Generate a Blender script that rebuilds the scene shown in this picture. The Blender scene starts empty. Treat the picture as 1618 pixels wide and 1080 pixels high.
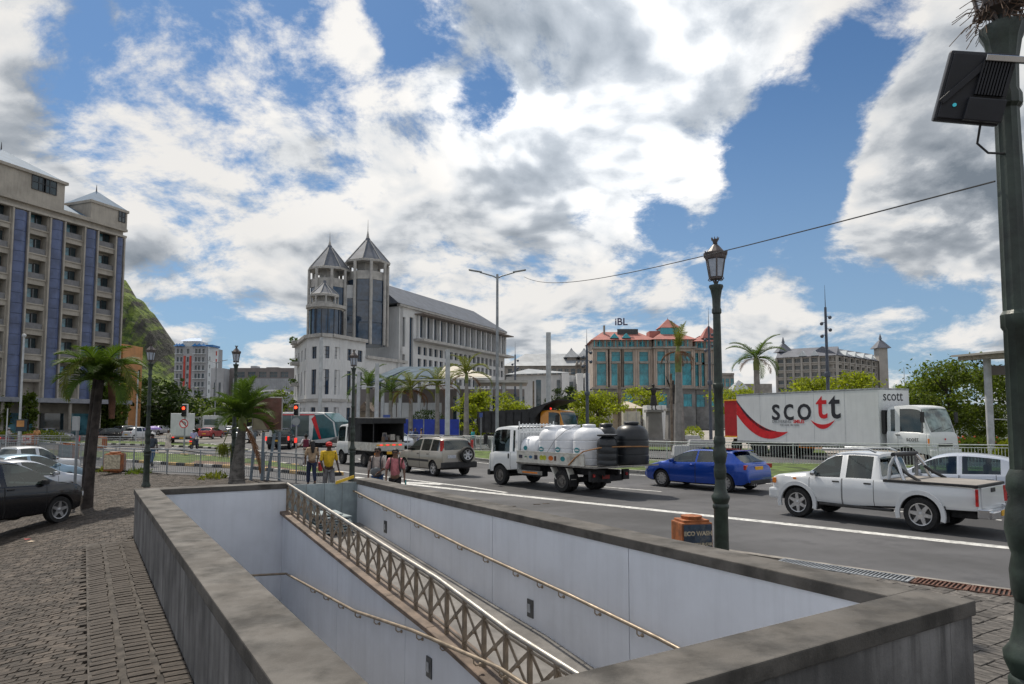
import bpy, bmesh, math, random
from mathutils import Vector, Matrix
R = math.radians
random.seed(7)
SC = bpy.context.scene
COL = SC.collection

# ------------------------------------------------------------------ camera
CAM_H = 2.45
PITCH = R(4.1)
FPX = 1079.0           # focal length in pixels of the 1618 px wide photograph
SHIFT = 44.7           # principal point offset in pixels
cam_data = bpy.data.cameras.new('camera')
cam_data.sensor_width = 36.0
cam_data.lens = FPX / 1618.0 * 36.0
cam_data.shift_y = SHIFT / 1618.0
cam_data.clip_start = 0.1
cam_data.clip_end = 6000
cam = bpy.data.objects.new('camera', cam_data)
COL.objects.link(cam)
cam.location = (0, 0, CAM_H)
cam.rotation_euler = (math.pi / 2 + PITCH, 0, 0)
SC.camera = cam

def ray(px, py):
    a = (px - 809.0) / FPX
    b = (540.0 + SHIFT - py) / FPX
    c, s = math.cos(PITCH), math.sin(PITCH)
    return Vector((a, c - b * s, s + b * c))
def G(px, py, z=0.0):
    """world point of height z seen along a survey line of the photograph"""
    d = ray(px, py)
    k = (z - CAM_H) / d.z
    return Vector((d.x * k, d.y * k, z))
def A(px, py, Y):
    d = ray(px, py)
    k = Y / d.y
    return Vector((d.x * k, Y, CAM_H + d.z * k))
def XA(px, Y):
    return A(px, 650, Y).x
def ZA(px, py, Y):
    return A(px, py, Y).z

# ------------------------------------------------------------------ world, sun
SUN_AZ = R(-32)        # left of the view axis (+Y)
SUN_EL = R(56)
world = bpy.data.worlds.new('World')
SC.world = world
world.use_nodes = True
WN = world.node_tree
WN.nodes.clear()

class NG:
    """tiny helper to write shader graphs"""
    def __init__(s, tree): s.t = tree
    def n(s, typ, **kw):
        nd = s.t.nodes.new(typ)
        for k, v in kw.items(): setattr(nd, k, v)
        return nd
    def put(s, sock, v):
        if hasattr(v, 'is_linked') or hasattr(v, 'links'): s.t.links.new(v, sock)
        else: sock.default_value = v
    def m(s, op, a, b=None, c=None, clamp=False):
        nd = s.n('ShaderNodeMath', operation=op); nd.use_clamp = clamp
        s.put(nd.inputs[0], a)
        if b is not None: s.put(nd.inputs[1], b)
        if c is not None: s.put(nd.inputs[2], c)
        return nd.outputs[0]
    def vm(s, op, a, b=None, out=0):
        nd = s.n('ShaderNodeVectorMath', operation=op)
        s.put(nd.inputs[0], a)
        if b is not None:
            if op == 'SCALE': s.put(nd.inputs['Scale'], b)
            else: s.put(nd.inputs[1], b)
        return nd.outputs[out]
    def mr(s, v, a, b, c=0.0, d=1.0, smooth=True):
        nd = s.n('ShaderNodeMapRange'); nd.clamp = True
        if smooth: nd.interpolation_type = 'SMOOTHSTEP'
        s.put(nd.inputs[0], v)
        for i, q in enumerate((a, b, c, d)): s.put(nd.inputs[i + 1], q)
        return nd.outputs[0]
    def mix(s, f, a, b, blend='MIX'):
        nd = s.n('ShaderNodeMix', data_type='RGBA'); nd.blend_type = blend
        s.put(nd.inputs[0], f); s.put(nd.inputs[6], a); s.put(nd.inputs[7], b)
        return nd.outputs[2]
    def noise(s, vec, scale, detail=4, rough=0.5, dist=0.0, lac=2.0):
        nd = s.n('ShaderNodeTexNoise')
        if vec is not None: s.put(nd.inputs['Vector'], vec)
        nd.inputs['Scale'].default_value = scale
        nd.inputs['Detail'].default_value = detail
        nd.inputs['Roughness'].default_value = rough
        nd.inputs['Distortion'].default_value = dist
        nd.inputs['Lacunarity'].default_value = lac
        return nd.outputs[0]

def build_sky():
    g = NG(WN)
    out = g.n('ShaderNodeOutputWorld')
    sky = g.n('ShaderNodeTexSky'); sky.sky_type = 'NISHITA'
    sky.sun_disc = False
    sky.sun_elevation = SUN_EL
    sky.sun_rotation = SUN_AZ
    sky.altitude = 10; sky.air_density = 1.0; sky.dust_density = 0.6; sky.ozone_density = 5.0
    tc = g.n('ShaderNodeTexCoord')
    D = tc.outputs['Generated']
    sep = g.n('ShaderNodeSeparateXYZ'); g.put(sep.inputs[0], D)
    z = g.m('MAXIMUM', sep.outputs[2], 0.0)
    den = g.m('ADD', z, 0.42)
    inv = g.m('DIVIDE', 1.0, den)
    P = g.vm('SCALE', D, inv)                       # cloud layer seen in perspective
    # where the photograph shows open sky (-) and heavy cloud (+): direction, radius, weight
    def blobs(lst):
        acc = None
        for px, py, rad, w in lst:
            d = ray(px, py).normalized()
            k = g.vm('DOT_PRODUCT', D, tuple(d), out=1)
            cr = math.cos(math.atan(rad / FPX))
            v = g.m('MULTIPLY', g.mr(k, cr, 1.0), w)
            acc = v if acc is None else g.m('ADD', acc, v)
        return acc
    cover = blobs([(480, 30, 190, -0.20), (655, 20, 90, -0.20), (775, 150, 60, -0.16), (560, 60, 60, 0.10),
                   (1290, 150, 110, -0.30), (1270, 260, 100, -0.30), (1230, 330, 110, -0.22), (1370, 60, 90, -0.22), (1440, 15, 90, -0.14),
                   (1440, 500, 150, -0.10), (1330, 420, 90, -0.16), (1000, 445, 60, -0.14), (1040, 350, 50, -0.16), (1180, 240, 60, -0.14), (920, 330, 40, -0.1),
                   (340, 520, 150, -0.07), (100, 30, 60, -0.08), (250, 20, 60, -0.06),
                   (1480, 190, 240, 0.24), (1560, 380, 160, 0.06), (150, 250, 480, 0.05), (830, 150, 420, 0.05), (1100, 90, 200, 0.10), (850, 420, 330, 0.04)])
    cover = g.m('ADD', cover, 0.015)
    warp = g.n('ShaderNodeTexNoise'); g.put(warp.inputs['Vector'], P)
    warp.inputs['Scale'].default_value = 2.6; warp.inputs['Detail'].default_value = 1
    w2 = g.vm('SCALE', g.vm('SUBTRACT', warp.outputs[1], (0.5, 0.5, 0.5)), 0.16)
    V = g.vm('ADD', P, w2)
    d0 = g.noise(V, 3.6, 10, 0.63, lac=2.15)
    sdir = Vector((math.sin(R(8)), math.cos(R(8)), 0.0))
    d1 = g.noise(g.vm('ADD', V, tuple(-0.075 * sdir)), 3.6, 3, 0.58, lac=2.15)
    c0 = g.m('ADD', d0, cover)
    alpha = g.mr(c0, 0.395, 0.545)
    thick = g.mr(c0, 0.47, 0.78)
    rim = g.m('SUBTRACT', d0, d1)                     # brighter on the side towards the light
    dark = blobs([(900, -20, 230, 0.30), (1010, 30, 120, 0.16), (830, 285, 110, 0.26), (885, 375, 60, 0.22), (720, 190, 110, 0.16), (1030, 215, 120, 0.18),
                  (120, 470, 340, 0.12), (30, 130, 200, 0.05), (1490, 250, 180, 0.13), (1590, 320, 160, 0.08), (250, 400, 200, 0.06),
                  (1000, 110, 110, -0.20), (620, 110, 160, -0.16), (1340, 50, 100, -0.2), (340, 290, 190, -0.10), (1390, 110, 110, -0.16), (1000, 400, 200, -0.10)])
    dmod = g.mr(d1, 0.36, 0.62, 0.25, 1.4)
    shade = g.m('ADD', g.m('MULTIPLY', thick, 0.34), g.m('MULTIPLY', dark, dmod))
    shade = g.m('ADD', shade, g.m('MULTIPLY', rim, -3.1))
    shade = g.m('ADD', shade, 0.14, clamp=True)
    ramp = g.n('ShaderNodeValToRGB')
    g.put(ramp.inputs[0], shade)
    e = ramp.color_ramp.elements
    e[0].position = 0.0; e[0].color = (1.0, 0.98, 0.95, 1)
    e[1].position = 1.0; e[1].color = (0.22, 0.26, 0.31, 1)
    for pos, c in ((0.28, (0.80, 0.82, 0.84)), (0.55, (0.46, 0.50, 0.55))):
        q = e.new(pos); q.color = (*c, 1)
    # thin veil towards the horizon
    veil = g.mr(z, 0.02, 0.50, 0.62, 0.06)
    skyc = g.mix(1.0, g.vm('SCALE', sky.outputs[0], 0.085), (0.72, 1.0, 1.18, 1), 'MULTIPLY')
    hazy = g.mix(veil, skyc, (0.40, 0.56, 0.74, 1))
    full = g.mix(alpha, hazy, g.vm('SCALE', ramp.outputs[0], g.m('ADD', 1.0, blobs([(960, 110, 330, 0.60), (620, 150, 300, 0.12)]))))
    bg = g.n('ShaderNodeBackground'); g.put(bg.inputs[0], full); bg.inputs[1].default_value = 1.0
    WN.links.new(bg.outputs[0], out.inputs[0])
build_sky()
world.cycles.sampling_method = 'MANUAL'; world.cycles.sample_map_resolution = 256

sun_d = bpy.data.lights.new('sun', 'SUN')
sun_d.energy = 4.6; sun_d.angle = R(1.5); sun_d.color = (1.0, 0.92, 0.80)
sun = bpy.data.objects.new('sun', sun_d); COL.objects.link(sun)
_sv = Vector((math.sin(SUN_AZ) * math.cos(SUN_EL), math.cos(SUN_AZ) * math.cos(SUN_EL), math.sin(SUN_EL)))
sun.rotation_euler = (-_sv).to_track_quat('-Z', 'Y').to_euler()
vs = SC.view_settings
vs.view_transform = 'Standard'; vs.look = 'None'; vs.gamma = 1.0; vs.exposure = -0.22; vs.use_curve_mapping = False
# ------------------------------------------------------------------ materials
MATS = {}
def mat(name, col, rough=0.6, metal=0.0, var=0.12, scale=3.0, detail=5, bump=0.0, bscale=40.0, col2=None, spec=0.5,
        coat=0.0, island=0.0, streak=0.0, stain=None, emit=None, trans=0.0, rvar=0.0):
    """procedural Principled material: base colour broken up by noise, optional bump, streaks, per-piece tint"""
    if name in MATS: return MATS[name]
    m = bpy.data.materials.new(name); m.use_nodes = True
    t = m.node_tree; t.nodes.clear(); g = NG(t)
    out = g.n('ShaderNodeOutputMaterial'); b = g.n('ShaderNodeBsdfPrincipled')
    t.links.new(b.outputs[0], out.inputs[0])
    tc = g.n('ShaderNodeTexCoord'); O = tc.outputs['Object']
    c = (*col, 1)
    lo = (*[x * (1 - var * 1.6) for x in col], 1) if col2 is None else (*col2, 1)
    hi = (*[min(1, x * (1 + var)) for x in col], 1) if col2 is None else c
    nz = g.noise(O, scale, detail, 0.6)
    fac = g.mr(nz, 0.33, 0.67)
    colr = g.mix(fac, lo, hi)
    if streak:
        mp = g.n('ShaderNodeMapping'); g.put(mp.inputs[0], O); mp.inputs['Scale'].default_value = (3.0, 3.0, 0.22)
        sn = g.mr(g.noise(mp.outputs[0], 2.2, 6, 0.65), 0.42, 0.72)
        colr = g.mix(g.m('MULTIPLY', sn, streak), colr, (*[x * 0.35 for x in col], 1))
    if stain:
        sc_, am_, cs_ = stain
        sn = g.mr(g.noise(O, sc_, 7, 0.68), 0.5, 0.68)
        colr = g.mix(g.m('MULTIPLY', sn, am_), colr, (*cs_, 1))
    if island:
        ge = g.n('ShaderNodeNewGeometry')
        v = g.mr(ge.outputs['Random Per Island'], 0, 1, 1 - island, 1 + island, smooth=False)
        cc = g.n('ShaderNodeCombineXYZ')
        for i in range(3): g.put(cc.inputs[i], v)
        colr = g.mix(1.0, colr, cc.outputs[0], 'MULTIPLY')
    g.put(b.inputs['Base Color'], colr)
    b.inputs['Roughness'].default_value = rough
    if rvar:
        g.put(b.inputs['Roughness'], g.mr(g.noise(O, scale * 1.7, 4, 0.6), 0.3, 0.7, max(0.02, rough - rvar), min(1, rough + rvar)))
    b.inputs['Metallic'].default_value = metal
    b.inputs['Specular IOR Level'].default_value = spec
    if coat:
        b.inputs['Coat Weight'].default_value = coat; b.inputs['Coat Roughness'].default_value = 0.05
    if trans:
        b.inputs['Transmission Weight'].default_value = trans
    if emit:
        b.inputs['Emission Color'].default_value = (*emit[0], 1); b.inputs['Emission Strength'].default_value = emit[1]
    if bump:
        bn = g.n('ShaderNodeBump'); bn.inputs['Strength'].default_value = bump; bn.inputs['Distance'].default_value = 0.02
        g.put(bn.inputs['Height'], g.noise(O, bscale, 5, 0.65))
        t.links.new(bn.outputs[0], b.inputs['Normal'])
    MATS[name] = m
    return m
def leaf_mat(name, c1, c2, back=0.35, rough=0.5):
    """leaf: light from behind shines through; tint varies from leaf to leaf"""
    if name in MATS: return MATS[name]
    m = bpy.data.materials.new(name); m.use_nodes = True
    t = m.node_tree; t.nodes.clear(); g = NG(t)
    out = g.n('ShaderNodeOutputMaterial'); b = g.n('ShaderNodeBsdfPrincipled'); tr = g.n('ShaderNodeBsdfTranslucent'); mx = g.n('ShaderNodeMixShader')
    ge = g.n('ShaderNodeNewGeometry')
    tc = g.n('ShaderNodeTexCoord')
    f = g.m('ADD', g.m('MULTIPLY', ge.outputs['Random Per Island'], 0.6), g.m('MULTIPLY', g.noise(tc.outputs['Object'], 0.9, 3), 0.5), clamp=True)
    c = g.mix(f, (*c1, 1), (*c2, 1))
    g.put(b.inputs['Base Color'], c); b.inputs['Roughness'].default_value = rough + .1; b.inputs['Specular IOR Level'].default_value = .2
    g.put(tr.inputs[0], g.mix(1.0, c, (1.25, 1.3, 0.55, 1), 'MULTIPLY'))
    mx.inputs[0].default_value = back
    t.links.new(b.outputs[0], mx.inputs[1]); t.links.new(tr.outputs[0], mx.inputs[2]); t.links.new(mx.outputs[0], out.inputs[0])
    MATS[name] = m
    return m
def glass(name, col=(0.02, 0.03, 0.035), rough=0.04, spec=0.8):
    return mat(name, col, rough, 0.0, var=0.25, scale=1.3, spec=spec)

# ------------------------------------------------------------------ evaluate modifiers in a small scratch scene
def evaluate(objs):
    ts = bpy.data.scenes.new('scratch')
    for o in objs: ts.collection.objects.link(o)
    vl = ts.view_layers[0]; vl.update(); dg = vl.depsgraph
    me = bpy.data.meshes.new_from_object(objs[0].evaluated_get(dg))
    for o in objs: bpy.data.objects.remove(o)
    bpy.data.scenes.remove(ts)
    return me
# ------------------------------------------------------------------ mesh builder
class MB:
    def __init__(s): s.v = []; s.f = []; s.t = []
    def add(s, pts, faces, tag=0):
        o = len(s.v); s.v.extend([tuple(p) for p in pts])
        for f in faces: s.f.append(tuple(i + o for i in f)); s.t.append(tag)
        return s
    def poly(s, pts, tag=0): return s.add(pts, [tuple(range(len(pts)))], tag)
    def box(s, c, d, rz=0.0, M=None, tag=0, taper=None):
        hx, hy, hz = d[0] / 2, d[1] / 2, d[2] / 2
        P = []
        for z in (-hz, hz):
            k = (taper or (1, 1)) if z > 0 else (1, 1)
            for x, y in ((-hx, -hy), (hx, -hy), (hx, hy), (-hx, hy)): P.append(Vector((x * k[0], y * k[1], z)))
        if M is not None: P = [M @ p for p in P]
        if rz:
            r = Matrix.Rotation(rz, 3, 'Z'); P = [r @ p for p in P]
        P = [p + Vector(c) for p in P]
        return s.add(P, [(3, 2, 1, 0), (4, 5, 6, 7), (0, 1, 5, 4), (1, 2, 6, 5), (2, 3, 7, 6), (3, 0, 4, 7)], tag)
    def b2(s, a, b, tag=0):
        return s.box([(a[i] + b[i]) / 2 for i in range(3)], [abs(b[i] - a[i]) for i in range(3)], tag=tag)
    def tube(s, pts, r, n=8, caps=True, tag=0, flat=1.0):
        pts = [Vector(p) for p in pts]
        rs = r if isinstance(r, (list, tuple)) else [r] * len(pts)
        P = []; F = []
        up = None
        for i, p in enumerate(pts):
            d = (pts[min(i + 1, len(pts) - 1)] - pts[max(i - 1, 0)])
            if d.length < 1e-9: d = Vector((0, 0, 1))
            d.normalize()
            if up is None: up = Vector((0, 0, 1)) if abs(d.z) < 0.9 else Vector((1, 0, 0))
            x = up.cross(d)
            if x.length < 1e-6: x = Vector((1, 0, 0)).cross(d)
            x.normalize(); y = d.cross(x); up = y
            for k in range(n):
                a = 2 * math.pi * k / n
                P.append(p + (x * math.cos(a) + y * math.sin(a) * flat) * rs[i])
        for i in range(len(pts) - 1):
            for k in range(n):
                k2 = (k + 1) % n
                F.append((i * n + k, i * n + k2, (i + 1) * n + k2, (i + 1) * n + k))
        if caps:
            F.append(tuple(range(n - 1, -1, -1))); F.append(tuple((len(pts) - 1) * n + k for k in range(n)))
        return s.add(P, F, tag)
    def lathe(s, prof, n=16, c=(0, 0, 0), axis='Z', tag=0, flute=0.0, caps=True):
        P = []; F = []
        for r, z in prof:
            for k in range(n):
                a = 2 * math.pi * k / n
                rr = r * (1 - (flute if k % 2 else 0))
                q = (rr * math.cos(a), rr * math.sin(a), z)
                if axis == 'Y': q = (q[0], q[2], q[1])
                if axis == 'X': q = (q[2], q[0], q[1])
                P.append((q[0] + c[0], q[1] + c[1], q[2] + c[2]))
        m = len(prof)
        for i in range(m - 1):
            for k in range(n):
                k2 = (k + 1) % n
                F.append((i * n + k, i * n + k2, (i + 1) * n + k2, (i + 1) * n + k))
        if caps and prof[0][0] > 1e-6: F.append(tuple(range(n - 1, -1, -1)))
        if caps and prof[-1][0] > 1e-6: F.append(tuple((m - 1) * n + k for k in range(n)))
        return s.add(P, F, tag)
    def prism(s, poly, z0, z1, tag=0):
        n = len(poly)
        P = [(x, y, z0) for x, y in poly] + [(x, y, z1) for x, y in poly]
        F = [tuple(range(n - 1, -1, -1)), tuple(range(n, 2 * n))] + [(i, (i + 1) % n, n + (i + 1) % n, n + i) for i in range(n)]
        return s.add(P, F, tag)
    def slab(s, pts, off, tag=0):
        """polygon pts (3D) extruded by vector off"""
        n = len(pts); off = Vector(off)
        P = [Vector(p) for p in pts] + [Vector(p) + off for p in pts]
        F = [tuple(range(n - 1, -1, -1)), tuple(range(n, 2 * n))] + [(i, (i + 1) % n, n + (i + 1) % n, n + i) for i in range(n)]
        return s.add(P, F, tag)
    def ball(s, c, r, n=10, m=7, tag=0):
        rx, ry, rz = r if isinstance(r, (tuple, list)) else (r, r, r)
        P = [(c[0], c[1], c[2] - rz)]; F = []
        for i in range(1, m):
            a = math.pi * i / m - math.pi / 2
            for k in range(n):
                b = 2 * math.pi * k / n
                P.append((c[0] + rx * math.cos(a) * math.cos(b), c[1] + ry * math.cos(a) * math.sin(b), c[2] + rz * math.sin(a)))
        P.append((c[0], c[1], c[2] + rz)); L = len(P) - 1
        for k in range(n): F.append((0, 1 + (k + 1) % n, 1 + k))
        for i in range(m - 2):
            for k in range(n):
                F.append((1 + i * n + k, 1 + i * n + (k + 1) % n, 1 + (i + 1) * n + (k + 1) % n, 1 + (i + 1) * n + k))
        for k in range(n): F.append((L, 1 + (m - 2) * n + k, 1 + (m - 2) * n + (k + 1) % n))
        return s.add(P, F, tag)
    def merge(s, o, M=None):
        k = len(s.v)
        s.v.extend([tuple(M @ Vector(p)) for p in o.v] if M is not None else o.v)
        s.f.extend([tuple(i + k for i in f) for f in o.f]); s.t.extend(o.t)
        return s
    def xf(s, M):
        s.v = [tuple(M @ Vector(p)) for p in s.v]; return s
    def mesh(s, name, material, smooth=None, bevel=0.0, seg=2, fix=True):
        me = bpy.data.meshes.new(name)
        me.from_pydata(s.v, [], s.f)
        if fix or bevel:
            bm = bmesh.new(); bm.from_mesh(me)
            if fix: bmesh.ops.recalc_face_normals(bm, faces=bm.faces)
            if bevel:
                ed = [e for e in bm.edges if len(e.link_faces) == 2 and e.calc_face_angle(0) > R(28)]
                bmesh.ops.bevel(bm, geom=ed, offset=bevel, segments=seg, affect='EDGES', profile=0.6, clamp_overlap=True)
            bm.to_mesh(me); bm.free()
        if smooth is not None:
            me.polygons.foreach_set('use_smooth', [True] * len(me.polygons))
            me.set_sharp_from_angle(angle=R(smooth))
        me.materials.append(material)
        return me
    def build(s, name, material, parent=None, smooth=None, bevel=0.0, seg=2, loc=None, rz=0.0, fix=True):
        return link(name, s.mesh(name, material, smooth, bevel, seg, fix), parent, loc, rz)
def link(name, me, parent=None, loc=None, rz=0.0):
    o = bpy.data.objects.new(name, me); COL.objects.link(o)
    if parent is not None: o.parent = parent
    if loc is not None: o.location = loc
    if rz: o.rotation_euler = (0, 0, rz)
    return o
def tag(o, label=None, cat=None, group=None, kind=None):
    if label: o['label'] = label
    if cat: o['category'] = cat
    if group: o['group'] = group
    if kind: o['kind'] = kind
    return o
def thing(name, label, cat, loc=(0, 0, 0), rz=0.0, group=None, scale=None):
    o = bpy.data.objects.new(name, None); COL.objects.link(o)
    o.empty_display_size = 0.2
    o.location = loc; o.rotation_euler = (0, 0, rz)
    if scale: o.scale = (scale,) * 3
    return tag(o, label, cat, group)
KIDS = {}
def copy_tree(o, parent=None):
    c = o.copy(); COL.objects.link(c); c.parent = parent
    for ch in list(o.children): copy_tree(ch, c)
    return c
def dup(root, label, loc, rz=0.0, group=None, scale=None):
    c = copy_tree(root); c['label'] = label; c.location = loc; c.rotation_euler = (0, 0, rz)
    if group: c['group'] = group
    if scale: c.scale = (scale,) * 3
    return c
def struct(name, mb, m, **kw):
    return tag(mb.build(name, m, **kw), kind='structure')

# ------------------------------------------------------------------ walls with openings
def wall_open(mb, o, u, W, z0, z1, ops, depth=0.25, inward=None, tag=0):
    """wall face from o along unit vector u (xy); openings (x0,x1,za,zb); reveals go back along -normal by depth"""
    u = Vector((u[0], u[1], 0)).normalized(); o = Vector((o[0], o[1], 0))
    nrm = Vector((u.y, -u.x, 0)) if inward is None else inward        # outward normal = right of u
    def P(x, z, d=0.0): return o + u * x + Vector((0, 0, z)) - nrm * d
    xs = sorted({0.0, W, *[a for q in ops for a in q[:2]]}); zs = sorted({z0, z1, *[a for q in ops for a in q[2:4]]})
    for i in range(len(xs) - 1):
        run = None
        for j in range(len(zs) - 1):
            cx, cz = (xs[i] + xs[i + 1]) / 2, (zs[j] + zs[j + 1]) / 2
            hole = any(q[0] < cx < q[1] and q[2] < cz < q[3] for q in ops)
            if not hole: run = (run[0], zs[j + 1]) if run else (zs[j], zs[j + 1])
            if run and (hole or j == len(zs) - 2):
                mb.poly([P(xs[i], run[0]), P(xs[i + 1], run[0]), P(xs[i + 1], run[1]), P(xs[i], run[1])], tag); run = None
    for a, b, c, d in [q[:4] for q in ops]:
        mb.poly([P(a, c), P(a, d), P(a, d, depth), P(a, c, depth)], tag)
        mb.poly([P(b, d), P(b, c), P(b, c, depth), P(b, d, depth)], tag)
        mb.poly([P(b, c), P(a, c), P(a, c, depth), P(b, c, depth)], tag)
        mb.poly([P(a, d), P(b, d), P(b, d, depth), P(a, d, depth)], tag)
_WIN = {}
def window_mesh(w, h, gm, fm, nx=2, nz=2, fr=0.06):
    k = (round(w, 2), round(h, 2), gm.name, fm.name, nx, nz)
    if k in _WIN: return _WIN[k]
    p = MB(); p.box((0, 0, 0), (w, 0.04, h))
    f = MB()
    for i in range(nx + 1): f.box((-w / 2 + w * i / nx, -0.05, 0), (fr, 0.08, h))
    for j in range(nz + 1): f.box((0, -0.052, -h / 2 + h * j / nz), (w, 0.085, fr))
    _WIN[k] = (p.mesh('window', gm), f.mesh('window_frame', fm))
    return _WIN[k]
def put_windows(parent, o, u, ops, gm, fm, depth=0.2, nx=2, nz=2, frame=True, name='window'):
    u = Vector((u[0], u[1], 0)).normalized(); nrm = Vector((u.y, -u.x, 0)); o = Vector((o[0], o[1], 0))
    rz = math.atan2(u.y, u.x)
    for a, b, c, d in [q[:4] for q in ops]:
        p, f = window_mesh(b - a + 0.04, d - c + 0.04, gm, fm, nx, nz)
        w = link(name, p, parent, o + u * (a + b) / 2 - nrm * depth + Vector((0, 0, (c + d) / 2)), rz)
        if frame: link('window_frame', f, w)
def arr(n, x0, step, w): return [(x0 + i * step, x0 + i * step + w) for i in range(n)]
def flat_roof(mb, pts, z, tag=0): mb.poly([(p[0], p[1], z) for p in pts], tag)
def text_mesh(txt, size, material, name='lettering', extrude=0.004, bold=0.0, align='CENTER', spacing=1.0):
    cu = bpy.data.curves.new(name, 'FONT'); cu.body = txt; cu.size = size; cu.extrude = extrude; cu.offset = bold
    cu.align_x = align; cu.align_y = 'CENTER'; cu.resolution_u = 3; cu.space_character = spacing
    o = bpy.data.objects.new(name, cu); me = evaluate([o]); bpy.data.curves.remove(cu)
    me.materials.clear(); me.materials.append(material)
    return me
def put_text(txt, size, material, parent, loc, rz, name='lettering', **kw):
    """upright lettering facing the -Y side of its local frame turned by rz"""
    o = link(name, text_mesh(txt, size, material, name, **kw), parent, loc)
    o.rotation_euler = (math.pi / 2, 0, rz)
    return o
# ------------------------------------------------------------------ setting: ground, roads, stairwell
SA = R(32.0)                                    # stairwell axis, left of the view axis
SV = Vector((-math.sin(SA), math.cos(SA), 0)); SW = Vector((math.cos(SA), math.sin(SA), 0))
def S(s, t, z=0.0): return SV * s + SW * t + Vector((0, 0, z))
S0, S1, T0, T1 = 3.2, 16.0, 1.36, 5.70          # inside of the stairwell
TH = 0.40
TM = 4.02                                       # face of the wall that carries the balustrade

# materials of the setting
m_asphalt = mat('asphalt', (0.082, 0.082, 0.087), 0.82, var=0.3, scale=0.22, detail=10, bump=0.4, bscale=90, stain=(0.9, 0.5, (0.045, 0.045, 0.05)))
m_asphalt2 = mat('asphalt_worn', (0.085, 0.085, 0.09), 0.85, var=0.2, scale=0.5, detail=8, bump=0.3, bscale=80)
m_earth = mat('ground_base', (0.16, 0.15, 0.14), 0.9, var=0.25, scale=0.2, detail=8, bump=0.2, bscale=30)
m_mortar = mat('paving_bed', (0.055, 0.048, 0.042), 0.95, var=0.3, scale=2.5, detail=8, bump=0.5, bscale=60)
m_line = mat('road_paint', (0.62, 0.62, 0.60), 0.75, var=0.2, scale=5, detail=8, stain=(7.0, 0.95, (0.16, 0.16, 0.16)))
m_grass = mat('turf', (0.085, 0.13, 0.025), 0.95, var=0.45, scale=1.5, detail=8, bump=0.9, bscale=60)
m_kerb = mat('kerb_stone', (0.30, 0.29, 0.27), 0.85, var=0.2, scale=3, bump=0.2, stain=(3, 0.5, (0.12, 0.11, 0.10)))
m_kwhite = mat('kerb_white', (0.62, 0.60, 0.55), 0.8, var=0.2, scale=6, stain=(5, 0.6, (0.3, 0.27, 0.24)))
m_kyel = mat('kerb_yellow', (0.60, 0.40, 0.16), 0.8, var=0.2, scale=6, stain=(5, 0.6, (0.3, 0.22, 0.14)))
m_kblack = mat('kerb_black', (0.03, 0.03, 0.033), 0.8, var=0.3, scale=6)

# the plaza falls away to the left, where the cars are parked
_fa, _fb = Vector((-6.2, 10.5, 0)), Vector((-18.8, 33.0, 0)); _fd = (_fb - _fa).normalized(); _fn = Vector((-_fd.y, _fd.x, 0))
def sst(x): x = max(0.0, min(1.0, x)); return x * x * (3 - 2 * x)
def zf(p):
    if p[1] < 1: return 0.0
    d = (p[0] - _fa.x) * _fn.x + (p[1] - _fa.y) * _fn.y
    return -0.69 * sst((d + .6) / 4.6) * (1 - sst((p[1] - 34.0) / 7.0)) * (1 - sst((-p[0] - 44) / 8)) * sst((p[1] - 2) / 6)
def G3(px, py):
    z = 0.0
    for _ in range(12): p = G(px, py, z); z = zf(p)
    return Vector((p.x, p.y, z))
def rng(a, b, st): return [a + st * i for i in range(int((b - a) / st) + 1)]
# one ground sheet with the stairwell cut out of it
def ground_sheet(dz, s_in, t_in, s_out=None, t_out=None):
    mb = MB()
    ss = sorted(set(s_in + [S0 - TH + 0.02, S1 + TH - 0.02] + (s_out or []))); ts = sorted(set(t_in + [T0 - TH + 0.02, T1 + TH - 0.02] + (t_out or [])))
    for s_ in ss:
        for t_ in ts: p = S(s_, t_); mb.v.append((p.x, p.y, dz + zf(p)))
    m = len(ts)
    for i in range(len(ss) - 1):
        for j in range(m - 1):
            sc, tc = (ss[i] + ss[i + 1]) / 2, (ts[j] + ts[j + 1]) / 2
            if S0 - TH < sc < S1 + TH and T0 - TH < tc < T1 + TH: continue
            mb.f.append((i * m + j, i * m + j + 1, (i + 1) * m + j + 1, (i + 1) * m + j)); mb.t.append(0)
    return mb
struct('ground', ground_sheet(-0.08, rng(-12, 66, 1.0), rng(-44, 8, 1.0), [-3000, 3000], [-3000, 3000]), m_earth, fix=False)

# the main road follows the painted edge line, then bends towards the tower
def ribbon(mb, pts, w0, w1, z, nrm=None, tag=0):
    """band between offsets w0..w1 to the right of a polyline (xy)"""
    n = len(pts); L = []; Rr = []
    for i in range(n):
        d = (Vector(pts[min(i + 1, n - 1)]) - Vector(pts[max(i - 1, 0)])).normalized()
        r = Vector((d.y, -d.x, 0))
        p = Vector((pts[i][0], pts[i][1], z))
        L.append(p + r * w0); Rr.append(p + r * w1)
    for i in range(n - 1): mb.poly([L[i], Rr[i], Rr[i + 1], L[i + 1]], tag)
def offset(pts, w):
    n = len(pts); out = []
    for i in range(n):
        d = (Vector(pts[min(i + 1, n - 1)]) - Vector(pts[max(i - 1, 0)])).normalized()
        out.append(Vector(pts[i]) + Vector((d.y, -d.x, 0)) * w)
    return out
def smooth_path(keys, step=1.5):
    """Catmull-Rom through keys"""
    K = [Vector((k[0], k[1], 0)) for k in keys]; K = [K[0] * 2 - K[1]] + K + [K[-1] * 2 - K[-2]]
    out = []
    for i in range(1, len(K) - 2):
        a, b, c, d = K[i - 1], K[i], K[i + 1], K[i + 2]
        n = max(2, int((c - b).length / step))
        for k in range(n):
            t = k / n
            out.append(0.5 * ((2 * b) + (c - a) * t + (2 * a - 5 * b + 4 * c - d) * t * t + (3 * b - a - 3 * c + d) * t ** 3))
    out.append(K[-2]); return out
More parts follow.
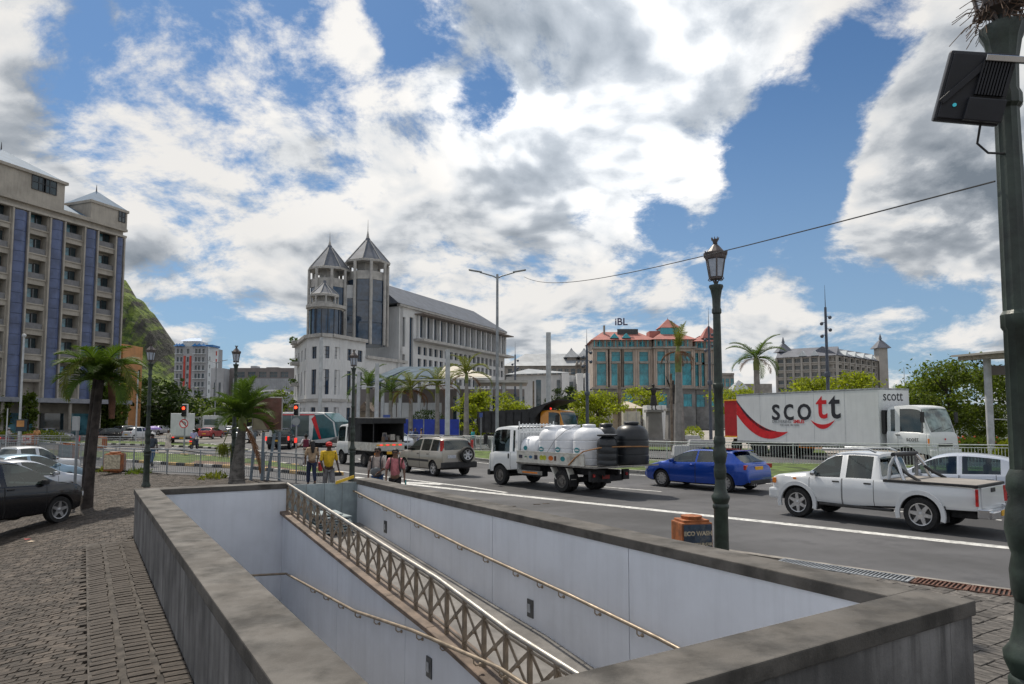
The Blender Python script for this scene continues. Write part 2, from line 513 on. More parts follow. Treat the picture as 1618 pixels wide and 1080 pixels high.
_e = [G(1900, 893), G(1605, 866.5), G(1320, 836), G(1000, 802), G(780, 779), G(640, 764)]
_d = (_e[-1] - _e[-2]).normalized()
_p = _e[-1]
EDGE_KEYS = [_e[0] + (_e[0] - _e[1]).normalized() * k for k in (40, 34, 28, 22, 16, 11, 7, 3.5)] + _e
for turn, step in ((6, 6), (8, 6), (8, 7), (5, 10), (1, 30), (0, 60), (0, 120), (0, 200)):
    _d = Matrix.Rotation(-R(turn), 3, 'Z') @ _d; _p = _p + _d * step
    EDGE_KEYS.append(_p.copy())
EDGE = smooth_path(EDGE_KEYS, 2.0)              # the wide white edge line, running away from the camera
def road_at(px, w, lo=8, hi=120):
    """point on the road at offset w whose picture column is px"""
    line = offset(EDGE, w); best = None
    for i in range(len(line) - 1):
        a, b = line[i], line[i + 1]
        if a.y < 2 or b.y < 2: continue
        fa = a.x - XA(px, a.y); fb = b.x - XA(px, b.y)
        if fa * fb <= 0:
            k = fa / (fa - fb) if fa != fb else 0
            p = a + (b - a) * k; d = (b - a).normalized()
            if lo < p.y < hi: return p, math.atan2(d.y, d.x)
    return None
mb = MB(); ribbon(mb, EDGE, -3.9, 10.6, 0.0)
struct('main_road', mb, m_asphalt, fix=False)
def dashes(mb, w, width, on, off, start, end, z=0.004):
    line = offset(EDGE, w); acc = 0.0; seg = []
    for i in range(len(line) - 1):
        a, b = line[i], line[i + 1]; L = (b - a).length; n = max(1, int(L / 0.5))
        for k in range(n):
            p = a + (b - a) * (k / n); acc += L / n
            if start < acc < end and (acc - start) % (on + off) < on: seg.append(p)
            elif seg:
                if len(seg) > 1: ribbon(mb, seg, -width / 2, width / 2, z)
                seg = []
    if len(seg) > 1: ribbon(mb, seg, -width / 2, width / 2, z)
mb = MB()
dashes(mb, 0.0, 0.34, 1e6, 0, 5, 66)
dashes(mb, 4.25, 0.14, 5.5, 4.2, 4, 200)
dashes(mb, 9.55, 0.13, 1e6, 0, 5, 90)
struct('lane_marking', mb, m_line, fix=False)
mb = MB(); L_ = offset(EDGE, 2.0)
for i0, i1, w_ in ((12, 14, 1.1), (17, 20, .7), (27, 29, 1.4)): ribbon(mb, L_[i0:i1 + 1], -w_, w_ * .6, .002)
L_ = offset(EDGE, -2.2); ribbon(mb, L_[9:16], -.25, .25, .0022); L_ = offset(EDGE, 6.6); ribbon(mb, L_[14:18], -1.2, .8, .0024)
struct('road_patch', mb, mat('asphalt_patch', (.05, .05, .053), .85, var=.2, scale=1.2, detail=8, bump=.3, bscale=90), fix=False)
# gore line beside the edge line and a worn patch of white near the entrance
mb = MB()
ribbon(mb, [G(535, 744), G(642, 757), G(747, 770), G(800, 778)], -0.09, 0.09, 0.0045)
ribbon(mb, [G(640, 762), G(700, 765)], -0.25, 0.25, 0.0048)
ribbon(mb, [G(180, 716), G(330, 701), G(420, 694)], -0.12, 0.12, 0.0045)
struct('gore_marking', mb, m_line, fix=False)
# side street that joins from the left, in front of the plaza railing
SIDE = [Vector((-90, 52, 0)), Vector((-60, 47.5, 0)), G(40, 722), G(200, 730), G(330, 737), G(470, 748), G(600, 752)]
mb = MB(); ribbon(mb, smooth_path(SIDE), -3.6, 3.6, -0.006)
ribbon(mb, smooth_path([Vector((-120, 86, 0)), G(30, 697), G(200, 700), G(330, 703), G(450, 712)]), -5.5, 5.5, -0.009)
struct('side_street', mb, m_asphalt2, fix=False)
# ------------------------------------------------------------------ median, far carriageway, islands
RAILP = [Vector((-34, 96, 0)), Vector((-22, 76, 0)), G(644, 686.5, 1.2), G(763, 688.8, 1.2), G(1030, 697, 1.2), G(1164, 698.5, 1.2), G(1400, 701, 1.2), G(1609, 703.2, 1.2), Vector((38, 28.5, 0))]
for p in RAILP: p.z = 0
RAILC = smooth_path(RAILP[2:], 1.0)
near_k = offset(EDGE, 10.6)
def nearest(line, p): return min(line, key=lambda q: (q - p).length)
med = [p for p in near_k if -14 < p.x < 30 and p.y > -2]
mb = MB()
back = [nearest(smooth_path(RAILP, 1.0), p) + Vector((0.25, 0.5, 0)) for p in med]
for i in range(len(med) - 1):
    mb.poly([(*med[i].xy, 0.13), (*back[i].xy, 0.13), (*back[i + 1].xy, 0.13), (*med[i + 1].xy, 0.13)])
grass_med = struct('median_grass', mb, m_grass, fix=False)
_kerb = {}
def kerb_run(parent, line, w, mats, length=0.9, depth=0.16, h=0.14, gap=0.012):
    """row of kerb blocks along a polyline"""
    pts = offset(line, w); acc = 0; k = 0
    for i in range(len(pts) - 1):
        a, b = pts[i], pts[i + 1]; L = (b - a).length; n = max(1, round(L / length)); d = (b - a).normalized()
        for j in range(n):
            p = a + (b - a) * ((j + 0.5) / n); key = (round(L / n, 1), mats[k % len(mats)].name, depth, h)
            if key not in _kerb:
                q = MB(); q.box((0, 0, h / 2), (L / n - gap, depth, h)); _kerb[key] = q.mesh('kerb_block', mats[k % len(mats)], bevel=0.015, seg=1)
            link('kerb_block', _kerb[key], parent, (p.x, p.y, 0), math.atan2(d.y, d.x)); k += 1
kerb_run(grass_med, [p for p in EDGE if -14 < p.x < 25 and p.y < 60], 10.52, [m_kerb])
# far carriageway and the paved square behind it
TRD = Vector((0.64, -0.77, 0)).normalized()      # heading of the far carriageway traffic
mb = MB(); ribbon(mb, [Vector((18.0, 44.0, 0)) - TRD * 75, Vector((18.0, 44.0, 0)), Vector((18.0, 44.0, 0)) + TRD * 60], -4.0, 7.0, -0.003)
struct('far_carriageway', mb, m_asphalt2, fix=False)
m_pave_far = mat('far_paving', (0.34, 0.31, 0.28), 0.9, var=0.18, scale=0.4, detail=8)
mb = MB(); mb.poly([(-25, 62, -0.014), (60, 42, -0.014), (90, 150, -0.014), (-25, 150, -0.014)])
struct('far_square', mb, m_pave_far, fix=False)
mb = MB()
mb.poly([G(1500, 706, 0.1), G(1900, 712, 0.1), G(1900, 684, 0.1), G(1500, 684, 0.1)])
mb.poly([(2, 58, 0.1), (22, 48, 0.1), (24, 53, 0.1), (2, 64, 0.1)])
struct('lawn', mb, m_grass, fix=False)
# islands between the plaza railing and the left buildings
def island(name, pts, mats, z=0.12, length=0.7):
    mb = MB(); mb.poly([(p.x, p.y, z) for p in pts])
    o = struct(name, mb, m_grass, fix=False)
    kerb_run(o, pts + [pts[0]], 0.0, mats, length, 0.18, z + 0.03)
    return o
m_soil = mat('bare_soil', (0.17, 0.11, 0.075), 0.95, var=0.3, scale=1.2, detail=8, bump=0.5, bscale=25)
island('traffic_island', [G(280, 735), G(400, 741), G(500, 752), G(540, 751), G(500, 742), G(400, 728), G(310, 721), G(240, 718), G(60, 712), G(60, 721), G(170, 727)], [m_kblack, m_kyel, m_kblack, m_kwhite], 0.12, 0.75)
island('traffic_island', [G(60, 700.5), G(170, 702), G(262, 705), G(330, 708), G(420, 716), G(330, 703), G(240, 699), G(60, 696)], [m_kblack, m_kwhite], 0.12, 0.8)
mb = MB(); mb.poly([G(300, 731.5, 0.125), G(400, 737, 0.125), G(490, 747, 0.125), G(480, 743, 0.125), G(400, 732, 0.125), G(310, 727, 0.125)])
struct('soil_strip', mb, m_soil, fix=False)

# ------------------------------------------------------------------ stone paving of the plaza
m_sett = mat('basalt_sett', (0.070, 0.056, 0.045), 0.82, var=0.3, scale=9, detail=6, bump=0.5, bscale=70, island=0.45, stain=(0.8, 0.5, (0.042, 0.036, 0.032)))
m_cobble = mat('grey_cobble', (0.115, 0.105, 0.096), 0.85, var=0.3, scale=10, detail=6, bump=0.6, bscale=60, island=0.4, stain=(1.1, 0.4, (0.08, 0.07, 0.06)))
m_joint = mat('cement_joint', (0.085, 0.075, 0.066), 0.95, var=0.3, scale=5, detail=8, bump=0.5, bscale=80)
PLZ_BACK = [Vector((-60, 60.0, 0)), Vector((-40, 46.0, 0)), G3(60, 737), G3(198, 747), G(296, 749.5), G(400, 756), G(491, 764), G(555, 766)]
def back_y(x):
    for a, b in zip(PLZ_BACK, PLZ_BACK[1:]):
        if a.x <= x <= b.x: return a.y + (b.y - a.y) * (x - a.x) / (b.x - a.x)
    return 25
def st(p): return p.dot(SV), p.dot(SW)
KERB_N = offset(EDGE, -3.9)
def kerb_side(p):
    q = min(range(len(KERB_N) - 1), key=lambda i: (KERB_N[i] - p).length)
    d = (KERB_N[q + 1] - KERB_N[q]).normalized(); return (p - KERB_N[q]).dot(Vector((d.y, -d.x, 0)))
def seen(p, m=0.12):
    if p.y < 2.6: return False
    a = p.x / p.y
    return -0.75 - m < a < 0.75 + m
mb = MB()
plz = [(-0.2, -40), (2.0, -40)]
pl = [Vector((-40, 2, 0))] + [p for p in PLZ_BACK if p.x > -62] + [S(S1 + 0.5, T1 + 4.2), S(S1 - 2, T1 + 3.0)]
mbp = ground_sheet(-0.028, rng(-6, 30, 0.75), rng(-24, T1 + 1.6, 0.75))
struct('plaza_paving', mbp, m_mortar, fix=False)
paving = bpy.data.objects['plaza_paving']
def sett_variants(name, lx, ly, h, m, n=7):
    out = []
    for i in range(n):
        q = MB(); rr = random.Random(i + 11)
        j = lambda a: a + rr.uniform(-0.007, 0.007)
        top = [(j(sx * (lx / 2 - 0.008)), j(sy * (ly / 2 - 0.008)), h + rr.uniform(-0.002, 0.002)) for sx, sy in ((-1, -1), (1, -1), (1, 1), (-1, 1))]
        bot = [(p[0] * 1.09, p[1] * 1.12, -0.03) for p in top]
        q.add(bot + top, [(4, 5, 6, 7), (0, 1, 5, 4), (1, 2, 6, 5), (2, 3, 7, 6), (3, 0, 4, 7)]); out.append(q)
    return out
def tilt(p):
    e_ = .1; gx = (zf((p.x + e_, p.y)) - zf((p.x - e_, p.y))) / (2 * e_); gy = (zf((p.x, p.y + e_)) - zf((p.x, p.y - e_))) / (2 * e_)
    return Vector((0, 0, 1)).rotation_difference(Vector((-gx, -gy, 1)))
def lay(cells, variants, m, name, parent, limit=300):
    cells.sort(key=lambda c: c[0].y + abs(c[0].x) * 0.2)
    ms = [v.mesh(name, m, fix=False) for v in variants]
    rest = MB()
    for i, (p, a) in enumerate(cells):
        k = random.randrange(len(variants)); dz = random.uniform(-0.003, 0.003)
        if i < limit:
            o = link(name, ms[k], parent, (p.x, p.y, p.z + dz), a + random.choice((0, math.pi)))
            o.rotation_euler = (tilt(p).to_matrix() @ Matrix.Rotation(o.rotation_euler[2], 3, 'Z')).to_euler()
        else:
            T = Matrix.Translation((p.x, p.y, p.z + dz)) @ tilt(p).to_matrix().to_4x4() @ Matrix.Rotation(a + random.uniform(-0.05, 0.05), 4, 'Z') @ Matrix.Rotation(random.uniform(-0.012, 0.012), 4, 'X') @ Matrix.Rotation(random.uniform(-0.01, 0.01), 4, 'Y')
            rest.merge(variants[k], T)
    if rest.v: tag(rest.build(name + '_field', m, parent, fix=False), kind='stuff')
cells = []; lx, ly = 0.20, 0.104; ang = R(17)
ux = Vector((math.cos(ang), math.sin(ang), 0)); uy = Vector((-math.sin(ang), math.cos(ang), 0))
for r in range(-140, 380):
    for c in range(-180, 36):
        p = ux * ((c + 0.5 * (r % 2) + 0.12 * math.sin(r * 1.7)) * lx) + uy * (r * ly)
        if not seen(p): continue
        s_, t_ = st(p)
        if s_ < S1 + TH + 0.1 and t_ > T0 - TH - 0.06: continue
        if s_ < S1 - 0.16 and t_ > T0 - TH - 0.835: continue
        if s_ >= S1 + TH + 0.12 and t_ > T1 + 0.9: continue
        if p.y > back_y(p.x) - 0.1 or (p.y > 24 and p.x < -24): continue
        p.z = zf(p); cells.append((p, ang))
lay(cells, sett_variants('paving_stone', lx, ly, 0.012, m_sett), m_sett, 'paving_stone', paving)
# the banded strip of setts against the stairwell wall
mb = MB(); mb.poly([S(S0 - 5, T0 - TH - 0.84, -0.004), S(S0 - 5, T0 - TH - 0.01, -0.004), S(S1, T0 - TH - 0.01, -0.004), S(S1, T0 - TH - 0.84, -0.004)])
strip = struct('drain_strip', mb, m_joint, fix=False)
cells = []
for i in range(-20, 92):
    for k, t_ in enumerate((T0 - TH - 0.70, T0 - TH - 0.40, T0 - TH - 0.12)):
        p = S(S0 + i * 0.142 + 0.03 * (k % 2), t_ + random.uniform(-0.012, 0.012), 0.0)
        if seen(p) and p.dot(SV) < S1 - 0.2: cells.append((p, SA))
lay(cells, sett_variants('strip_sett', 0.235, 0.125, 0.014, m_sett), m_sett, 'strip_sett', strip)
# coarser cobbles between the stairwell and the road
cells = []
for i in range(-12, 75):
    for j in range(0, 30):
        p = S(S0 - 2 + i * 0.235 + random.uniform(-0.012, 0.012), T1 + TH + 0.12 + j * 0.165, 0.0)
        if i % 2: p += SW * 0.08
        if seen(p) and kerb_side(p) < -0.55: cells.append((p, SA + math.pi / 2 + random.uniform(-0.04, 0.04)))
pav2 = MB(); 
kn = [p for p in KERB_N if -6 < p.x < 14 and p.y < 24]
for a, b in zip(kn, kn[1:]):
    pa, pb = S(a.dot(SV), T1 + TH - 0.02), S(b.dot(SV), T1 + TH - 0.02)
    pav2.poly([(*pa.xy, -0.008), (*a.xy, -0.008), (*b.xy, -0.008), (*pb.xy, -0.008)])
pav2o = struct('pavement', pav2, m_mortar, fix=False)
lay(cells, sett_variants('cobble', 0.235, 0.165, 0.014, m_cobble), m_cobble, 'cobble', pav2o)
# flush concrete kerb and the drain gratings in front of it
m_conc = mat('rough_concrete', (0.27, 0.25, 0.225), 0.9, var=0.25, scale=2.5, detail=8, bump=0.35, bscale=40, stain=(2.0, 0.6, (0.12, 0.11, 0.10)))
m_rust = mat('rusty_iron', (0.13, 0.06, 0.04), 0.85, var=0.4, scale=8, bump=0.3)
m_galv = mat('galvanised_steel', (0.36, 0.38, 0.40), 0.45, metal=0.6, var=0.2, scale=4, rvar=0.15)
mb = MB(); ribbon(mb, kn, -0.16, 0.02, 0.006); ribbon(mb, kn, -0.80, -0.62, 0.005)
struct('kerb_edging', mb, m_conc, fix=False)
def grate(px0, px1, m, label):
    pts = [p for p in offset(EDGE, -4.28)]
    def at(px):
        for a, b in zip(pts, pts[1:]):
            fa, fb = a.x - XA(px, a.y), b.x - XA(px, b.y)
            if a.y > 2 and b.y > 2 and fa * fb <= 0: return a + (b - a) * (fa / (fa - fb))
    a, b = at(px0), at(px1)
    d = (b - a).normalized(); L = (b - a).length; rz = math.atan2(d.y, d.x)
    t = thing('drain_grate', label, 'drain grate', ((a.x + b.x) / 2, (a.y + b.y) / 2, 0.004), rz, 'drain gratings along the kerb')
    f = MB()
    for y in (-0.20, 0.20): f.box((0, y, 0.006), (L, 0.025, 0.03))
    for x in (-L / 2, L / 2): f.box((x, 0, 0.006), (0.025, 0.42, 0.03))
    f.build('frame', m, t)
    bars = MB(); bars.box((0, 0, 0.004), (0.022, 0.39, 0.026)); bmx = bars.mesh('bar', m)
    n = int(L / 0.055)
    for i in range(n): link('bar', bmx, t, (-L / 2 + (i + 0.5) * L / n, 0, 0))
    pit_shade = MB(); pit_shade.box((0, 0, -0.006), (L, 0.4, 0.004)); pit_shade.build('pit_shade', mat('drain_shade', (0.01, 0.01, 0.01), 0.9), t)  # flat black sheet stands in for the shade down in the drain
grate(1226, 1428, m_galv, 'long grey drain grating at the road edge behind the stairwell wall')
grate(1434, 1517, m_rust, 'rusty brown drain grating nearest the grey one by the kerb')
grate(1523, 1640, m_rust, 'rusty brown drain grating beside the foot of the nearest dark lamp post')

# ------------------------------------------------------------------ stairwell with ramp
m_coping = mat('weathered_cement', (0.100, 0.092, 0.083), 0.85, var=0.35, scale=2.2, detail=12, bump=0.3, bscale=45, stain=(1.1, 0.65, (0.055, 0.05, 0.045)), rvar=0.12)
m_outer = mat('stained_cement', (0.185, 0.18, 0.178), 0.88, var=0.3, scale=1.0, detail=9, bump=0.3, bscale=40, streak=0.8, stain=(0.7, 0.6, (0.07, 0.068, 0.07)))
m_white = mat('white_panel', (0.68, 0.71, 0.77), 0.5, var=0.03, scale=1.5, detail=6, streak=0.10, stain=(0.8, 0.15, (0.46, 0.47, 0.48)))
m_steel = mat('brushed_steel', (0.36, 0.34, 0.31), 0.5, metal=0.95, var=0.1, scale=6, rvar=0.1)
m_bronze = mat('bronze_steel', (0.29, 0.235, 0.175), 0.5, metal=0.4, var=0.2, scale=5, rvar=0.1)
m_brown = mat('brown_stone', (0.17, 0.125, 0.095), 0.7, var=0.3, scale=3, detail=7, bump=0.2)
well = thing('stairwell', 'open concrete stairwell with white inner walls and grey coping', 'stairwell', S(S0 - TH, T0 - TH))
W0 = S(S0 - TH, T0 - TH); Wi = Matrix.Translation(-W0)
def wpart(name, mb, m, **kw): return mb.xf(Wi).build(name, m, well, **kw)
DEP = -3.3
def wall_piece(name, s0, s1, t0, t1, z0, z1, m, **kw):
    mb = MB(); mb.prism([tuple(S(s0, t0).xy), tuple(S(s0, t1).xy), tuple(S(s1, t1).xy), tuple(S(s1, t0).xy)], z0, z1)
    return wpart(name, mb, m, **kw)
# outer cement faces
CT = 0.88
wall_piece('outer_wall', S0 - TH, S1 + TH, T0 - TH + 0.0, T0 - 0.06, DEP, CT, m_outer)
wall_piece('outer_wall', S0 - TH, S0 - 0.06, T0 - 0.055, T1 + 0.055, DEP, CT, m_outer)
wall_piece('outer_wall', S0 - TH, S1 + TH, T1 + 0.06, T1 + TH, DEP, CT, m_outer)
wall_piece('outer_wall', S1 + 0.06, S1 + TH, T0 - 0.055, TM - 0.02, DEP, CT, m_outer)
# coping (slightly proud)
e = 0.025
cop = MB()
def ring(s0, s1, t0, t1): cop.prism([tuple(S(s0, t0).xy), tuple(S(s0, t1).xy), tuple(S(s1, t1).xy), tuple(S(s1, t0).xy)], CT, 1.0)
for nm, a in (('left', (S0 + e, S1 - e, T0 - TH - e, T0 + e)), ('near', (S0 - TH - e, S0 + e, T0 - TH - e, T1 + TH + e)), ('right', (S0 + e, S1 + TH + e, T1 - e, T1 + TH + e)), ('far', (S1 - e, S1 + TH + e, T0 - TH - e, TM - 0.03))):
    cop = MB(); ring(*a); wpart('coping', cop, m_coping, bevel=0.012)
# white lining: panels with open joints, each panel a piece
def lining(s0, s1, t, side, z0, z1, step, off):
    """panels on a wall parallel to the axis; side=-1 faces -SW"""
    n = max(1, round((s1 - s0) / step)); L = (s1 - s0) / n
    for i in range(n):
        a, b = s0 + i * L + 0.007, s0 + (i + 1) * L - 0.007
        mb = MB(); mb.prism([tuple(S(a, t).xy), tuple(S(a, t + off).xy), tuple(S(b, t + off).xy), tuple(S(b, t).xy)], z0, z1)
        wpart('wall_panel', mb, m_white)
lining(S0 - 0.05, S1 + 0.3, T1, 1, DEP, CT - 0.003, 3.1, 0.055)
lining(S0 - 0.05, S1, T0 - 0.055, 1, DEP, CT - 0.003, 3.1, 0.055)
mb = MB(); mb.prism([tuple(S(S1, T0).xy), tuple(S(S1, TM - 0.03).xy), tuple(S(S1 + 0.055, TM - 0.03).xy), tuple(S(S1 + 0.055, T0).xy)], DEP, CT - 0.003); wpart('wall_panel', mb, m_white)
mb = MB(); mb.prism([tuple(S(S0 - 0.055, T0).xy), tuple(S(S0 - 0.055, T1).xy), tuple(S(S0, T1).xy), tuple(S(S0, T0).xy)], DEP, CT - 0.003); wpart('wall_panel', mb, m_white)
# upper ramp: falls towards the camera along the right wall
def ramp_z(s):                                   # walking surface of the upper ramp
    keys = [(S0, -1.02), (4.8, -0.95), (6.4, -0.84), (8.2, -0.62), (9.6, -0.52), (S1, -0.02), (S1 + 2, 0.0)]
    for (a, za), (b, zb) in zip(keys, keys[1:]):
        if a <= s <= b: return za + (zb - za) * (s - a) / (b - a)
    return -1.02
def curb_z(s): return ramp_z(s) + 0.40
ks = [S0, 4.8, 6.4, 8.2, 9.6, 12.0, 14.0, S1 + 0.02]
m_ramp = mat('ramp_floor', (0.20, 0.19, 0.18), 0.8, var=0.2, scale=2, detail=7, bump=0.2)
mb = MB()
for a, b in zip(ks, ks[1:]):
    mb.slab([S(a, TM, ramp_z(a)), S(a, T1, ramp_z(a)), S(b, T1, ramp_z(b)), S(b, TM, ramp_z(b))], (0, 0, -0.2))
wpart('upper_ramp', mb, m_ramp)
# white wall that carries the ramp edge, in panels, with the brown stone curb on top
ps = [S0, 5.9, 9.0, 12.0, S1]
for a, b in zip(ps, ps[1:]):
    xs = sorted({a + 0.007, b - 0.007, *[k for k in ks if a < k < b]})
    mb = MB()
    for p, q in zip(xs, xs[1:]):
        lo = [S(p, TM - 0.14, DEP), S(q, TM - 0.14, DEP), S(q, TM - 0.14, curb_z(q) - 0.07), S(p, TM - 0.14, curb_z(p) - 0.07)]
        mb.slab(lo, SW * 0.20)
    wpart('wall_panel', mb, m_white)
for a, b in zip(ks, ks[1:]):
    mb = MB(); mb.slab([S(a, TM - 0.20, curb_z(a) - 0.07), S(b, TM - 0.20, curb_z(b) - 0.07), S(b, TM - 0.20, curb_z(b)), S(a, TM - 0.20, curb_z(a))], SW * 0.32)
    wpart('curb_stone', mb, m_brown, bevel=0.008, seg=1)
# lower ramp runs back the other way, and the floor of the well
def low_z(s): return -1.22 - (s - S0) * 0.082
TB = 2.45
mb = MB(); mb.slab([S(S0, TB, low_z(S0)), S(S0, TM - 0.14, low_z(S0)), S(S1, TM - 0.14, low_z(S1)), S(S1, TB, low_z(S1))], (0, 0, -0.2)); wpart('lower_ramp', mb, m_ramp)
mb = MB(); mb.slab([S(S0, T0, DEP), S(S0, T1, DEP), S(S1, T1, DEP), S(S1, T0, DEP)], (0, 0, -0.1)); wpart('well_floor', mb, m_ramp)
mb = MB(); mb.slab([S(S0, TB - 0.12, DEP), S(S1, TB - 0.12, DEP), S(S1, TB - 0.12, low_z(S1) + 0.22), S(S0, TB - 0.12, low_z(S0) + 0.22)], SW * 0.12); wpart('wall_panel', mb, m_white)
# recessed step lights
m_dkbox = mat('light_box', (0.05, 0.055, 0.06), 0.4, var=0.2)
m_slbox = mat('light_glass', (0.35, 0.37, 0.40), 0.2, var=0.1)
def steplight(p, n):
    d = Vector((n.y, -n.x, 0)); rz = math.atan2(d.y, d.x)
    q = MB(); q.box((0, 0, 0), (0.16, 0.02, 0.26)); o = q.build('step_light', m_dkbox, well, loc=p - W0, rz=rz, bevel=0.004, seg=1)
    q = MB(); q.box((0.025, 0.014, 0.0), (0.08, 0.012, 0.12)); q.build('lamp_glass', m_slbox, o)
def on_wall(px, py, t):
    d = ray(px, py); k = t / (d.x * SW.x + d.y * SW.y); return Vector((d.x * k, d.y * k, CAM_H + d.z * k))
steplight(on_wall(609, 832, T1 - 0.005), -SW); steplight(on_wall(838, 961, T1 - 0.005), -SW)
steplight(on_wall(678, 1054, TM - 0.145), -SW)
# handrails on brackets
def wall_rail(label, keys, t, out, brackets):
    r = thing('handrail', label, 'handrail', keys[0]); K = [k - keys[0] for k in keys]
    q = MB(); q.tube(K, 0.024, 10); q.build('rail', m_bronze, r, smooth=40)
    q = MB(); q.tube([(0, 0, -0.02), (0, 0, -0.07), tuple(out * 0.03 + Vector((0, 0, -0.10))), tuple(out * 0.09 + Vector((0, 0, -0.10)))], 0.009, 6); q.ball(tuple(out * 0.085 + Vector((0, 0, -0.10))), 0.024, 8, 5)
    bm_ = q.mesh('bracket', m_bronze, smooth=40)
    for b in brackets:
        acc = 0; tot = sum((K[i + 1] - K[i]).length for i in range(len(K) - 1)) * b
        for i in range(len(K) - 1):
            L = (K[i + 1] - K[i]).length
            if acc + L >= tot: link('bracket', bm_, r, K[i] + (K[i + 1] - K[i]) * ((tot - acc) / L)); break
            acc += L
    return r
tr = T1 - 0.09
wall_rail('bronze handrail on the right white wall above the upper ramp', [on_wall(550, 771, tr), on_wall(735, 865, tr), on_wall(900, 940, tr), on_wall(1042, 1009, tr), S(S0 + 0.4, tr, -0.25)], tr, SW, [0.06, 0.18, 0.24, 0.31, 0.38, 0.45, 0.52, 0.59, 0.64, 0.68, 0.74, 0.80, 0.86, 0.92])
tl = TM - 0.23
wall_rail('bronze handrail along the white wall below the balustrade', [S(S1 - 0.09, T0 + 0.2, on_wall(452, 906, tl).z), on_wall(452, 906, tl) - SV * 0.0, on_wall(560, 965, tl), on_wall(652, 996, tl), on_wall(745, 1036, tl), on_wall(790, 1056, tl), S(S0 + 0.3, tl, -0.22)], tl, SW, [0.30, 0.36, 0.42, 0.48, 0.54, 0.6, 0.65, 0.70, 0.76, 0.80, 0.86, 0.93])
# X-patterned balustrades
def balustrade(label, t, s_list, base, hgt, slant=True, n_per=None):
    org = S(s_list[-1], t, base(s_list[-1]))
    b = thing('balustrade', label, 'balustrade', org)
    q = MB(); q.tube([S(s_, t, base(s_) + hgt) - org for s_ in s_list], 0.032, 12); q.build('top_rail', m_steel, b, smooth=40)
    for k, off in enumerate((0.07, hgt - 0.075)):
        q = MB()
        for a, c in zip(s_list, s_list[1:]): q.slab([S(a, t - 0.012, base(a) + off) - org, S(c, t - 0.012, base(c) + off) - org, S(c, t - 0.012, base(c) + off + 0.02) - org, S(a, t - 0.012, base(a) + off + 0.02) - org], SW * 0.024)
        q.build('rail', m_bronze, b)
    n = n_per; posts = [s_list[0] + (s_list[-1] - s_list[0]) * i / n for i in range(n + 1)]
    q = MB(); q.box((0, 0, hgt / 2), (0.036, 0.05, hgt), rz=0); pm = q.mesh('baluster', m_bronze)
    ra = math.atan2(SV.y, SV.x)
    for i, s_ in enumerate(posts): link('baluster', pm, b, S(s_, t, base(s_)) - org, ra)
    q = MB(); q.ball((0, 0, 0), 0.032, 8, 6); clip = q.mesh('clasp', m_bronze, smooth=50)
    for i in range(n):
        a, c = posts[i], posts[i + 1]
        za0, za1, zc0, zc1 = base(a) + 0.09, base(a) + hgt - 0.08, base(c) + 0.09, base(c) + hgt - 0.08
        for (p0, z0), (p1, z1) in (((a, za0), (c, zc1)), ((a, za1), (c, zc0))):
            q = MB(); d = (S(p1, t, z1) - S(p0, t, z0)); nz = SW.cross(d).normalized() * 0.021
            off = SW * (0.008 if z1 > z0 else -0.018)
            q.slab([S(p0, t, z0) - org + nz + off, S(p1, t, z1) - org + nz + off, S(p1, t, z1) - org - nz + off, S(p0, t, z0) - org - nz + off], SW * 0.010)
            q.build('cross_bar', m_bronze, b)
        link('clasp', clip, b, S((a + c) / 2, t, (za0 + zc1 + za1 + zc0) / 4) - org)
    return b
balustrade('steel balustrade of crossed bars descending the middle of the stairwell', TM - 0.04, [4.6, 6.4, 8.2, 9.6, 12.0, 14.0, S1 + 0.0], curb_z, 0.60, n_per=24)
balustrade('short steel balustrade low against the left stairwell wall', TB - 0.06, [S0 + 0.5, 6.0, 8.0, 10.5], lambda s_: low_z(s_) + 0.24 + 0.0, 0.86, n_per=11)
# grey sheet barrier closing the entrance, with rubble of folded sheet on the ramp behind
m_sheet = mat('grey_sheet', (0.32, 0.38, 0.40), 0.5, var=0.15, scale=2, streak=0.3)
ent = thing('entrance_barrier', 'grey metal sheet barrier closing the stairwell entrance', 'barrier', S(S1 + 0.25, TM))
for i in range(4):
    q = MB(); a = TM + 0.02 + i * 0.43; q.prism([tuple((S(S1 + 0.22, a) - S(S1 + 0.25, TM)).xy), tuple((S(S1 + 0.22, a + 0.42) - S(S1 + 0.25, TM)).xy), tuple((S(S1 + 0.25, a + 0.42) - S(S1 + 0.25, TM)).xy), tuple((S(S1 + 0.25, a) - S(S1 + 0.25, TM)).xy)], 0.05 - 0.4, 0.93)
    q.build('sheet', m_sheet, ent)
q = MB(); q.slab([S(S1 + 0.18, T1 - 0.55, 0.90) - S(S1 + 0.25, TM), S(S1 + 0.18, T1 - 0.1, 1.03) - S(S1 + 0.25, TM), S(S1 + 0.18, T1 - 0.1, 1.10) - S(S1 + 0.25, TM), S(S1 + 0.18, T1 - 0.55, 0.97) - S(S1 + 0.25, TM)], SV * 0.02)
q.build('yellow_strip', mat('yellow_tape', (0.65, 0.42, 0.03), 0.6), ent)
st_ = thing('sheet_stack', 'pile of grey folded sheets on the ramp behind the balustrade', 'sheet pile', S(S1 - 0.5, TM + 0.75, ramp_z(S1 - 0.5)))
for i in range(7):
    q = MB(); q.box((random.uniform(-.08, .08), random.uniform(-.1, .1), 0.03 + i * 0.06), (0.9 - 0.05 * i, 1.1 - 0.06 * i, 0.03), rz=SA + random.uniform(-.2, .2)); q.build('sheet', m_sheet, st_)
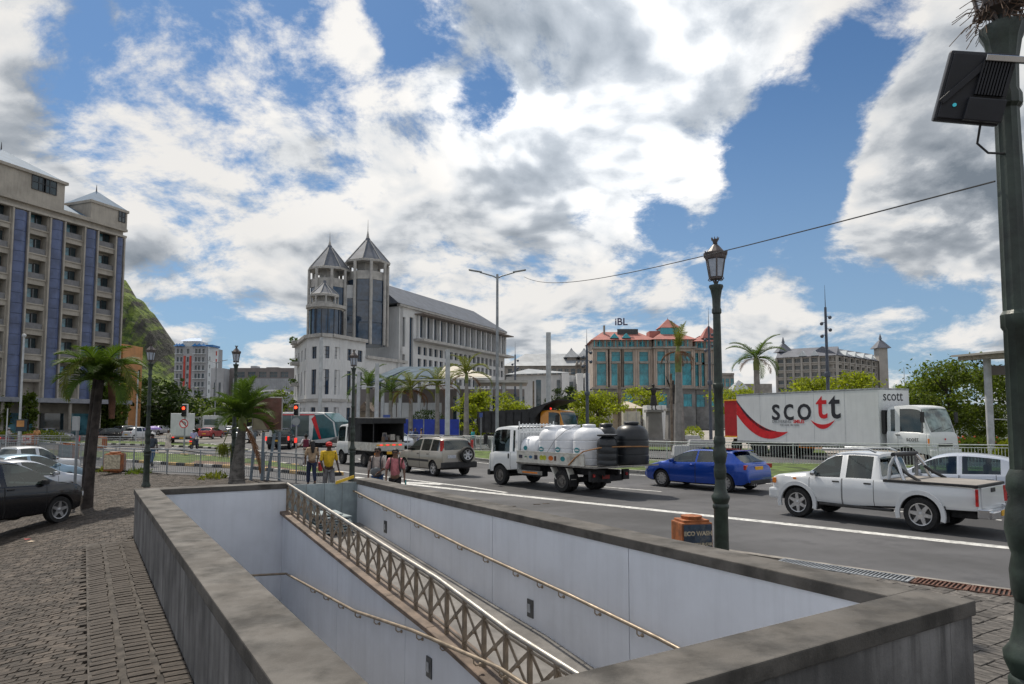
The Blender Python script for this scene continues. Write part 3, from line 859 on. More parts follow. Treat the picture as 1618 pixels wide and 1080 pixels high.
# ------------------------------------------------------------------ vehicles
m_tyre = mat('tyre', (0.018, 0.018, 0.019), 0.85, var=0.3, scale=12, bump=0.15)
m_rim = mat('alloy_rim', (0.55, 0.55, 0.56), 0.3, metal=0.85, var=0.1, scale=8)
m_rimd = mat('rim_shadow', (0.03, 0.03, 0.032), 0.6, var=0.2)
m_black = mat('black_plastic', (0.022, 0.022, 0.024), 0.6, var=0.2, scale=8)
m_gap = mat('panel_gap', (0.012, 0.012, 0.013), 0.9)
def see_glass():
    m = bpy.data.materials.new('car_glass'); m.use_nodes = True; t = m.node_tree; t.nodes.clear(); g = NG(t)
    out = g.n('ShaderNodeOutputMaterial'); tr = g.n('ShaderNodeBsdfTransparent'); gl = g.n('ShaderNodeBsdfGlossy'); mx = g.n('ShaderNodeMixShader'); fr = g.n('ShaderNodeFresnel')
    tr.inputs[0].default_value = (.42, .53, .54, 1); gl.inputs[0].default_value = (.85, .92, .92, 1); gl.inputs['Roughness'].default_value = .03; fr.inputs[0].default_value = 1.9
    g.put(mx.inputs[0], fr.outputs[0]); t.links.new(tr.outputs[0], mx.inputs[1]); t.links.new(gl.outputs[0], mx.inputs[2]); t.links.new(mx.outputs[0], out.inputs[0]); return m
m_glass = see_glass()
m_seat = mat('seat_cloth', (.035, .035, .038), .9, var=.2, scale=6)
m_red = mat('tail_red', (0.42, 0.012, 0.012), 0.2, var=0.2, scale=10, coat=0.5)
m_redlit = mat('red_lit', (0.6, 0.02, 0.02), 0.3, emit=((1.0, 0.05, 0.03), 1.2))
m_amber = mat('amber_lens', (0.75, 0.22, 0.02), 0.25, var=0.1, coat=0.4)
m_clear = mat('headlamp_lens', (0.55, 0.57, 0.60), 0.1, var=0.15, scale=20, coat=0.6)
m_plate_y = mat('plate_yellow', (0.78, 0.42, 0.02), 0.5, var=0.08)
m_plate_k = mat('plate_black', (0.02, 0.02, 0.02), 0.5)
m_chrome = mat('chrome', (0.65, 0.66, 0.68), 0.12, metal=1.0, var=0.08)
m_dark_int = mat('dark_metal', (0.03, 0.03, 0.033), 0.7, var=0.3, scale=6)
def paint(name, col, metal=0.25, rough=0.32): return mat('paint_' + name, col, rough, metal, var=0.04, scale=0.8, coat=0.6)

def pl(keys, x, smooth=False):
    if x <= keys[0][0]: return keys[0][1]
    for (a, za), (b, zb) in zip(keys, keys[1:]):
        if x <= b:
            t = (x - a) / (b - a)
            if smooth: t = t * t * (3 - 2 * t)
            return za + (zb - za) * t
    return keys[-1][1]
def round_prof(keys, it=2):
    """corner cutting, keeps ends"""
    for _ in range(it):
        out = [keys[0]]
        for i in range(len(keys) - 1):
            a, b = keys[i], keys[i + 1]
            if i > 0: out.append((a[0] * .8 + b[0] * .2, a[1] * .8 + b[1] * .2))
            if i < len(keys) - 2: out.append((a[0] * .2 + b[0] * .8, a[1] * .2 + b[1] * .8))
        out.append(keys[-1]); keys = out
    return keys

_wheels = {}
def wheel_mesh(r, w, spokes, rimm, kind):
    k = (r, w, spokes, rimm.name, kind)
    if k in _wheels: return _wheels[k]
    t = MB(); ri = r * (0.66 if kind != 'truck' else 0.58)
    t.lathe([(ri, -w / 2 + .015), (r * .93, -w / 2), (r * .985, -w / 2 + .03), (r, -w / 2 + .06), (r, w / 2 - .06), (r * .985, w / 2 - .03), (r * .93, w / 2), (ri, w / 2 - .015)], 28, axis='Y', caps=False)
    q = MB()
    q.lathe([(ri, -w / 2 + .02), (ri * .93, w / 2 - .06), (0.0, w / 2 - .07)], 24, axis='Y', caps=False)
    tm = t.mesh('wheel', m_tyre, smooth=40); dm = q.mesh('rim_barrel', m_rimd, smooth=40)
    q = MB()
    q.lathe([(ri * 1.01, w / 2 - .03), (ri * 1.0, w / 2 - .008), (ri * .93, w / 2 - .012), (ri * .90, w / 2 - .04)], 28, axis='Y', caps=False)
    if kind == 'truck':
        q.lathe([(ri * .93, w / 2 - .05), (ri * .72, w / 2 - .09), (ri * .45, w / 2 - .08), (ri * .42, w / 2 - .02), (0.0, w / 2 - .01)], 20, axis='Y')
    else:
        for i in range(spokes):
            a = 2 * math.pi * i / spokes
            Mr = Matrix.Rotation(a, 4, 'Y')
            pts = [(ri * .12, w / 2 - .03, -.045 * r / .32), (ri * .95, w / 2 - .02, -.028 * r / .32), (ri * .95, w / 2 - .02, .028 * r / .32), (ri * .12, w / 2 - .03, .045 * r / .32)]
            s = MB(); s.slab([(p[0], p[1], p[2]) for p in pts], (0, -.035, 0)); q.merge(s, Mr)
        q.lathe([(ri * .24, w / 2 - .05), (ri * .24, w / 2 - .02), (0, w / 2 - .012)], 14, axis='Y')
    rm = q.mesh('rim', rimm, smooth=35)
    _wheels[k] = (tm, dm, rm); return _wheels[k]
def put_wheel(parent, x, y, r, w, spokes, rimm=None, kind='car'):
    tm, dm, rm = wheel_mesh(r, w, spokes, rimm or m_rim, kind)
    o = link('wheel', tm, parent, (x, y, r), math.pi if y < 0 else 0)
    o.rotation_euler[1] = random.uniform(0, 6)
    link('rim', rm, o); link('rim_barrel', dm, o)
    return o

def shell(sp):
    """lofted vehicle body: tagged faces 0 body, 1 windscreen, 2 rear window, 3 gap, 4 arch, 10+ side windows, 30+ doors, 5 trim"""
    top = round_prof(sp['top'], sp.get('rnd', 2)); x0, x1 = top[0][0], top[-1][0]
    belt = sp['belt']; W = sp['W'] / 2; wr = sp['wr']; bot = sp['bot']; plan = sp['plan']
    H = max(z for _, z in top)
    g_max = H - pl(belt, 0)
    xs = {x0, x1}
    for k in top: xs.add(k[0])
    for a, b, *_ in sp.get('side', []): xs |= {a, b}
    for a, b in sp.get('doors', []): xs |= {a - .007, a + .007, b - .007, b + .007}
    for k in ('ws', 'rw'):
        if sp.get(k): xs |= set(sp[k])
    n = int((x1 - x0) / 0.14)
    for i in range(n): xs.add(x0 + (x1 - x0) * i / n)
    xs = sorted(xs); xs = [x for i, x in enumerate(xs) if i == 0 or x - xs[i - 1] > 0.002]
    rings = []
    for x in xs:
        zt = pl(top, x); w = W * pl(plan, x, True); zb = min(pl(bot, x), zt - 0.06)
        zl = max(zb + .03, min(pl(belt, x), zt - 0.035)); g = zt - zl; f = max(0.0, min(1.0, (g - .05) / (g_max * .55)))
        L = lambda a, b: a + (b - a) * f
        h = zl - zb; wv = wr * min(1.0, w / W + .03)
        # tumblehome at this height of the greenhouse
        gw = w * .945 + (wv - w * .945) * min(1.0, g / g_max)
        half = [(0, zb), (.80 * w, zb), (.955 * w, zb + min(.05, h * .2)), (w, zb + .28 * h), (w * 1.0, zb + .62 * h), (.985 * w, zl - min(.05, .2 * h)), (.955 * w, zl),
                (L(.925 * w, .94 * w), L(zl + .25 * g, zl + .02)), (L(.89 * w, .94 * w + (gw - .94 * w) * .86), L(zl + .55 * g, zl + .86 * g)),
                (L(.82 * w, gw * .945), L(zl + .82 * g, zt - .035)), (L(.52 * w, gw * .62), L(zl + .95 * g, zt - .008)), (0, zt)]
        ring = [(x, y, z) for y, z in half] + [(x, -y, z) for y, z in half[-2:0:-1]]
        rings.append(ring)
    m = len(rings[0]); mb = MB(); V = [p for r_ in rings for p in r_]; mb.v = list(V)
    nh = 12
    def colpair(k):                                # map ring segment to half column index
        return k if k < nh - 1 else (m - 1 - k)
    for i in range(len(xs) - 1):
        xm = (xs[i] + xs[i + 1]) / 2
        for k in range(m):
            c = colpair(k); left = k < nh - 1; t = 0
            if c in (9, 10):
                if sp.get('ws') and sp['ws'][0] < xm < sp['ws'][1]: t = 1
                if sp.get('rw') and sp['rw'][0] < xm < sp['rw'][1]: t = 2
            elif c == 7:
                for j, q in enumerate(sp.get('side', [])):
                    if q[0] < xm < q[1]: t = 10 + 2 * j + (0 if left else 1)
            elif 2 <= c <= 5:
                for j, (a, b) in enumerate(sp.get('doors', [])):
                    if a + .007 < xm < b - .007: t = 30 + 2 * j + (0 if left else 1)
                    if abs(xm - a) < .007 or abs(xm - b) < .007: t = 3
            if c in (0, 1): t = 5
            mb.f.append((i * m + k, (i + 1) * m + k, (i + 1) * m + (k + 1) % m, i * m + (k + 1) % m)); mb.t.append(t)
    mb.f.append(tuple(range(m))); mb.t.append(sp.get('rear_tag', 0))
    mb.f.append(tuple((len(xs) - 1) * m + k for k in range(m - 1, -1, -1))); mb.t.append(0)
    return mb
def cut_arches(mb, cuts, smooth=32):
    """difference with wheel cylinders; tag 4 on the cut faces; returns mesh with tags in material_index"""
    me = bpy.data.meshes.new('tmp'); me.from_pydata(mb.v, [], mb.f)
    for i in range(40): me.materials.append(m_gap)
    me.polygons.foreach_set('material_index', mb.t)
    bm = bmesh.new(); bm.from_mesh(me); bmesh.ops.recalc_face_normals(bm, faces=bm.faces); bm.to_mesh(me); bm.free()
    o = bpy.data.objects.new('tmp', me); rm = []
    for x, z, r, wd in cuts:
        q = MB(); q.lathe([(r, -wd), (r, wd)], 32, axis='Y', c=(x, 0, z))
        cm = q.mesh('cut', m_gap)
        for i in range(39): cm.materials.append(m_gap)
        cm.polygons.foreach_set('material_index', [4] * len(cm.polygons))
        c = bpy.data.objects.new('cut', cm); rm.append(c)
        md = o.modifiers.new('b', 'BOOLEAN'); md.object = c; md.operation = 'DIFFERENCE'; md.solver = 'EXACT'
    return evaluate([o] + rm)
def split_tags(me, names, parent, smooth=32):
    """one object per tag; names: tag -> (name, material)"""
    groups = {}
    for p in me.polygons: groups.setdefault(0 if p.material_index == 3 else p.material_index, []).append(p)
    for t, polys in sorted(groups.items()):
        nm, m = names(t)
        idx = {}; V = []; F = []
        for p in polys:
            f = []
            for v in p.vertices:
                if v not in idx: idx[v] = len(V); V.append(me.vertices[v].co[:])
                f.append(idx[v])
            F.append(f)
        q = bpy.data.meshes.new(nm); q.from_pydata(V, [], F)
        q.polygons.foreach_set('use_smooth', [True] * len(F)); q.set_sharp_from_angle(angle=R(smooth))
        q.materials.append(m); link(nm, q, parent)
        if t == 0:
            q.materials.append(m_gap); q.polygons.foreach_set('material_index', [1 if p.material_index == 3 else 0 for p in polys])
    bpy.data.meshes.remove(me)
def bit(parent, name, m, c, d, bevel=0.01, rz=0.0, smooth=None, taper=None):
    q = MB(); q.box((0, 0, 0), d, taper=taper); return q.build(name, m, parent, bevel=bevel, loc=c, rz=rz, smooth=smooth)

def make_car(name, label, cat, sp, loc, rz, pm, group=None, pz=0.0, details=None, trim=None):
    t = thing(name, label, cat, loc, rz, group)
    r, wb, wd = sp['r'], sp['wb'], sp.get('ww', 0.21)
    me = cut_arches(shell(sp), [(wb / 2, r, r * sp.get('arch', 1.16), 3), (-wb / 2, r, r * sp.get('arch', 1.16), 3)])
    def names(tg):
        if tg == 1: return ('windscreen', m_glass)
        if tg == 2: return ('rear_window', m_glass)
        if tg == 4: return ('wheel_well', m_dark_int)
        if tg == 5: return ('underside', trim or m_black)
        if 10 <= tg < 30: return ('window', m_glass)
        if tg >= 30: return ('door', pm)
        return ('body', pm)
    split_tags(me, names, t)
    yw = sp['W'] / 2 - wd / 2 - sp.get('inset', 0.03)
    for x in (wb / 2, -wb / 2):
        for y in (yw, -yw): put_wheel(t, x, y, r, wd, sp.get('spokes', 5), sp.get('rimm'), sp.get('wkind', 'car'))
    ym = sp['W'] / 2
    zl = pl(sp['belt'], 0); a_, b_ = sp['side'][0][0] - .1, sp['side'][-1][1]
    bit(t, 'cabin_floor', m_seat, ((a_ + b_) / 2, 0, zl - .16), (b_ - a_, ym * 1.84, .05), 0); bit(t, 'dashboard', m_seat, (b_ - .12, 0, zl - .06), (.36, ym * 1.76, .16), .04)
    for x in sp.get('seats', (.12, -.72)):
        for s in (.36, -.36): bit(t, 'seat', m_seat, (x, s, zl + .08), (.12, .46, .42), .04); bit(t, 'headrest', m_seat, (x - .03, s, zl + .38), (.09, .24, .16), .03)
    q = MB(); q.lathe([(.155, 0), (.175, .012), (.175, -.012), (.155, 0)], 16, axis='X', caps=False, c=(b_ - .42, -.36, zl + .02)); q.build('steering_wheel', m_seat, t)
    for s in (1, -1):
        q = MB(); q.box((0, 0, 0), (0.12, 0.16, 0.12)); mo = q.build('mirror', sp.get('mirror', pm), t, bevel=0.03, loc=(sp['mx'], s * (ym + 0.03), sp['mz']), smooth=40)
        q = MB(); q.box((0, -s * 0.09, -0.02), (0.05, 0.10, 0.03)); q.build('mirror_arm', m_black, mo)
        for a, b in sp.get('doors', []):
            q = MB(); q.box((0, 0, 0), (0.17, 0.03, 0.035)); q.build('door_handle', sp.get('handle', pm), t, bevel=0.01, loc=(a + 0.14, s * (ym * .995), sp['hz']))
    if details: details(t, sp, pm)
    return t

# --- body profiles (x forward, metres) -------------------------------------------------
PLAN = [(-2.2, .80), (-2.05, .90), (-1.7, .975), (-1.0, 1.0), (1.0, 1.0), (1.6, .97), (1.95, .90), (2.12, .80), (2.2, .66)]
HATCH = dict(W=1.77, wr=.585, wb=2.58, r=.315, spokes=10, top=[(-2.12, .52), (-2.10, .74), (-2.03, .92), (-1.93, 1.0), (-1.50, 1.335), (-1.30, 1.375), (-.7, 1.42), (-.1, 1.425), (.35, 1.36), (1.12, .985), (1.35, .935), (1.8, .83), (2.05, .70), (2.14, .58), (2.16, .48)],
    belt=[(-2.1, .98), (-1.2, .985), (0, .93), (1.1, .89)], bot=[(-2.12, .34), (-1.9, .22), (0, .19), (1.9, .21), (2.16, .30)], plan=PLAN,
    side=[(-1.32, -.98), (-.92, -.20), (-.13, .98)], doors=[(-1.02, -.17), (-.15, .92)], ws=(.37, 1.10), rw=(-1.93, -1.47), mx=.78, mz=.98, hz=.86)
MARCH = dict(W=1.66, wr=.56, wb=2.43, r=.29, spokes=5, top=[(-1.75, .5), (-1.74, .75), (-1.68, .95), (-1.58, 1.05), (-1.25, 1.40), (-1.0, 1.47), (-.4, 1.53), (.1, 1.525), (.5, 1.42), (1.12, 1.06), (1.4, .98), (1.75, .83), (1.93, .66), (1.98, .5)],
    belt=[(-1.7, 1.0), (-.8, .98), (0, .95), (1.1, .92)], bot=[(-1.75, .34), (-1.5, .2), (0, .18), (1.7, .2), (1.98, .3)], plan=[(-1.8, .78), (-1.6, .92), (-1.2, .99), (0, 1.0), (1.2, .98), (1.7, .88), (1.98, .66)],
    side=[(-1.05, -.20), (-.08, .98)], doors=[(-.95, -.15), (-.12, .92)], ws=(.52, 1.1), rw=(-1.58, -1.23), mx=.8, mz=1.0, hz=.88)
SEDAN = dict(W=1.74, wr=.57, wb=2.6, r=.31, spokes=8, top=[(-2.2, .55), (-2.19, .80), (-2.12, .98), (-1.95, 1.03), (-1.62, 1.06), (-.95, 1.38), (-.55, 1.44), (0, 1.455), (.4, 1.40), (1.12, 1.02), (1.3, .97), (1.8, .86), (2.05, .74), (2.14, .6), (2.17, .48)],
    belt=[(-2.1, .96), (-1.2, .96), (0, .92), (1.1, .89)], bot=[(-2.2, .34), (-1.9, .22), (0, .18), (1.9, .2), (2.17, .3)], plan=PLAN,
    side=[(-1.10, -.22), (-.10, 1.0)], doors=[(-1.05, -.16), (-.14, .92)], ws=(.42, 1.1), rw=(-1.62, -.97), mx=.8, mz=.98, hz=.86)
SUV = dict(W=1.82, wr=.62, wb=2.66, r=.345, spokes=5, ww=.22, top=[(-2.15, .6), (-2.14, .95), (-2.08, 1.08), (-1.95, 1.14), (-1.55, 1.58), (-1.3, 1.63), (-.6, 1.68), (0, 1.68), (.42, 1.61), (1.2, 1.13), (1.4, 1.08), (1.9, .98), (2.12, .84), (2.2, .66), (2.22, .55)],
    belt=[(-2.1, 1.1), (-1.2, 1.08), (0, 1.04), (1.1, 1.0)], bot=[(-2.15, .42), (-1.9, .3), (0, .26), (1.9, .28), (2.22, .38)], plan=PLAN,
    side=[(-1.5, -1.1), (-1.0, -.22), (-.08, 1.02)], doors=[(-1.08, -.16), (-.14, .92)], ws=(.44, 1.18), rw=(-1.95, -1.53), mx=.84, mz=1.1, hz=.98, handle=m_black, mirror=m_black)
CRV = dict(W=1.75, wr=.63, wb=2.62, r=.335, spokes=6, ww=.21, arch=1.14, top=[(-2.12, .55), (-2.12, 1.0), (-2.08, 1.12), (-1.78, 1.60), (-1.6, 1.64), (-.8, 1.68), (0, 1.675), (.36, 1.61), (.98, 1.13), (1.2, 1.08), (1.85, .97), (2.05, .84), (2.14, .62), (2.15, .5)],
    belt=[(-2.1, 1.08), (0, 1.05), (1.0, 1.0)], bot=[(-2.12, .42), (-1.8, .30), (0, .27), (1.9, .28), (2.15, .38)], plan=[(-2.2, .90), (-2.0, .955), (-1.6, .99), (-1, 1), (1.0, 1.0), (1.7, .96), (2.0, .88), (2.15, .7)],
    side=[(-1.72, -1.06), (-.97, -.22), (-.10, .86)], doors=[(-1.02, -.16), (-.14, .84)], ws=(.38, .96), rw=(-2.06, -1.80), mx=.72, mz=1.13, hz=.94, handle=m_black, mirror=m_black)
PICK = dict(W=1.79, wr=.60, wb=2.95, r=.375, spokes=6, ww=.25, arch=1.18, rnd=1, inset=-.01, top=[(-2.62, .56), (-2.61, 1.02), (-2.58, 1.06), (-.66, 1.08), (-.62, 1.12), (-.50, 1.66), (-.40, 1.69), (.2, 1.71), (.62, 1.66), (1.22, 1.16), (1.35, 1.13), (2.05, 1.06), (2.2, 1.0), (2.28, .75), (2.3, .5)],
    belt=[(-2.6, 1.06), (-.7, 1.06), (0, 1.06), (1.1, 1.03)], bot=[(-2.62, .5), (-1.0, .45), (0, .38), (1.2, .40), (2.1, .42), (2.3, .45)], plan=[(-2.62, .955), (-2.5, .98), (-1, 1), (1.2, 1), (1.9, .97), (2.15, .92), (2.3, .78)],
    side=[(-.40, .22), (.36, 1.10)], doors=[(-.46, .29), (.31, 1.14)], ws=(.64, 1.2), rw=(-.615, -.505), mx=1.0, mz=1.14, hz=.97, handle=m_black, mirror=m_chrome, seats=(.42, -.32))
def lamps(t, sp, front=True, rear=True, tail_z=0.85, tail=(.05, .26, .22), head_z=.68, ytail=.70, xr=None, tail_m=None, head=(.12, .34, .15), yhead=.62, plate=True, pz=.62):
    x0, x1 = sp['top'][0][0], sp['top'][-1][0]; W = sp['W'] / 2
    for s in (1, -1):
        if rear: bit(t, 'tail_light', tail_m or m_red, ((xr if xr is not None else x0 + .09), s * W * ytail * 1.08, tail_z), tail, .015, rz=s * .25)
        if front: bit(t, 'headlight', m_clear, (x1 - .21, s * W * yhead * 1.05, head_z), head, .03, rz=-s * .45)
    if plate and rear: 
        bit(t, 'number_plate', m_plate_y, (x0 - .004, 0, pz), (.02, .48, .12), .004)
    if front: bit(t, 'grille', m_black, (x1 - .055, 0, head_z - .08), (.10, .62, .14), .02)
def place2(px_f, py_f, px_r, py_r, W, wb, side=1):
    """centre and heading of a vehicle from the ground points of its front and rear wheels on the visible side (side=+1: its left side is seen)"""
    f, r_ = G(px_f, py_f), G(px_r, py_r); d = (f - r_).normalized(); n = Vector((-d.y, d.x, 0))
    c = (f + r_) / 2 - n * side * (W / 2 - 0.08)
    return (c.x, c.y, 0.0), math.atan2(d.y, d.x)
# white double-cab pickup nearest the stairwell
def d_pick(t, sp, pm):
    lamps(t, sp, tail_z=.83, tail=(.06, .16, .36), ytail=.88, xr=-2.60, head_z=.88, head=(.16, .26, .22), yhead=.72, plate=False)
    for s in (1, -1):
        bit(t, 'indicator', m_amber, (2.14, s * .80, .89), (.10, .10, .14), .02)
        bit(t, 'side_repeater', m_amber, (1.52, s * .905, .98), (.09, .02, .05), .01)
        bit(t, 'side_step', m_black, (0.0, s * .86, .40), (1.75, .14, .06), .02)
        for x in (1.475, -1.475):
            q = MB(); n = 18
            for k in range(n):
                a0, a1 = math.pi * (k / n * 1.16 - .08), math.pi * ((k + 1) / n * 1.16 - .08); ro, ri = .53, .435
                A_ = [(x + ri * math.cos(a0), .87 * s, .375 + ri * math.sin(a0)), (x + ro * math.cos(a0), .87 * s, .375 + ro * math.sin(a0)), (x + ro * math.cos(a1), .87 * s, .375 + ro * math.sin(a1)), (x + ri * math.cos(a1), .87 * s, .375 + ri * math.sin(a1))]
                q.slab(A_, (0, s * .06, 0))
            q.build('wheel_flare', pm, t, smooth=40)
            bit(t, 'mud_flap', m_black, (x - .50, s * .76, .42), (.02, .26, .36), .005)
        q = MB(); q.tube([(1.0 - .1, s * .60, 1.70), (.9, s * .60, 1.745), (-.25, s * .58, 1.765), (-.42, s * .58, 1.70)], .026, 8); q.build('roof_rail', m_galv, t, smooth=40)
        q = MB(); q.tube([(-1.12, s * .78, 1.08), (-.98, s * .72, 1.42), (-.86, s * .62, 1.62), (-.80, s * .40, 1.67), (-.80, 0, 1.68)], .042, 10); q.build('roll_bar', m_chrome, t, smooth=40)
        q = MB(); q.tube([(-.78, s * .80, 1.08), (-.80, s * .74, 1.42), (-.86, s * .64, 1.60)], .042, 10); q.build('roll_bar', m_galv, t, smooth=40)
        q = MB(); q.tube([(-1.45, s * .76, 1.09), (-1.2, s * .72, 1.22), (-1.0, s * .70, 1.36)], .036, 8); q.build('roll_bar', m_black, t, smooth=40)
    q = MB(); q.tube([(-.84, -.66, 1.66), (-.84, .66, 1.66)], .055, 10); q.build('roll_bar_pad', m_black, t, smooth=40)
    q = MB(); q.slab([(-.70, -.83, 1.075), (-.70, .83, 1.075), (-2.58, .82, 1.065), (-2.58, -.82, 1.065)], (0, 0, .03)); q.build('bed_cover', mat('bed_cover_vinyl', (.26, .24, .22), .75, var=.12, scale=2), t)
    for s in (1, -1): bit(t, 'cover_rail', m_black, (-1.64, s * .86, 1.07), (1.92, .05, .055), .01)
    bit(t, 'cover_rail', m_black, (-2.60, 0, 1.065), (.06, 1.70, .06), .015)
    bit(t, 'tailgate', pm, (-2.625, 0, .82), (.03, 1.36, .42), .012)
    bit(t, 'tailgate_latch', m_black, (-2.645, 0, .955), (.02, .26, .09), .008)
    q = MB(); q.box((-2.76, 0, .47), (.22, 1.5, .16)); q.box((-2.70, .72, .50), (.22, .26, .20)); q.box((-2.70, -.72, .50), (.22, .26, .20)); q.build('rear_bumper', m_chrome, t, bevel=.02)
    bit(t, 'number_plate', m_plate_y, (-2.878, .05, .50), (.012, .46, .12), .003)
    bit(t, 'bumper', pm, (2.16, 0, .56), (.30, 1.72, .28), .06)
    bit(t, 'exhaust_guard', m_dark_int, (-2.2, 0, .40), (.5, .9, .14), .02)
c, a = place2(1263, 816.5, 1454, 839, 1.82, 2.95)
make_car('pickup_truck', 'white double cab pickup with chrome roll bar and covered bed', 'pickup truck', PICK, c, a, paint('white', (.62, .64, .66), .1), details=d_pick).scale = (.965, .965, .985)

# blue five-door hatchback
def d_audi(t, sp, pm):
    lamps(t, sp, tail_z=.86, tail=(.08, .40, .15), ytail=.72, xr=-2.0, plate=False, head_z=.70, head=(.18, .36, .16), yhead=.68)
    bit(t, 'number_plate', m_plate_y, (-2.075, 0, .80), (.03, .50, .13), .004)
    bit(t, 'valance', m_black, (-2.09, 0, .36), (.10, 1.3, .14), .02)
    bit(t, 'roof_spoiler', pm, (-1.50, 0, 1.372), (.22, 1.02, .03), .012)
    q = MB(); q.slab([(-1.25, -.46, 1.402), (-1.25, .46, 1.402), (.1, .46, 1.434), (.1, -.46, 1.434)], (0, 0, .006)); q.build('roof_glass', m_glass, t)
    q = MB()
    for y in (.35, .47): q.tube([(-2.16, y, .28), (-1.95, y, .28)], .035, 10)
    q.build('exhaust_pipe', m_chrome, t, smooth=40)
    q = MB(); q.tube([(-1.98, -.35, 1.0), (-1.94, .1, 1.035)], .012, 6); q.build('rear_wiper', m_black, t)
c, a = place2(1046, 768.5, 1147, 777.5, 1.77, 2.58)
make_car('hatchback_car', 'bright blue five-door hatchback seen from behind', 'car', HATCH, c, a, paint('blue', (.006, .055, .36), .35, .25), details=d_audi)

# silver hatchback at the right edge, beyond the pickup
def d_march(t, sp, pm): lamps(t, sp, tail_z=.9, tail=(.1, .16, .3), ytail=.84, xr=-1.62, head_z=.72)
rp = G(1597, 812); dd = Vector((-.78, .62, 0)).normalized(); nn = Vector((-dd.y, dd.x, 0))
cc = rp + dd * (MARCH['wb'] / 2) - nn * (.75)
make_car('small_hatchback', 'pale silver small hatchback half hidden behind the white pickup', 'car', MARCH, (cc.x, cc.y, 0), math.atan2(dd.y, dd.x), paint('pale_silver', (.50, .54, .62), .35), details=d_march)

# champagne off-roader with a spare wheel on its back door
def d_crv(t, sp, pm):
    lamps(t, sp, tail_z=1.32, tail=(.14, .10, .46), ytail=.80, xr=-1.93, head_z=.82, plate=False)
    bit(t, 'rear_bumper', m_black, (-2.10, 0, .50), (.24, 1.70, .26), .05)
    bit(t, 'number_plate', m_clear, (-2.13, .38, .86), (.012, .40, .13), .004)
    for s in (1, -1):
        bit(t, 'door_moulding', m_black, (0, s * .885, .66), (1.9, .03, .10), .01)
        q = MB(); q.tube([(.2, s * .58, 1.66), (.1, s * .58, 1.71), (-1.4, s * .60, 1.715), (-1.55, s * .60, 1.66)], .02, 8); q.build('roof_rail', m_black, t, smooth=40)
    w = put_wheel(t, -2.25, -.32, .335, .20, 6); w.location = (-2.24, -.30, .94); w.rotation_euler = (0, 0, math.pi / 2)
c, a = place2(639, 746, 687, 752.5, 1.75, 2.62)
make_car('off_road_car', 'champagne five-door off-roader with spare wheel on its back door', 'car', CRV, c, a, paint('champagne', (.36, .335, .29), .5, .35), details=d_crv)
# ------------------------------------------------------------------ lorries
def cab(t, sp, pm, axle, glassm=None, arch=True):
    mb = shell(sp)
    me = cut_arches(mb, [(axle, sp['r'], sp['r'] * 1.2, 3)] if arch else [])
    def names(tg):
        if tg == 1: return ('windscreen', glassm or m_glass)
        if tg == 2: return ('rear_window', m_glass)
        if tg == 4: return ('wheel_well', m_dark_int)
        if tg == 5: return ('underside', m_black)
        if 10 <= tg < 30: return ('window', m_glass)
        if tg >= 30: return ('door', pm)
        return ('cab', pm)
    split_tags(me, names, t)
    zl = sp['belt'][0][1]; a_ = sp['top'][0][0]; b_ = sp['ws'][0]; W_ = sp['W']
    bit(t, 'cabin_floor', m_seat, ((a_ + b_) / 2 + .1, 0, zl - .14), (b_ - a_ - .1, W_ * .92, .06), 0); bit(t, 'rear_panel', m_seat, (a_ + .08, 0, zl + .3), (.06, W_ * .86, 1.2), 0)
    for s in (W_ * .24, -W_ * .24): bit(t, 'seat', m_seat, (a_ + .45, s, zl + .15), (.16, W_ * .3, .6), .04)
def oval(parent, name, m, c, rx, rz_, nrm, d=.006, n=20):
    """flat elliptical badge standing off a surface with outward direction nrm"""
    nrm = Vector(nrm).normalized(); u = Vector((0, 0, 1)).cross(nrm).normalized(); q = MB()
    q.slab([u * rx * math.cos(2 * math.pi * k / n) + Vector((0, 0, 1)) * rz_ * math.sin(2 * math.pi * k / n) for k in range(n)], nrm * d)
    return q.build(name, m, parent, loc=c)
m_truckw = paint('truck_white', (.66, .68, .69), .05, .4)
m_tankw = mat('white_poly_tank', (.74, .76, .80), .35, var=.04, scale=2)
m_tankk = mat('black_poly_tank', (.018, .021, .026), .38, var=.2, scale=3)
m_teal = mat('teal_badge', (.02, .22, .26), .5)
m_bedw = mat('dropside_white', (.55, .54, .49), .6, var=.12, scale=3, stain=(2.5, .5, (.30, .22, .15)))
m_board = mat('worn_board', (.26, .25, .23), .8, var=.3, scale=3)
m_strap = mat('orange_strap', (.30, .15, .06), .8)
ISUZU = dict(W=1.82, wr=.80, r=.37, top=[(.66, .62), (.66, 2.05), (.74, 2.17), (1.5, 2.22), (1.95, 2.17), (2.12, 2.06), (2.38, 1.22), (2.43, 1.08), (2.44, .62)], belt=[(0, 1.26), (2.0, 1.22), (2.4, 1.15)], bot=[(.6, .60), (2.44, .42)],
    plan=[(.6, 1.0), (2.0, 1.0), (2.3, .96), (2.44, .90)], side=[(.86, .98), (1.16, 2.18)], doors=[(1.06, 2.28)], ws=(2.10, 2.37), rnd=2)
c, a = place2(788, 765.5, 891, 777.5, 1.95, 3.36)
tk = thing('flatbed_truck', 'white flatbed truck loaded with water tanks', 'truck', c, a)
cab(tk, ISUZU, m_truckw, 1.68)
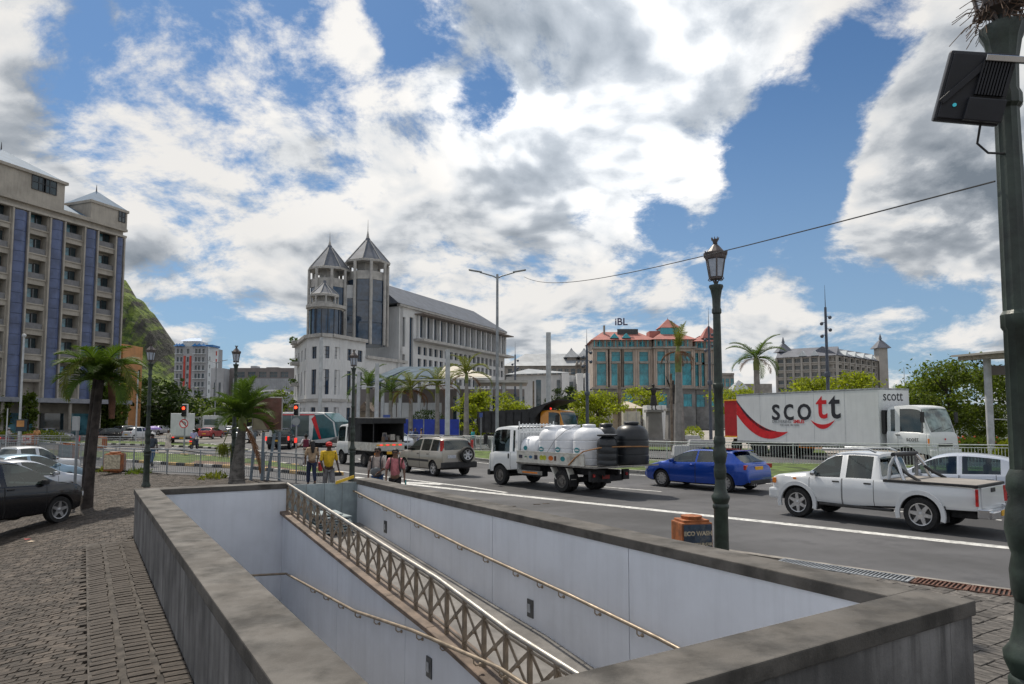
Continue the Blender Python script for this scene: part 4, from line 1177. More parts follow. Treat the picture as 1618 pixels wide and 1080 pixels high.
for s in (1, -1):
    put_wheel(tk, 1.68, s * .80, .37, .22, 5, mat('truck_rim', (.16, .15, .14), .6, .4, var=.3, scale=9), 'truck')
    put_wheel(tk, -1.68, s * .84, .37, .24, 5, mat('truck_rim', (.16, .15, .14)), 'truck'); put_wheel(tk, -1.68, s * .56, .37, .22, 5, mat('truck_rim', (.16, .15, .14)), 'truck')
    bit(tk, 'door_handle', m_black, (1.16, s * .915, 1.10), (.05, .03, .18), .008)
    bit(tk, 'air_vent', m_black, (.80, s * .915, 1.55), (.07, .02, .30), .008)
    q = MB(); q.tube([(2.20, s * .92, 1.95), (2.32, s * 1.05, 1.92), (2.32, s * 1.05, 1.45), (2.24, s * .92, 1.35)], .012, 6); q.box((2.32, s * 1.07, 1.68), (.06, .16, .36)); q.build('mirror', m_black, tk)
    q = MB(); q.slab([(-1.22, s * .72, .80), (-1.45, s * .72, .42), (-1.40, s * .72, .42), (-1.14, s * .72, .82)], (0, s * .24, 0)); q.slab([(-1.98, s * .72, .80), (-2.16, s * .72, .44), (-2.08, s * .72, .44), (-1.90, s * .72, .82)], (0, s * .24, 0)); q.build('mudguard', m_bedw, tk)
    bit(tk, 'mud_flap', m_black, (-2.14, s * .84, .42), (.02, .34, .40), .004)
    bit(tk, 'side_guard', m_board, (.02, s * .86, .56), (1.3, .04, .14), .01)
    bit(tk, 'reflector_strip', m_amber, (.0, s * .885, .56), (.80, .012, .055), .003)
    bit(tk, 'tail_light', m_red, (-3.03, s * .80, .62), (.06, .10, .10), .01)
    bit(tk, 'light_bracket', m_black, (-2.98, s * .80, .60), (.10, .30, .34), .01)
    rail = bit(tk, 'chassis_rail', m_dark_int, (-.6, s * .36, .68), (5.0, .08, .20), .01)
bit(tk, 'bumper', m_black, (2.42, 0, .44), (.14, 1.72, .22), .03)
bit(tk, 'fuel_tank', m_dark_int, (.1, .56, .60), (1.0, .40, .38), .04)
bit(tk, 'axle', m_dark_int, (-1.68, 0, .37), (.16, 1.3, .18), .03); bit(tk, 'axle', m_dark_int, (1.68, 0, .37), (.14, 1.4, .14), .03)
bit(tk, 'number_plate', mat('plate_red', (.30, .03, .02), .5), (-3.06, .25, .56), (.02, .34, .12), .003)
bit(tk, 'rear_underrun', m_dark_int, (-2.92, 0, .50), (.10, 1.4, .22), .02)
bit(tk, 'bed_floor', m_board, (-1.34, 0, .90), (3.94, 1.96, .08), .01)
q = MB(); q.slab([(-3.32, -.99, .93), (-3.32, .99, .93), (-4.25, .99, 1.0), (-4.25, -.99, 1.0)], (0, 0, -.05)); q.build('lowered_tailgate', m_board, tk)
bit(tk, 'dropside', m_bedw, (-1.10, .98, 1.12), (3.36, .04, .40), .008)
bit(tk, 'dropside', m_bedw, (-1.10, -.98, 1.12), (3.36, .04, .40), .008)
for z in (.93, 1.31): bit(tk, 'dropside_edge', m_bedw, (-1.10, 1.003, z), (3.38, .02, .035), .004)
for y in [-.86 + i * .172 for i in range(11)]:
    bit(tk, 'guard_bar', m_truckw, (.60, y, 1.62), (.035, .03, 1.36 if abs(y) < .8 else 1.5), .004)
for z in (1.25, 1.98, 2.24): bit(tk, 'guard_rail', m_truckw, (.575, 0, z), (.03, 1.78, .05), .004)
# stickers on the dropside
cols = [((.03, .03, .05), .20, .12), ((.10, .20, .12), .12, .05), ((.05, .16, .30), .16, .10), ((.03, .03, .05), .17, .15), ((.42, .45, .03), .17, .16), ((.42, .45, .03), .17, .16), ((.55, .13, .01), .22, .15), ((.08, .04, .03), .10, .16), ((.02, .20, .22), .20, .15)]
for i, (x, (cl, w_, h_)) in enumerate(zip((.36, .08, -.18, -.46, -.74, -.90, -1.22, -1.44, -1.80), cols)):
    mm = mat('sticker_%d' % i, cl, .6)
    if i in (2, 4, 5, 6, 8): oval(tk, 'sticker', mm, (x, 1.001, 1.12), w_ * .55, h_ * .55, (0, 1, 0), .004)
    else: bit(tk, 'sticker', mm, (x, 1.002, 1.12), (w_, .006, h_), .001, rz=0)
for k in range(4): bit(tk, 'sticker_line', m_black, (-2.25, 1.002, 1.20 - k * .045), (.24 - .03 * (k % 2), .005, .012), .001)
TKM = Matrix.Translation(c) @ Matrix.Rotation(a, 4, 'Z')
def on_truck(p): return tuple(TKM @ Vector(p))
def vtank(label, x, y, r, h, m, badge=True, z0=.945, ribs=3, group='water tanks on the flatbed truck', cat='water tank', name='water_tank', neck=.2):
    t = thing(name, label, cat, on_truck((x, y, z0)), a, group)
    prof = [(0, 0), (r * .98, 0), (r, .03)]
    bh = h * .66
    for k in range(ribs):
        z = bh * (k + .7) / ribs
        prof += [(r, z - .03), (r * .975, z - .015), (r * .975, z + .015), (r, z + .03)]
    prof += [(r, bh), (r * .985, bh + .03), (r * .93, bh + (h - bh) * .35), (r * .75, bh + (h - bh) * .62), (r * .5, bh + (h - bh) * .76), (neck * 1.02, bh + (h - bh) * .80), (neck, bh + (h - bh) * .82)]
    q = MB(); q.lathe(prof, 36); q.build('tank_body', m, t, smooth=30)
    q = MB(); q.lathe([(neck * 1.12, bh + (h - bh) * .82), (neck * 1.15, h * .985), (neck * 1.0, h), (0, h + .01)], 24); q.build('lid', m, t, smooth=30)
    if badge:
        d_ = Vector((.10, .995, 0)); o = oval(t, 'badge', m_teal, tuple(d_ * (r + .002) + Vector((0, 0, h * .36))), .135, .085, d_, .006)
        oval(o, 'badge_stripe', m_truckw, tuple(d_ * .007), .105, .028, d_, .004)
    return t
vtank('white upright water tank just behind the lying one on the truck', -.58, .40, .42, 1.26, m_tankw)
vtank('white upright water tank in the middle of the truck bed', -1.42, .38, .44, 1.30, m_tankw)
vtank('rearmost white upright water tank, strapped, on the truck bed', -2.38, .32, .54, 1.33, m_tankw)
vtank('white water tank on the far side of the truck bed behind the cab', .05, -.48, .42, 1.28, m_tankw, badge=False)
vtank('white water tank on the far side in the middle of the truck bed', -.85, -.52, .42, 1.30, m_tankw, badge=False)
vtank('small black drum on the tailgate of the flatbed truck', -3.46, .62, .34, .98, m_tankk, badge=False, ribs=3, z0=.99, cat='drum', name='black_drum', neck=.29)
vtank('large domed black tank at the very back of the flatbed truck', -3.62, -.38, .56, 1.38, m_tankk, badge=False, ribs=2, z0=.99, neck=.22)
vtank('black tank standing ahead of the large domed one on the truck', -2.30, -.62, .40, 1.36, m_tankk, badge=False, ribs=2, neck=.2)
# lying tank
t = thing('water_tank', 'white water tank lying on its side behind the truck cab', 'water tank', on_truck((.20, .42, 1.40)), a, 'water tanks on the flatbed truck')
q = MB(); q.lathe([(0, -.44), (.30, -.43), (.40, -.36), (.44, -.25), (.445, -.06), (.435, -.04), (.435, 0), (.445, .02), (.44, .25), (.40, .36), (.30, .43), (0, .44)], 32, axis='X'); q.build('tank_body', m_tankw, t, smooth=30)
oval(t, 'badge', m_teal, (.05, .445, .02), .10, .08, (0, 1, 0), .008)
q = MB(); q.box((0, 0, -.43), (.7, .5, .04)); q.build('cradle', m_board, t)
# tie-down strap over the black tanks
st2 = thing('tie_strap', 'brown ratchet strap tied round the black tanks on the truck', 'strap', on_truck((-1.75, 1.0, .9)), a)
q = MB(); P = [(-2.1, 1.03, .93), (-2.4, 1.02, 1.18), (-2.75, .99, 1.40), (-3.46, .985, 1.54), (-3.84, .66, 1.58), (-4.2, -.2, 1.58), (-4.19, -.55, 1.56)]
q.tube([Vector(p) - Vector((-1.75, 1.0, .9)) for p in P], .022, 6, flat=1.0); q.build('webbing', m_strap, st2)
st3 = thing('tie_rope', 'thin grey rope across the white tanks on the truck', 'rope', on_truck((-1.0, 1.0, 1.3)), a)
q = MB(); q.tube([Vector(p) - Vector((-1.0, 1.0, 1.3)) for p in [(-1.05, 1.01, 1.32), (-1.35, .92, 1.75), (-1.75, .84, 2.05), (-2.05, .55, 2.25), (-2.3, 0, 2.33)]], .008, 5); q.build('cord', mat('rope_grey', (.2, .2, .19), .9), st3)

# ---------------- long white box lorry with lettering, far carriageway
m_scw = mat('lorry_white', (.68, .70, .71), .4, var=.03, scale=1.2, streak=.10)
m_ink = mat('print_black', (.02, .022, .03), .5); m_pred = mat('print_red', (.62, .012, .02), .5); m_pteal = mat('print_teal', (.012, .045, .075), .5); m_pgrey = mat('print_grey', (.2, .21, .23), .6)
BN = A(1391, 702, 37.5); BL = A(1165, 698, 47.5)       # lower edge of the box body, near side: front and rear
hd = Vector((BN.x - BL.x, BN.y - BL.y, 0)); LB = hd.length; hd.normalize(); ha = math.atan2(hd.y, hd.x); nl = Vector((-hd.y, hd.x, 0))
BW = 2.5; ZB, ZT = .95, 4.16
org = Vector((BN.x, BN.y, 0)) + nl * BW / 2            # x=0 at the front of the box; near side is local -y
sct = thing('box_lorry', 'long white box lorry with black and red lettering and a smile', 'lorry', (org.x, org.y, 0), ha)
q = MB(); q.b2((-LB, -BW / 2, ZB), (0, BW / 2, ZT)); q.build('cargo_box', m_scw, sct, bevel=.04)
q = MB(); q.b2((-LB - .01, -BW / 2 - .012, ZT - .09), (.01, BW / 2 + .012, ZT + .012)); q.build('roof_trim', m_galv, sct, bevel=.01)
q = MB(); q.b2((-LB, -BW / 2 - .01, ZB - .06), (0, BW / 2 + .01, ZB + .05)); q.build('floor_rail', m_galv, sct)
for i in range(1, 5): bit(sct, 'panel_seam', m_galv, (-LB * i / 5, -BW / 2 - .002, (ZB + ZT) / 2), (.012, .004, ZT - ZB - .2), 0)
ys = -BW / 2 - .008
def letter(txt, x, z, size, m, **kw): return put_text(txt, size, m, sct, (x, ys, z), 0.0, align='LEFT', **kw)
letter('s', -LB * .712, 3.06, 2.15, m_ink, bold=.012); letter('c', -LB * .622, 3.06, 2.15, m_ink, bold=.012); letter('o', -LB * .52, 3.06, 2.15, m_ink, bold=.012)
letter('t', -LB * .382, 3.22, 2.3, m_pred, bold=.03); letter('t', -LB * .298, 3.22, 2.3, m_ink, bold=.03)
letter('DELIVERING', -LB * .705, 2.30, .29, m_pgrey); letter('SMILES', -LB * .545, 2.30, .29, m_pred, bold=.008); letter('FOR OVER 190 YEARS', -LB * .645, 2.08, .16, m_pgrey)
def crescent(name, m, pts_out, pts_in):
    q = MB(); n = len(pts_out)
    for i in range(n - 1):
        A_ = [pts_out[i], pts_out[i + 1], pts_in[i + 1], pts_in[i]]
        q.slab([(x, ys - .001, z) for x, z in A_], (0, .006, 0))
    q.build(name, m, sct)
def arc(p0, p1, sag, n=16): return [(p0[0] + (p1[0] - p0[0]) * k / n, p0[1] + (p1[1] - p0[1]) * k / n - sag * 4 * (k / n) * (1 - k / n)) for k in range(n + 1)]
crescent('smile_print', m_pred, arc((-LB * .425, 2.42), (-LB * .262, 2.42), .55), arc((-LB * .425, 2.42), (-LB * .262, 2.42), .28))
crescent('swoosh_print', m_pteal, arc((-LB + .03, 3.62), (-LB * .68, 1.66), .58), arc((-LB + .03, 3.76), (-LB * .675, 1.69), .46))
crescent('swoosh_print', m_pred, arc((-LB + .03, 2.75), (-LB * .585, 1.66), .95), arc((-LB + .03, 3.62), (-LB * .585, 1.66), .62))
fr = put_text('scott', .80, m_ink, sct, (.012, -.1, 3.72), math.pi / 2)
MIT = dict(W=2.3, wr=1.04, r=.48, top=[(.28, 1.0), (.28, 3.05), (.36, 3.17), (1.3, 3.22), (1.75, 3.16), (1.95, 3.05), (2.32, 1.72), (2.38, 1.55), (2.40, .70)], belt=[(0, 1.80), (1.8, 1.74), (2.4, 1.66)], bot=[(.2, .92), (2.4, .55)],
    plan=[(.2, 1.0), (1.9, 1.0), (2.25, .965), (2.4, .91)], side=[(.46, .68), (.92, 2.02)], doors=[(.84, 2.18)], ws=(1.93, 2.30), rnd=2)
m_ws2 = mat('pale_windscreen', (.22, .28, .27), .06, var=.45, scale=1.6, detail=4, spec=.8)
MIT = dict(MIT); sc_ = lambda L_: [(x * 1.16, *r_) for x, *r_ in L_]
for k_ in ('top', 'belt', 'bot', 'plan'): MIT[k_] = sc_(MIT[k_])
for k_ in ('side', 'doors'): MIT[k_] = [(a_ * 1.16, b_ * 1.16) for a_, b_ in MIT[k_]]
MIT['ws'] = tuple(x * 1.16 for x in MIT['ws'])
cab(sct, MIT, m_scw, 1.45, m_ws2)
for s in (1, -1):
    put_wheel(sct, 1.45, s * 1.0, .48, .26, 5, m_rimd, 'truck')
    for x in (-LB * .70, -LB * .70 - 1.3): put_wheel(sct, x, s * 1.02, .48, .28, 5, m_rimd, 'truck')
    bit(sct, 'chassis_rail', m_dark_int, (-LB * .45, s * .42, .86), (LB * 1.1, .10, .26), .01)
    q = MB(); q.tube([(2.3, s * 1.10, 2.95), (2.5, s * 1.34, 2.9), (2.5, s * 1.34, 2.2), (2.4, s * 1.12, 2.0)], .016, 6); q.box((2.52, s * 1.34, 2.55), (.08, .22, .55)); q.build('mirror', m_black, sct)
    q = MB()
    for z in (.72, 1.0): q.box((-LB * .36, s * 1.2, z), (LB * .30, .03, .05))
    for x in (-LB * .21, -LB * .36, -LB * .51): q.box((x, s * 1.2, .86), (.05, .035, .33))
    q.build('side_guard', m_amber, sct)
    bit(sct, 'door_handle', m_black, (.98, s * 1.155, 1.62), (.26, .03, .05), .01)
    bit(sct, 'headlight', m_clear, (2.75, s * .86, .98), (.10, .40, .24), .03)
    bit(sct, 'corner_light', m_amber, (2.63, s * 1.07, 1.28), (.10, .08, .34), .02)
bit(sct, 'bumper', m_scw, (2.79, 0, .72), (.20, 2.26, .36), .05); bit(sct, 'grille', m_black, (2.79, 0, 1.12), (.04, 1.1, .16), .02)
bit(sct, 'snorkel', m_black, (.14, -1.0, 2.3), (.20, .28, 1.3), .04)
q = MB(); q.tube([(2.70, -.75, 1.86), (2.67, -.1, 2.02)], .012, 6); q.tube([(2.70, .1, 1.86), (2.67, .75, 2.02)], .012, 6); q.build('wiper', m_black, sct)
put_text('scott', .34, m_ink, sct, (1.80, -1.165, 1.40), 0.0)
bit(sct, 'marker_badge', m_pred, (2.795, 0, 1.42), (.01, .09, .09), .002, rz=0)
# red lorry waiting behind it
rl = A(1145.5, 690, 53); rl = rl + hd * 4.4 + nl * 1.2; rlt = thing('red_lorry', 'red box lorry with yellow edging behind the white lorry', 'lorry', (rl.x, rl.y, 0), ha)
m_rl = mat('lorry_red', (.42, .02, .03), .45, var=.08)
q = MB(); q.b2((-4.4, -1.2, 1.15), (0.6, 1.2, 3.9)); q.build('cargo_box', m_rl, rlt, bevel=.03)
for y in (-1.2, 1.2):
    for z in (1.13, 3.9): bit(rlt, 'yellow_edge', m_plate_y, (-1.9, y, z), (5.02, .06, .09), .01)
for y in (-1.2, 1.2): bit(rlt, 'yellow_edge', m_plate_y, (.62, y, 2.52), (.06, .08, 2.8), .01)
for z in (1.13, 3.9): bit(rlt, 'yellow_edge', m_plate_y, (.62, 0, z), (.05, 2.4, .09), .01)
for s in (1, -1):
    for x in (-3.4, 1.6): put_wheel(rlt, x, s * .95, .46, .28, 5, m_rimd, 'truck')
    bit(rlt, 'chassis_rail', m_dark_int, (-1.2, s * .4, .85), (6.2, .1, .24), .01)
RC = dict(MIT); q = MB(); q.b2((.9, -1.1, .6), (2.2, 1.1, 2.9)); q.build('cab', m_rl, rlt, bevel=.12)

# ---------------- small white truck with a black canvas top (rear view)
cf = G(545, 738); dv = Vector((-.60, .80, 0)).normalized(); ca = math.atan2(dv.y, dv.x)
cnv = thing('canvas_truck', 'small white truck with a black canvas cover over its load bed', 'truck', (cf.x + .75, cf.y + 1.9, 0), ca)
SM = dict(ISUZU); SM.update(W=1.70, wr=.74)
cab(cnv, SM, m_truckw, 1.55)
m_canvas = mat('black_canvas', (.022, .023, .026), .8, var=.25, scale=2, bump=.4, bscale=8)
for s in (1, -1):
    put_wheel(cnv, 1.55, s * .74, .36, .2, 5, mat('truck_rim', (.16, .15, .14)), 'truck'); put_wheel(cnv, -1.3, s * .74, .36, .22, 5, mat('truck_rim', (.16, .15, .14)), 'truck')
    bit(cnv, 'dropside', m_bedw, (-.95, s * .86, 1.06), (3.1, .04, .42), .008)
    bit(cnv, 'canvas_side', m_canvas, (-.2 if s > 0 else -.95, s * .87, 1.88), (1.6 if s > 0 else 3.0, .03, 1.22), .01)
    bit(cnv, 'tail_light', m_amber, (-2.53, s * .70, .70), (.05, .22, .10), .01)
    for x in (.55, -1.0, -2.45): bit(cnv, 'hoop_post', m_dark_int, (x, s * .84, 1.88), (.04, .04, 1.25), 0)
    bit(cnv, 'chassis_rail', m_dark_int, (-.5, s * .36, .66), (4.0, .08, .2), .01)
    bit(cnv, 'mud_flap', m_black, (-1.8, s * .74, .42), (.02, .30, .36), .004)
bit(cnv, 'bed_floor', m_board, (-.95, 0, .86), (3.1, 1.74, .08), .01)
bit(cnv, 'tailgate', m_bedw, (-2.52, 0, 1.06), (.04, 1.74, .42), .008)
for i in range(8): bit(cnv, 'hazard_stripe', m_plate_y if i % 2 else m_redlit, (-2.545, -.62 + i * .177, 1.14), (.01, .175, .07), 0)  # red stripes glow in their material though they are no lamps
bit(cnv, 'number_plate', m_plate_y, (-2.55, -.1, .74), (.015, .46, .14), .003)
q = MB(); q.slab([(.62, -.9, 2.50), (.62, .9, 2.50), (-2.56, .92, 2.46), (-2.56, -.92, 2.46)], (0, 0, .05)); q.box((-2.55, 0, 2.36), (.05, 1.84, .26)); q.box((-1.6, .90, 2.36), (1.9, .04, .3)); q.build('canvas_roof', m_canvas, cnv, bevel=.02)
bit(cnv, 'front_board', m_canvas, (.60, 0, 1.7), (.05, 1.72, 1.6), .01)
for i in range(16):
    mm = mat('cargo_%d' % (i % 5), [(.35, .33, .30), (.30, .10, .05), (.10, .10, .12), (.45, .42, .38), (.18, .12, .08)][i % 5], .6)
    bit(cnv, 'cargo_item', mm, (-2.1 + random.uniform(-.2, .25), random.uniform(-.75, .3), 1.05 + random.uniform(0, .75)), (random.uniform(.12, .3), random.uniform(.1, .3), random.uniform(.15, .4)), .02, rz=random.uniform(0, 3))

# ---------------- tipper lorry with raised-front black skip, far carriageway
tp = A(862, 690, 56); TH_ = Vector((.75, -.66, 0)).normalized(); ta = math.atan2(TH_.y, TH_.x)
tip = thing('tipper_lorry', 'tipper lorry with black skip and orange-yellow cab behind the flatbed truck', 'lorry', (tp.x, tp.y, 0), ta)
m_oy = paint('orange_yellow', (.60, .24, .015), .05, .45)
TP = dict(MIT); TP.update(side=[(1.15, 2.3)])
cab(tip, TP, m_oy, 1.3, glass('tipper_glass', (.03, .06, .07), .05))
m_skip = mat('skip_black', (.026, .027, .030), .7, var=.3, scale=2)
q = MB()
for s in (1, -1): q.slab([(-6.4, s * 1.25, 1.35), (-.1, s * 1.25, 1.35), (.1, s * 1.25, 3.3), (-6.6, s * 1.25, 3.1)], (0, -s * .08, 0))
q.slab([(-.15, -1.25, 1.35), (-.15, 1.25, 1.35), (.15, 1.25, 3.3), (.15, -1.25, 3.3)], (-.08, 0, 0)); q.slab([(-6.4, -1.25, 1.35), (-6.4, 1.25, 1.35), (-6.6, 1.25, 3.1), (-6.6, -1.25, 3.1)], (.08, 0, 0))
q.b2((-6.4, -1.2, 1.3), (0, 1.2, 1.4)); q.build('skip_body', m_skip, tip)
q = MB(); q.slab([(-.5, -1.3, 3.25), (-.5, 1.3, 3.25), (2.2, 1.3, 3.95), (2.2, -1.3, 3.95)], (0, 0, .07)); q.slab([(-1.4, -1.3, 2.9), (-.5, -1.3, 3.3), (2.2, -1.3, 3.97), (1.0, -1.3, 3.55), (-.2, -1.3, 2.4)], (0, .07, 0)); q.build('cab_shield', m_skip, tip)
for i in range(7): bit(tip, 'skip_rib', m_skip, (-.7 - i * .85, -1.29, 2.2), (.10, .08, 1.7), .01)
for s in (1, -1):
    for x in (1.3, -3.6, -5.0): put_wheel(tip, x, s * 1.0, .5, .3, 5, m_rimd, 'truck')
    bit(tip, 'chassis_rail', m_dark_int, (-2.5, s * .42, 1.0), (8, .1, .3), .01)
    q = MB(); q.box((2.2, s * 1.36, 2.5), (.08, .22, .5)); q.tube([(2.0, s * 1.1, 2.8), (2.2, s * 1.36, 2.75)], .02, 6); q.build('mirror', m_black, tip)
bit(tip, 'beacon', m_redlit, (1.1, -.7, 3.3), (.12, .12, .16), .03); bit(tip, 'bumper', m_oy, (2.78, 0, .75), (.2, 2.2, .4), .04)
# ------------------------------------------------------------------ buildings
def rel(o, p): return (p[0] - o[0], p[1] - o[1], p[2] if len(p) > 2 else 0)
class Bld:
    """a building: Empty at its base; parts are given in world coordinates"""
    def __init__(s, name, label, o, cat='building', group=None):
        s.o = Vector((o[0], o[1], 0)); s.e = thing(name, label, cat, s.o, group=group); s.M = Matrix.Translation(-s.o)
    def part(s, name, mb, m, parent=None, **kw): return mb.xf(s.M).build(name, m, s.e if parent is None else parent, **kw)
    def wall(s, o, u, W, z0, z1, ops, m, depth=.25, back=6.0, gm=None, fm=None, nx=2, nz=2, frame=True, name='wall', wd=.2):
        mb = MB(); wall_open(mb, o, u, W, z0, z1, ops, depth)
        w = s.part(name, mb, m, fix=False)
        if gm: put_windows(s.e, Vector((o[0], o[1], 0)) - s.o, u, ops, gm, fm or m, wd, nx, nz, frame)
        if back:
            uu = Vector((u[0], u[1], 0)).normalized(); nn = Vector((uu.y, -uu.x, 0)); oo = Vector((o[0], o[1], 0))
            q = MB(); P = [oo - nn * (depth + .03), oo + uu * W - nn * (depth + .03), oo + uu * W - nn * back, oo - nn * back]
            q.prism([(p.x, p.y) for p in P], z0, z1 - .02); s.part('wall', q, m)
        return w
def hit(px, o, u):
    """distance along the line o + u*s at which picture column px crosses it"""
    k = (px - 809.0) / FPX                     # X = k * depth, depth close to Y*cos(pitch)
    k *= math.cos(PITCH)
    return (k * o[1] - o[0]) / (u[0] - k * u[1])
def pyramid(mb, c, hw, z0, z1, n=4, rot=math.pi / 4, flare=0.0):
    P = [(c[0] + hw * math.cos(rot + 2 * math.pi * k / n), c[1] + hw * math.sin(rot + 2 * math.pi * k / n), z0) for k in range(n)]
    if flare:
        Q = [(c[0] + hw * flare * math.cos(rot + 2 * math.pi * k / n), c[1] + hw * flare * math.sin(rot + 2 * math.pi * k / n), z0 + (z1 - z0) * .75) for k in range(n)]
        mb.add(P + Q + [(c[0], c[1], z1)], [tuple(range(n))] + [(k, (k + 1) % n, n + (k + 1) % n, n + k) for k in range(n)] + [(n + k, n + (k + 1) % n, 2 * n) for k in range(n)])
    else: mb.add(P + [(c[0], c[1], z1)], [tuple(range(n))] + [(k, (k + 1) % n, n) for k in range(n)])
    return mb
m_beige = mat('beige_render', (.43, .395, .345), .85, var=.10, scale=.6, detail=7, streak=.25)
m_bluet = mat('blue_cladding', (.085, .115, .23), .3, var=.18, scale=.7, spec=.6)
m_wglass = glass('window_sky', (.03, .05, .06), .03, .9)
m_wblue = mat('blue_glass', (.10, .26, .33), .08, var=.5, scale=.5, spec=.8)
m_frame_d = mat('dark_frame', (.05, .05, .055), .5)
m_roofblue = mat('blue_roof', (.10, .17, .26), .75, metal=.0, var=.1, scale=1)
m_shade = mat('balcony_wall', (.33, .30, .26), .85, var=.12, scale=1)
m_rail = mat('balcony_rail', (.20, .20, .21), .6, var=.1)

# ---- tall beige block with blue bays (left)
u = Vector((.355, .935, 0)).normalized(); n_ = Vector((u.y, -u.x, 0))
Cn = Vector((XA(183, 94), 94, 0)); LEN = 34.0; O = Cn - u * LEN
hb = Bld('office_tower', 'tall beige tower block with blue vertical bays at the far left', Cn)
S_ = lambda px: hit(px, O, u)
ZC = 28.6
bays = [(S_(30), S_(60)), (S_(88.5), S_(117)), (S_(142), S_(170))]
step = bays[1][0] - bays[0][0]
bays = [(bays[0][0] - step, bays[0][1] - step)] + bays
tops = [28.2, 25.15, 22.05, 18.95, 15.85, 12.75, 9.65]
ops = [(a, b, zt - 2.35, zt) for a, b in bays for zt in tops] + [(a, b, 5.2, 7.0) for a, b in bays]
mb = MB(); wall_open(mb, O, u, LEN, 5.0, ZC, ops, 1.0); hb.part('wall', mb, m_beige, fix=False)
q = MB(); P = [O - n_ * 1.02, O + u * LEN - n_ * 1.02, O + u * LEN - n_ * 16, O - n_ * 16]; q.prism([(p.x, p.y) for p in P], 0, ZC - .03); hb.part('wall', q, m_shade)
rzb = math.atan2(u.y, u.x)
for a, b in bays:
    for zt in tops:
        w = b - a; zc = zt - 1.0
        p, f = window_mesh(w * .52, 1.25, m_wblue, m_frame_d, 2, 1)
        o = link('window', p, hb.e, O + u * (a + w * .30) - n_ * .93 + Vector((0, 0, zc - .05)) - hb.o, rzb); link('window_frame', f, o)
        p, f = window_mesh(w * .30, 1.75, m_wglass, m_frame_d, 1, 1)
        o = link('window', p, hb.e, O + u * (a + w * .76) - n_ * .93 + Vector((0, 0, zc - .2)) - hb.o, rzb); link('window_frame', f, o)
        q = MB(); q.slab([O + u * (a + .02) - n_ * .10 + Vector((0, 0, zt - 2.30)), O + u * (b - .02) - n_ * .10 + Vector((0, 0, zt - 2.30)), O + u * (b - .02) - n_ * .10 + Vector((0, 0, zt - 1.62)), O + u * (a + .02) - n_ * .10 + Vector((0, 0, zt - 1.62))], -n_ * .05)
        hb.part('balcony_rail', q, m_rail)
        q = MB(); q.slab([O + u * (a - .12) + n_ * .12 + Vector((0, 0, zt - 2.50)), O + u * (b + .12) + n_ * .12 + Vector((0, 0, zt - 2.50)), O + u * (b + .12) + n_ * .12 + Vector((0, 0, zt - 2.34)), O + u * (a - .12) + n_ * .12 + Vector((0, 0, zt - 2.34))], -n_ * .11)
        hb.part('balcony_sill', q, m_beige)
    # arched head over the top opening
    q = MB(); w = b - a
    pts = [O + u * a + Vector((0, 0, 28.2)), O + u * a + Vector((0, 0, 27.75))] + [O + u * (a + w * k / 10) + Vector((0, 0, 27.75 + .42 * math.sin(math.pi * k / 10))) for k in range(1, 10)] + [O + u * b + Vector((0, 0, 27.75)), O + u * b + Vector((0, 0, 28.2))]
    q.slab([p_ - n_ * .02 for p_ in pts], -n_ * .3); hb.part('arch_head', q, m_beige)
edges = [(S_(-60), S_(24)), (S_(64.5), S_(85)), (S_(120.5), S_(139)), (S_(171), S_(182.0))]
edges[0] = (edges[1][0] - step, edges[1][1] - step)
for a, b in edges:                               # convex blue bays built of stacked panels
    N = 18; n = 5
    for k in range(N):
        z0_, z1_ = 5.05 + (27.6 - 5.05) * k / N + .02, 5.05 + (27.6 - 5.05) * (k + 1) / N - .02
        q = MB(); arcp = [O + u * (a + (b - a) * i / n) + n_ * (.06 + .42 * math.sin(math.pi * i / n)) for i in range(n + 1)]
        q.prism([(p.x, p.y) for p in arcp], z0_, z1_); hb.part('blue_panel', q, m_bluet, smooth=50)
    for s_ in (a - .22, b + .02):
        q = MB(); P = [O + u * s_ + n_ * .04, O + u * (s_ + .2) + n_ * .04, O + u * (s_ + .2) + n_ * .34, O + u * s_ + n_ * .34]; q.prism([(p.x, p.y) for p in P], 5.05, 27.7); hb.part('pilaster', q, m_beige)
for z, d, h in ((ZC, .5, .35), (27.75, .38, .3), (ZC + .36, .3, .2)):
    q = MB(); P = [O - n_ * .2, O + u * (LEN + .3) - n_ * .2, O + u * (LEN + .3) + n_ * d, O + n_ * d]; q.prism([(p.x, p.y) for p in P], z, z + h); hb.part('cornice', q, m_beige)
def turret(s0, s1, z0, z1, za, win=True):
    q = MB(); P = [O + u * s0 + n_ * .25, O + u * s1 + n_ * .25, O + u * s1 - n_ * (s1 - s0 - .25), O + u * s0 - n_ * (s1 - s0 - .25)]; q.prism([(p.x, p.y) for p in P], z0, z1); hb.part('turret_wall', q, m_beige)
    q = MB(); cc = (P[0] + P[2]) / 2; P2 = [cc + (p - cc) * 1.06 for p in P]; q.prism([(p.x, p.y) for p in P2], z1, z1 + .35); hb.part('cornice', q, m_beige)
    q = MB(); P3 = [cc + (p - cc) * 1.02 for p in P]; q.add([(p.x, p.y, z1 + .36) for p in P3] + [(cc.x, cc.y, za)], [(0, 1, 2, 3), (0, 1, 4), (1, 2, 4), (2, 3, 4), (3, 0, 4)]); r_ = hb.part('roof', q, m_roofblue)
    q = MB(); q.tube([(cc.x, cc.y, za - .1), (cc.x, cc.y, za + .9)], [.09, .02], 6); q.xf(hb.M); q.build('finial', m_frame_d, r_)
    return P
P = turret(S_(127), S_(186), ZC + .4, 31.3, 34.0)
p, f = window_mesh(1.0, 1.5, m_wglass, m_frame_d, 2, 2); o = link('window', p, hb.e, O + u * S_(177) + n_ * .27 + Vector((0, 0, 30.6)) - hb.o, rzb); link('window_frame', f, o)
